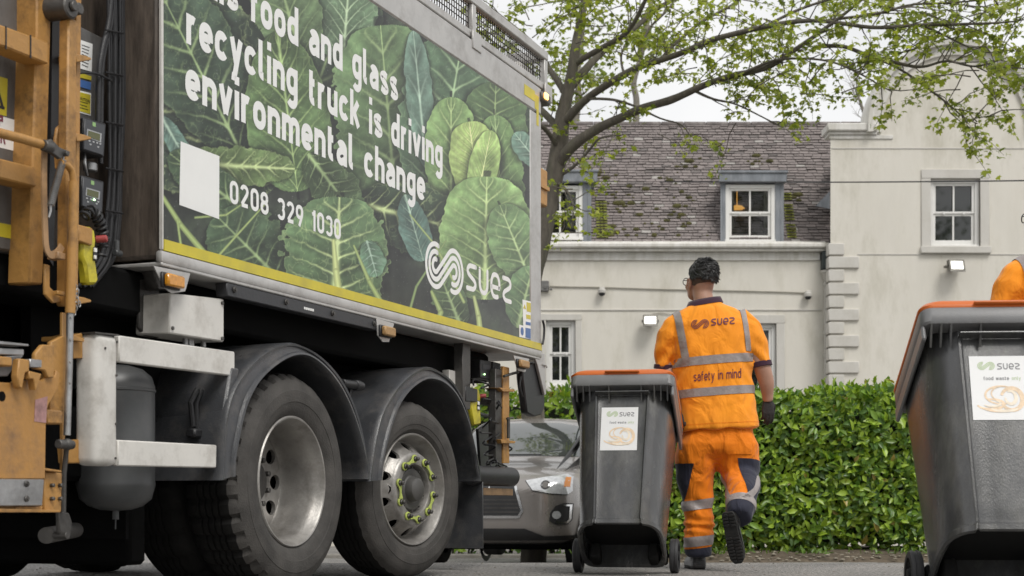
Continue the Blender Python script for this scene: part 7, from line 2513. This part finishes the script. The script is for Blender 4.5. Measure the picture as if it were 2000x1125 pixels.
    for j in range(6):
        row = []
        for i in range(25):
            u = R(180 + 180 * i / 24)
            tt = 1.48 + .66 * j / 5
            kk = 1.035 - .10 * (j / 5) ** 1.5
            row.append(hp(.078 * kk * math.cos(u) * (1 if j < 3 else .97), -.012 + .098 * kk * math.sin(u) * (1 - .05 * j), .035 + .094 * math.cos(tt) * 1.02))
        rr_.append(row)
    h.loft(rr_, caps=False, closed=False)
    h.build('cropped_hair', M_STUB, root, sharp=None)

    # ---- polo shirt
    b = MB()
    b.loft(rings_px([(588, 1350, 1404, .0, .078, .06), (597, 1341, 1414, .0, .092, .06), (605, 1326, 1436, .0, .115, .05), (615, 1315, 1450, .0, .13, .04), (632, 1310, 1461, -.005, .145, .02), (660, 1310, 1467, -.005, .155), (695, 1312, 1468, .0, .16), (730, 1313, 1470, .01, .168),
                     (770, 1316, 1474, .02, .180), (800, 1319, 1477, .02, .185), (822, 1320, 1480, .015, .190), (838, 1320, 1484, .015, .194, .05), (841, 1324, 1480, .015, .188, .05)], e=2.5))
    b.add(*(lambda m: (m.v, m.f))(limb_rings([(q(1334, 622, 0), .060), (q(1316, 640, .0), .077), (q(1304, 668, .01), .079), (q(1300, 700, .03), .070), (q(1299, 717, .035), .066)])))
    b.add(*(lambda m: (m.v, m.f))(limb_rings([(q(1440, 614, 0), .060), (q(1462, 640, .0), .077), (q(1476, 672, -.005), .073), (q(1484, 700, -.015), .064), (q(1487, 713, -.018), .062)])))
    sh = fuse(b, .0082, 9, .6)
    def sf_(c, n):
        d = .007 * noise.noise(Vector((c.x * 5 + c.z * 2.5, c.y * 4, c.z * 2.2)))
        d += .004 * noise.noise(Vector((c.x * 13 - c.z * 6, c.y * 8, c.z * 5 + 3)))
        low = max(0, min(1, (1.15 - c.z) / .3))
        d += .010 * low * math.sin(c.x * 34 + 2.2 * math.sin(c.z * 9)) * (.5 + noise.noise(c * 6))
        arm = max(0, abs(c.x - .0) - .20)
        d += .0022 * min(1, arm * 18) * math.sin(c.z * 62 + c.x * 24)
        # drag lines from the armpits
        d += .007 * math.exp(-((c.z - 1.28) / .12) ** 2) * math.sin((abs(c.x) * 1.0 + c.z * .8) * 62) * max(0, min(1, (abs(c.x) - .10) / .1))
        return d
    folds(sh, sf_)
    shirt = obj_from(sh, 'shirt', M_HIVIS, root)
    xl_, xr_ = xpx(1306), xpx(1484)
    inx = [(Vector((xl_, 0, 0)), Vector((1, 0, -.03))), (Vector((xr_, 0, 0)), Vector((-1, 0, 0)))]
    tor = lambda z0_, z1_: (lambda c, n: True)
    # sleeves hang beside the trunk: keep only what lies on the trunk
    def trunk(c, n):
        if c.z > zpx(716): 
            return (xpx(1316) < c.x < xpx(1468)) if abs(n.x) < .93 else False
        return True
    clip(sh, between(zpx(714), zpx(697.5), .085), .0035, trunk).build('reflective_band', M_REFL, shirt, sharp=None)
    clip(sh, between(zpx(775), zpx(759), .075), .0035, None).build('reflective_band', M_REFL, shirt, sharp=None)
    def strap(xa, ya, xb, yb, w, nm):
        A, B = q(xa, ya), q(xb, yb)
        d = (B - A); nrm = Vector((d.z, 0, -d.x)).normalized()
        if nrm.x < 0: nrm = -nrm
        ps = [(A - nrm * w / 2, nrm), (A + nrm * w / 2, -nrm), (Vector((0, 0, zpx(698) + .085 * A.x)), Vector((-.085, 0, 1)))]
        clip(sh, ps, .0042, lambda c, n: c.z > 1.2).build('reflective_strap', M_REFL, shirt, sharp=None)
    strap(1320, 612, 1334, 700, .042, 0); strap(1447, 602, 1459, 700, .038, 1)
    # seams: sleeve heads and hem stitching
    clip(sh, between(zpx(829.5), zpx(828.6), .05), .002, None).build('hem_stitch', M_TROUS, shirt, sharp=None)
    c = MB()
    R1 = ell(q(1376, 590, .0), .108, .090, 32, 2.1, .17); R0 = ell(q(1376, 597, .0), .117, .098, 32, 2.1, .17); R2 = ell(q(1376, 585, .005), .100, .082, 32, 2.1, .17); R3 = ell(q(1376, 588, .005), .094, .076, 32, 2.1, .17)
    c.loft([R0, R1, R2, R3], caps=False); c.build('collar', M_PLUM, shirt, sharp=None)
    for (A, B, rad) in ((q(1299.5, 712, .034), q(1299, 721, .037), .071), (q(1486, 707, -.017), q(1488, 717, -.019), .066)):
        c = MB(); d = (B - A).normalized(); Mx = d.to_track_quat('Z', 'Y').to_matrix().to_4x4(); Mx.translation = A
        L_ = (B - A).length
        c.lathe([(rad - .004, 0), (rad, .002), (rad + .001, L_ - .002), (rad - .004, L_), (rad - .012, L_)], Mx, 28); c.build('cuff', M_PLUM, shirt)
    # printing on the back: wrapped on the cloth
    T = BVHTree.FromPolygons([v.co.copy() for v in sh.vertices], [tuple(p.vertices) for p in sh.polygons])
    eye_ = Vector((-(1395 - 1000) / PS, -PY0, H))
    def onback(px, py, l=0.0):
        tgt = q(px, py, 0)
        h = T.ray_cast(eye_, (tgt - eye_).normalized())
        p = h[0] if h[0] is not None else tgt
        return p + Vector((0, -.0042 - l, 0))
    def back_print(vf, x0, x1, yb, sy, slope, name):
        vs, fs = vf
        a, d = min(v[0] for v in vs), max(v[0] for v in vs)
        m = MB(); P = []
        for v in vs:
            x = x0 + (v[0] - a) / (d - a) * (x1 - x0)
            P.append(onback(x, yb + (x - x0) * slope - v[1] * sy))
        m.add(P, fs); m.build(name, M_INK, shirt, clean=False, sharp=None)
    back_print(swirl2d(.075), 1350, 1384.5, 634, 9.0, -.06, 'swirl_mark')
    back_print(word2d(), 1388.5, 1435, 635, 11.0, -.08, 'brand_word')
    m = MB()
    G = sans('safety in mind', .085, .34)
    a = min(v[0] for g_ in G for v in g_[0]); d = max(v[0] for g_ in G for v in g_[0])
    for vs, fs, L_ in G:
        P = []
        for v in vs:
            x = 1354.5 + (v[0] - a) / (d - a) * 93
            P.append(onback(x, 745 - (x - 1354.5) * .078 - v[1] * 13.2, L_ * .0004))
        m.add(P, fs)
    m.build('back_lettering', M_INK, shirt, clean=False, sharp=None)

    # ---- trousers
    b = MB()
    b.loft(rings_px([(822, 1334, 1464, .01, .150), (845, 1332, 1470, .0, .152), (865, 1326, 1476, -.01, .154), (880, 1328, 1474, -.01, .142), (893, 1338, 1462, -.008, .115), (906, 1356, 1442, -.005, .07)], e=2.5))
    b.loft(rings_px([(846, 1332, 1404, .0, .130), (868, 1322, 1404, -.008, .140), (888, 1318, 1400, -.006, .136), (908, 1318, 1397, .0, .122), (935, 1322, 1395, .012, .108), (962, 1331, 1393, .02, .094), (990, 1333, 1392, .01, .090), (1015, 1336, 1393, .0, .090), (1035, 1338, 1396, -.005, .092), (1052, 1336, 1391, -.01, .088), (1070, 1336, 1391, -.015, .086), (1083, 1342, 1390, -.015, .078), (1086, 1346, 1386, -.015, .07)], e=2.3))
    b.loft(rings_px([(846, 1392, 1470, .0, .130), (868, 1392, 1480, -.008, .140), (888, 1394, 1482, -.006, .136), (908, 1396, 1484, .0, .126), (922, 1402, 1484, .0, .114)], e=2.3))
    b.add(*(lambda m: (m.v, m.f))(limb_rings([(q(1442, 905, .01), .122), (q(1446, 930, -.02), .116), (q(1450, 948, -.10), .108), (q(1449, 962, -.17), .101), (q(1446, 982, -.25), .092), (q(1444, 1003, -.31), .083), (q(1443, 1012, -.335), .074)], 20)))
    tr = fuse(b, .0085, 8, .6)
    def tf(c, n):
        d = .007 * noise.noise(Vector((c.x * 6, c.y * 5, c.z * 5))) + .005 * noise.noise(Vector((c.x * 12 + c.z * 7, c.y * 10, c.z * 13)))
        d += .005 * math.sin(c.z * 44 + 16 * c.x + 3 * noise.noise(c * 5)) * (.35 + .65 * max(0, min(1, (.75 - c.z) / .4)))
        seat = math.exp(-((c.z - .72) / .12) ** 2) * math.exp(-((c.x + .0) / .05) ** 2)
        d -= .010 * seat
        if c.z < .45 and c.x < 0.05: d += .008 * math.exp(-((c.z - .27) / .05) ** 2) * math.sin(c.z * 120 + c.x * 10)
        return d
    folds(tr, tf)
    trous = obj_from(tr, 'trousers', M_TROUS, root)
    left = lambda c, n: c.x < xpx(1400) and c.y > -.16
    right = lambda c, n: c.x > xpx(1397)
    clip(tr, [(Vector((xpx(1336), 0, .5)), Vector((-1, -.25, .10))), *between(zpx(1046), zpx(906))], .003, left).build('navy_panel', M_NAVY, trous, sharp=None)
    clip(tr, [(q(1441, 905, -.1), Vector((1, .0, .16))), (q(1441, 906, 0), Vector((0, -.25, -1))), (q(1440, 984, -.24), Vector((.45, .55, .75)))], .003, right).build('navy_panel', M_NAVY, trous, sharp=None)
    clip(tr, between(zpx(995), zpx(976), .14, xpx(1362)), .0045, left).build('reflective_band', M_REFL, trous, sharp=None)
    clip(tr, between(zpx(1066), zpx(1047), .12, xpx(1362)), .0045, left).build('reflective_band', M_REFL, trous, sharp=None)
    clip(tr, [(Vector((0, 0, zpx(1066))), Vector((.12, 0, -1)))], .003, left).build('navy_hem', M_NAVY, trous, sharp=None)
    d = (q(1446, 982, -.25) - q(1450, 948, -.10)).normalized()
    nb_ = Vector((-.20, -.42, .88)).normalized(); kA = q(1450, 944, -.14)
    clip(tr, [(kA - nb_ * .019, nb_), (kA + nb_ * .019, -nb_)], .0045, lambda c, n: c.x > xpx(1400) and n.y < .35 and c.z < kA.z + .045 and c.z > kA.z - .09).build('reflective_band', M_REFL, trous, sharp=None)
    d = (q(1444, 1003, -.31) - q(1449, 962, -.17)).normalized(); d = (d + Vector((.12, 0, 0))).normalized(); kB = q(1445, 992, -.27)
    clip(tr, [(kB - d * .028, d), (kB + d * .026, -d)], .0045, right).build('reflective_band', M_REFL, trous, sharp=None)
    clip(tr, [(kB + d * .026, d)], .003, right).build('navy_hem', M_NAVY, trous, sharp=None)
    pk = clip(tr, [(q(1408, 845, 0), Vector((1, 0, 0))), (q(1462, 845, 0), Vector((-1, 0, 0))), *between(zpx(888), zpx(848))], .005, lambda c, n: n.y < -.2)
    pk.build('back_pocket', M_TROUS, trous, sharp=None)

    # ---- boots
    def boot(M_, name):
        """boot standing at the origin, toe along +y, sole at z = 0, placed by M_"""
        u = MB()
        prof = [(-.105, .062, .035, .040), (-.095, .085, .043, .050), (-.05, .090, .046, .05), (.0, .080, .047, .05), (.05, .068, .049, .046), (.10, .060, .051, .040), (.15, .058, .050, .036), (.185, .052, .042, .03), (.205, .040, .026, .02)]
        rg = []
        for (y, ht, wd, _) in prof:
            rg.append([Vector((wd * math.copysign(abs(math.cos(a)) ** .75, math.cos(a)), y, .018 + ht * max(0, math.sin(a)) ** .8)) for a in [math.pi * i / 14 for i in range(15)]])
        u.loft(rg, caps=True)
        sh_ = [[Vector((c0.x, c0.y, c0.z)) for c0 in ell(Vector((0, y, z)), rx, ry, 22)] for z, y, rx, ry in ((.05, -.045, .046, .062), (.09, -.045, .045, .058), (.12, -.047, .047, .058), (.14, -.048, .050, .060), (.145, -.048, .046, .056))]
        u.loft(sh_, caps=True)
        for z in (.055, .063): u.tube([p for p in ell(Vector((0, -.04, z)), .047, .066, 22)], .003, 6, closed=True)
        u.v = [tuple(M_ @ Vector(p)) for p in u.v]
        o = u.build(name, M_BOOT, root, sharp=45)
        s = MB()
        out = [(-.030, -.112), (-.042, -.09), (-.043, -.03), (-.039, .02), (-.046, .08), (-.050, .13), (-.042, .185), (-.022, .212), (.022, .212), (.042, .185), (.050, .13), (.046, .08), (.039, .02), (.043, -.03), (.042, -.09), (.030, -.112)]
        s.prism([(x, y, .004) for x, y in out], (0, 0, .020), .003)
        for i in range(15):
            y = -.10 + i * .0205
            if -.02 < y < .03: continue
            w = .036 if y < .0 else .042
            if y > .17: w = .030
            s.box((-w, y, -.003), (-.004, y + .013, .004), .001); s.box((.004, y + .004, -.003), (w, y + .017, .004), .001)
        s.v = [tuple(M_ @ Vector(p)) for p in s.v]
        s.build('sole', M_SOLE, o, sharp=40)
    p = q(1362, 1113, -.02)
    boot(Matrix.Translation((p.x, .035, .004)) @ Matrix.Rotation(R(4), 4, 'Z'), 'boot')
    heel, toe = q(1421, 1003, -.385), q(1440, 1094, -.335)
    yv = (toe - heel).normalized(); zv = Vector((.42, 1, .12)); zv = (zv - yv * zv.dot(yv)).normalized(); xv = yv.cross(zv)
    Mb = Matrix((xv, yv, zv)).transposed().to_4x4(); Mb.translation = heel + yv * .105
    boot(Mb, 'boot')

    # ---- gloved hands: palm, five fingers, knit cuff
    def hand(wrist, fwd, back, thumb_side, curl, spread=.10, name='glove'):
        """fwd: along the fingers, back: out of the back of the hand"""
        fwd = fwd.normalized(); back = (back - fwd * back.dot(fwd)).normalized(); side = fwd.cross(back).normalized() * thumb_side
        m = MB()
        def W(s, f, k): return wrist + side * s + fwd * f + back * k
        rg = []
        for f, hw, hk in ((-.055, .031, .025), (-.02, .031, .024), (.0, .030, .021), (.03, .040, .020), (.06, .044, .018), (.085, .042, .015)):
            rg.append([W(hw * math.cos(a), f, hk * math.sin(a)) for a in [2 * math.pi * i / 16 for i in range(16)]])
        m.loft(rg)
        for s, l, f0, c in ((.031, .068, .080, .9), (.011, .076, .086, 1.0), (-.010, .070, .084, 1.08), (-.030, .056, .074, 1.2)):
            pts = [W(s * .9, f0 - .02, .002), W(s, f0, .003)]; ang = .12 * curl
            dirv = None; p_ = pts[-1]
            for seg_, cc in ((.45, .30), (.32, .75), (.23, .55)):
                ang += cc * curl * c
                dirv = fwd * math.cos(ang) - back * math.sin(ang) + side * s * spread * 4
                p_ = p_ + dirv.normalized() * l * seg_ * 1.1
                pts.append(p_)
            m.tube(smoothpath(pts, 2), [.0108, .0108, .0112, .0108, .0106, .0102, .0100, .0094, .0075], 8)
        pts = [W(.028, .012, -.006), W(.046, .035, -.016), W(.050, .060, -.030), W(.040, .082, -.040)]
        m.tube(smoothpath(pts, 2), [.0135, .0135, .0128, .012, .0112, .0105, .008], 8)
        g_ = obj_from(fuse(m, .0042, 2, .5), name, M_GLOVE, root)
    hand(q(1499.5, 783, .03), Vector((.02, -.02, -1)), Vector((.25, -1, 0)), -1, .75)
    hand(q(1320, 803, -.125), Vector((.15, -.25, -1)), Vector((-.5, -.9, .2)), 1, 1.5)
    return root

w1_ = make_worker()
tag(w1_, 'person in orange hi-vis shirt and trousers walking away, seen whole beside the tipped bin', 'person', 'workers in orange hi-vis clothing')
w2_ = copy_tree(w1_)
w2_.location = (2.535, 6.85, 0)
w2_.rotation_euler = (0, 0, R(6))
w2_.scale = (.955, .955, .955)
tag(w2_, 'person in orange hi-vis shirt behind the nearest bin, mostly cut off by the right edge', 'person', 'workers in orange hi-vis clothing')
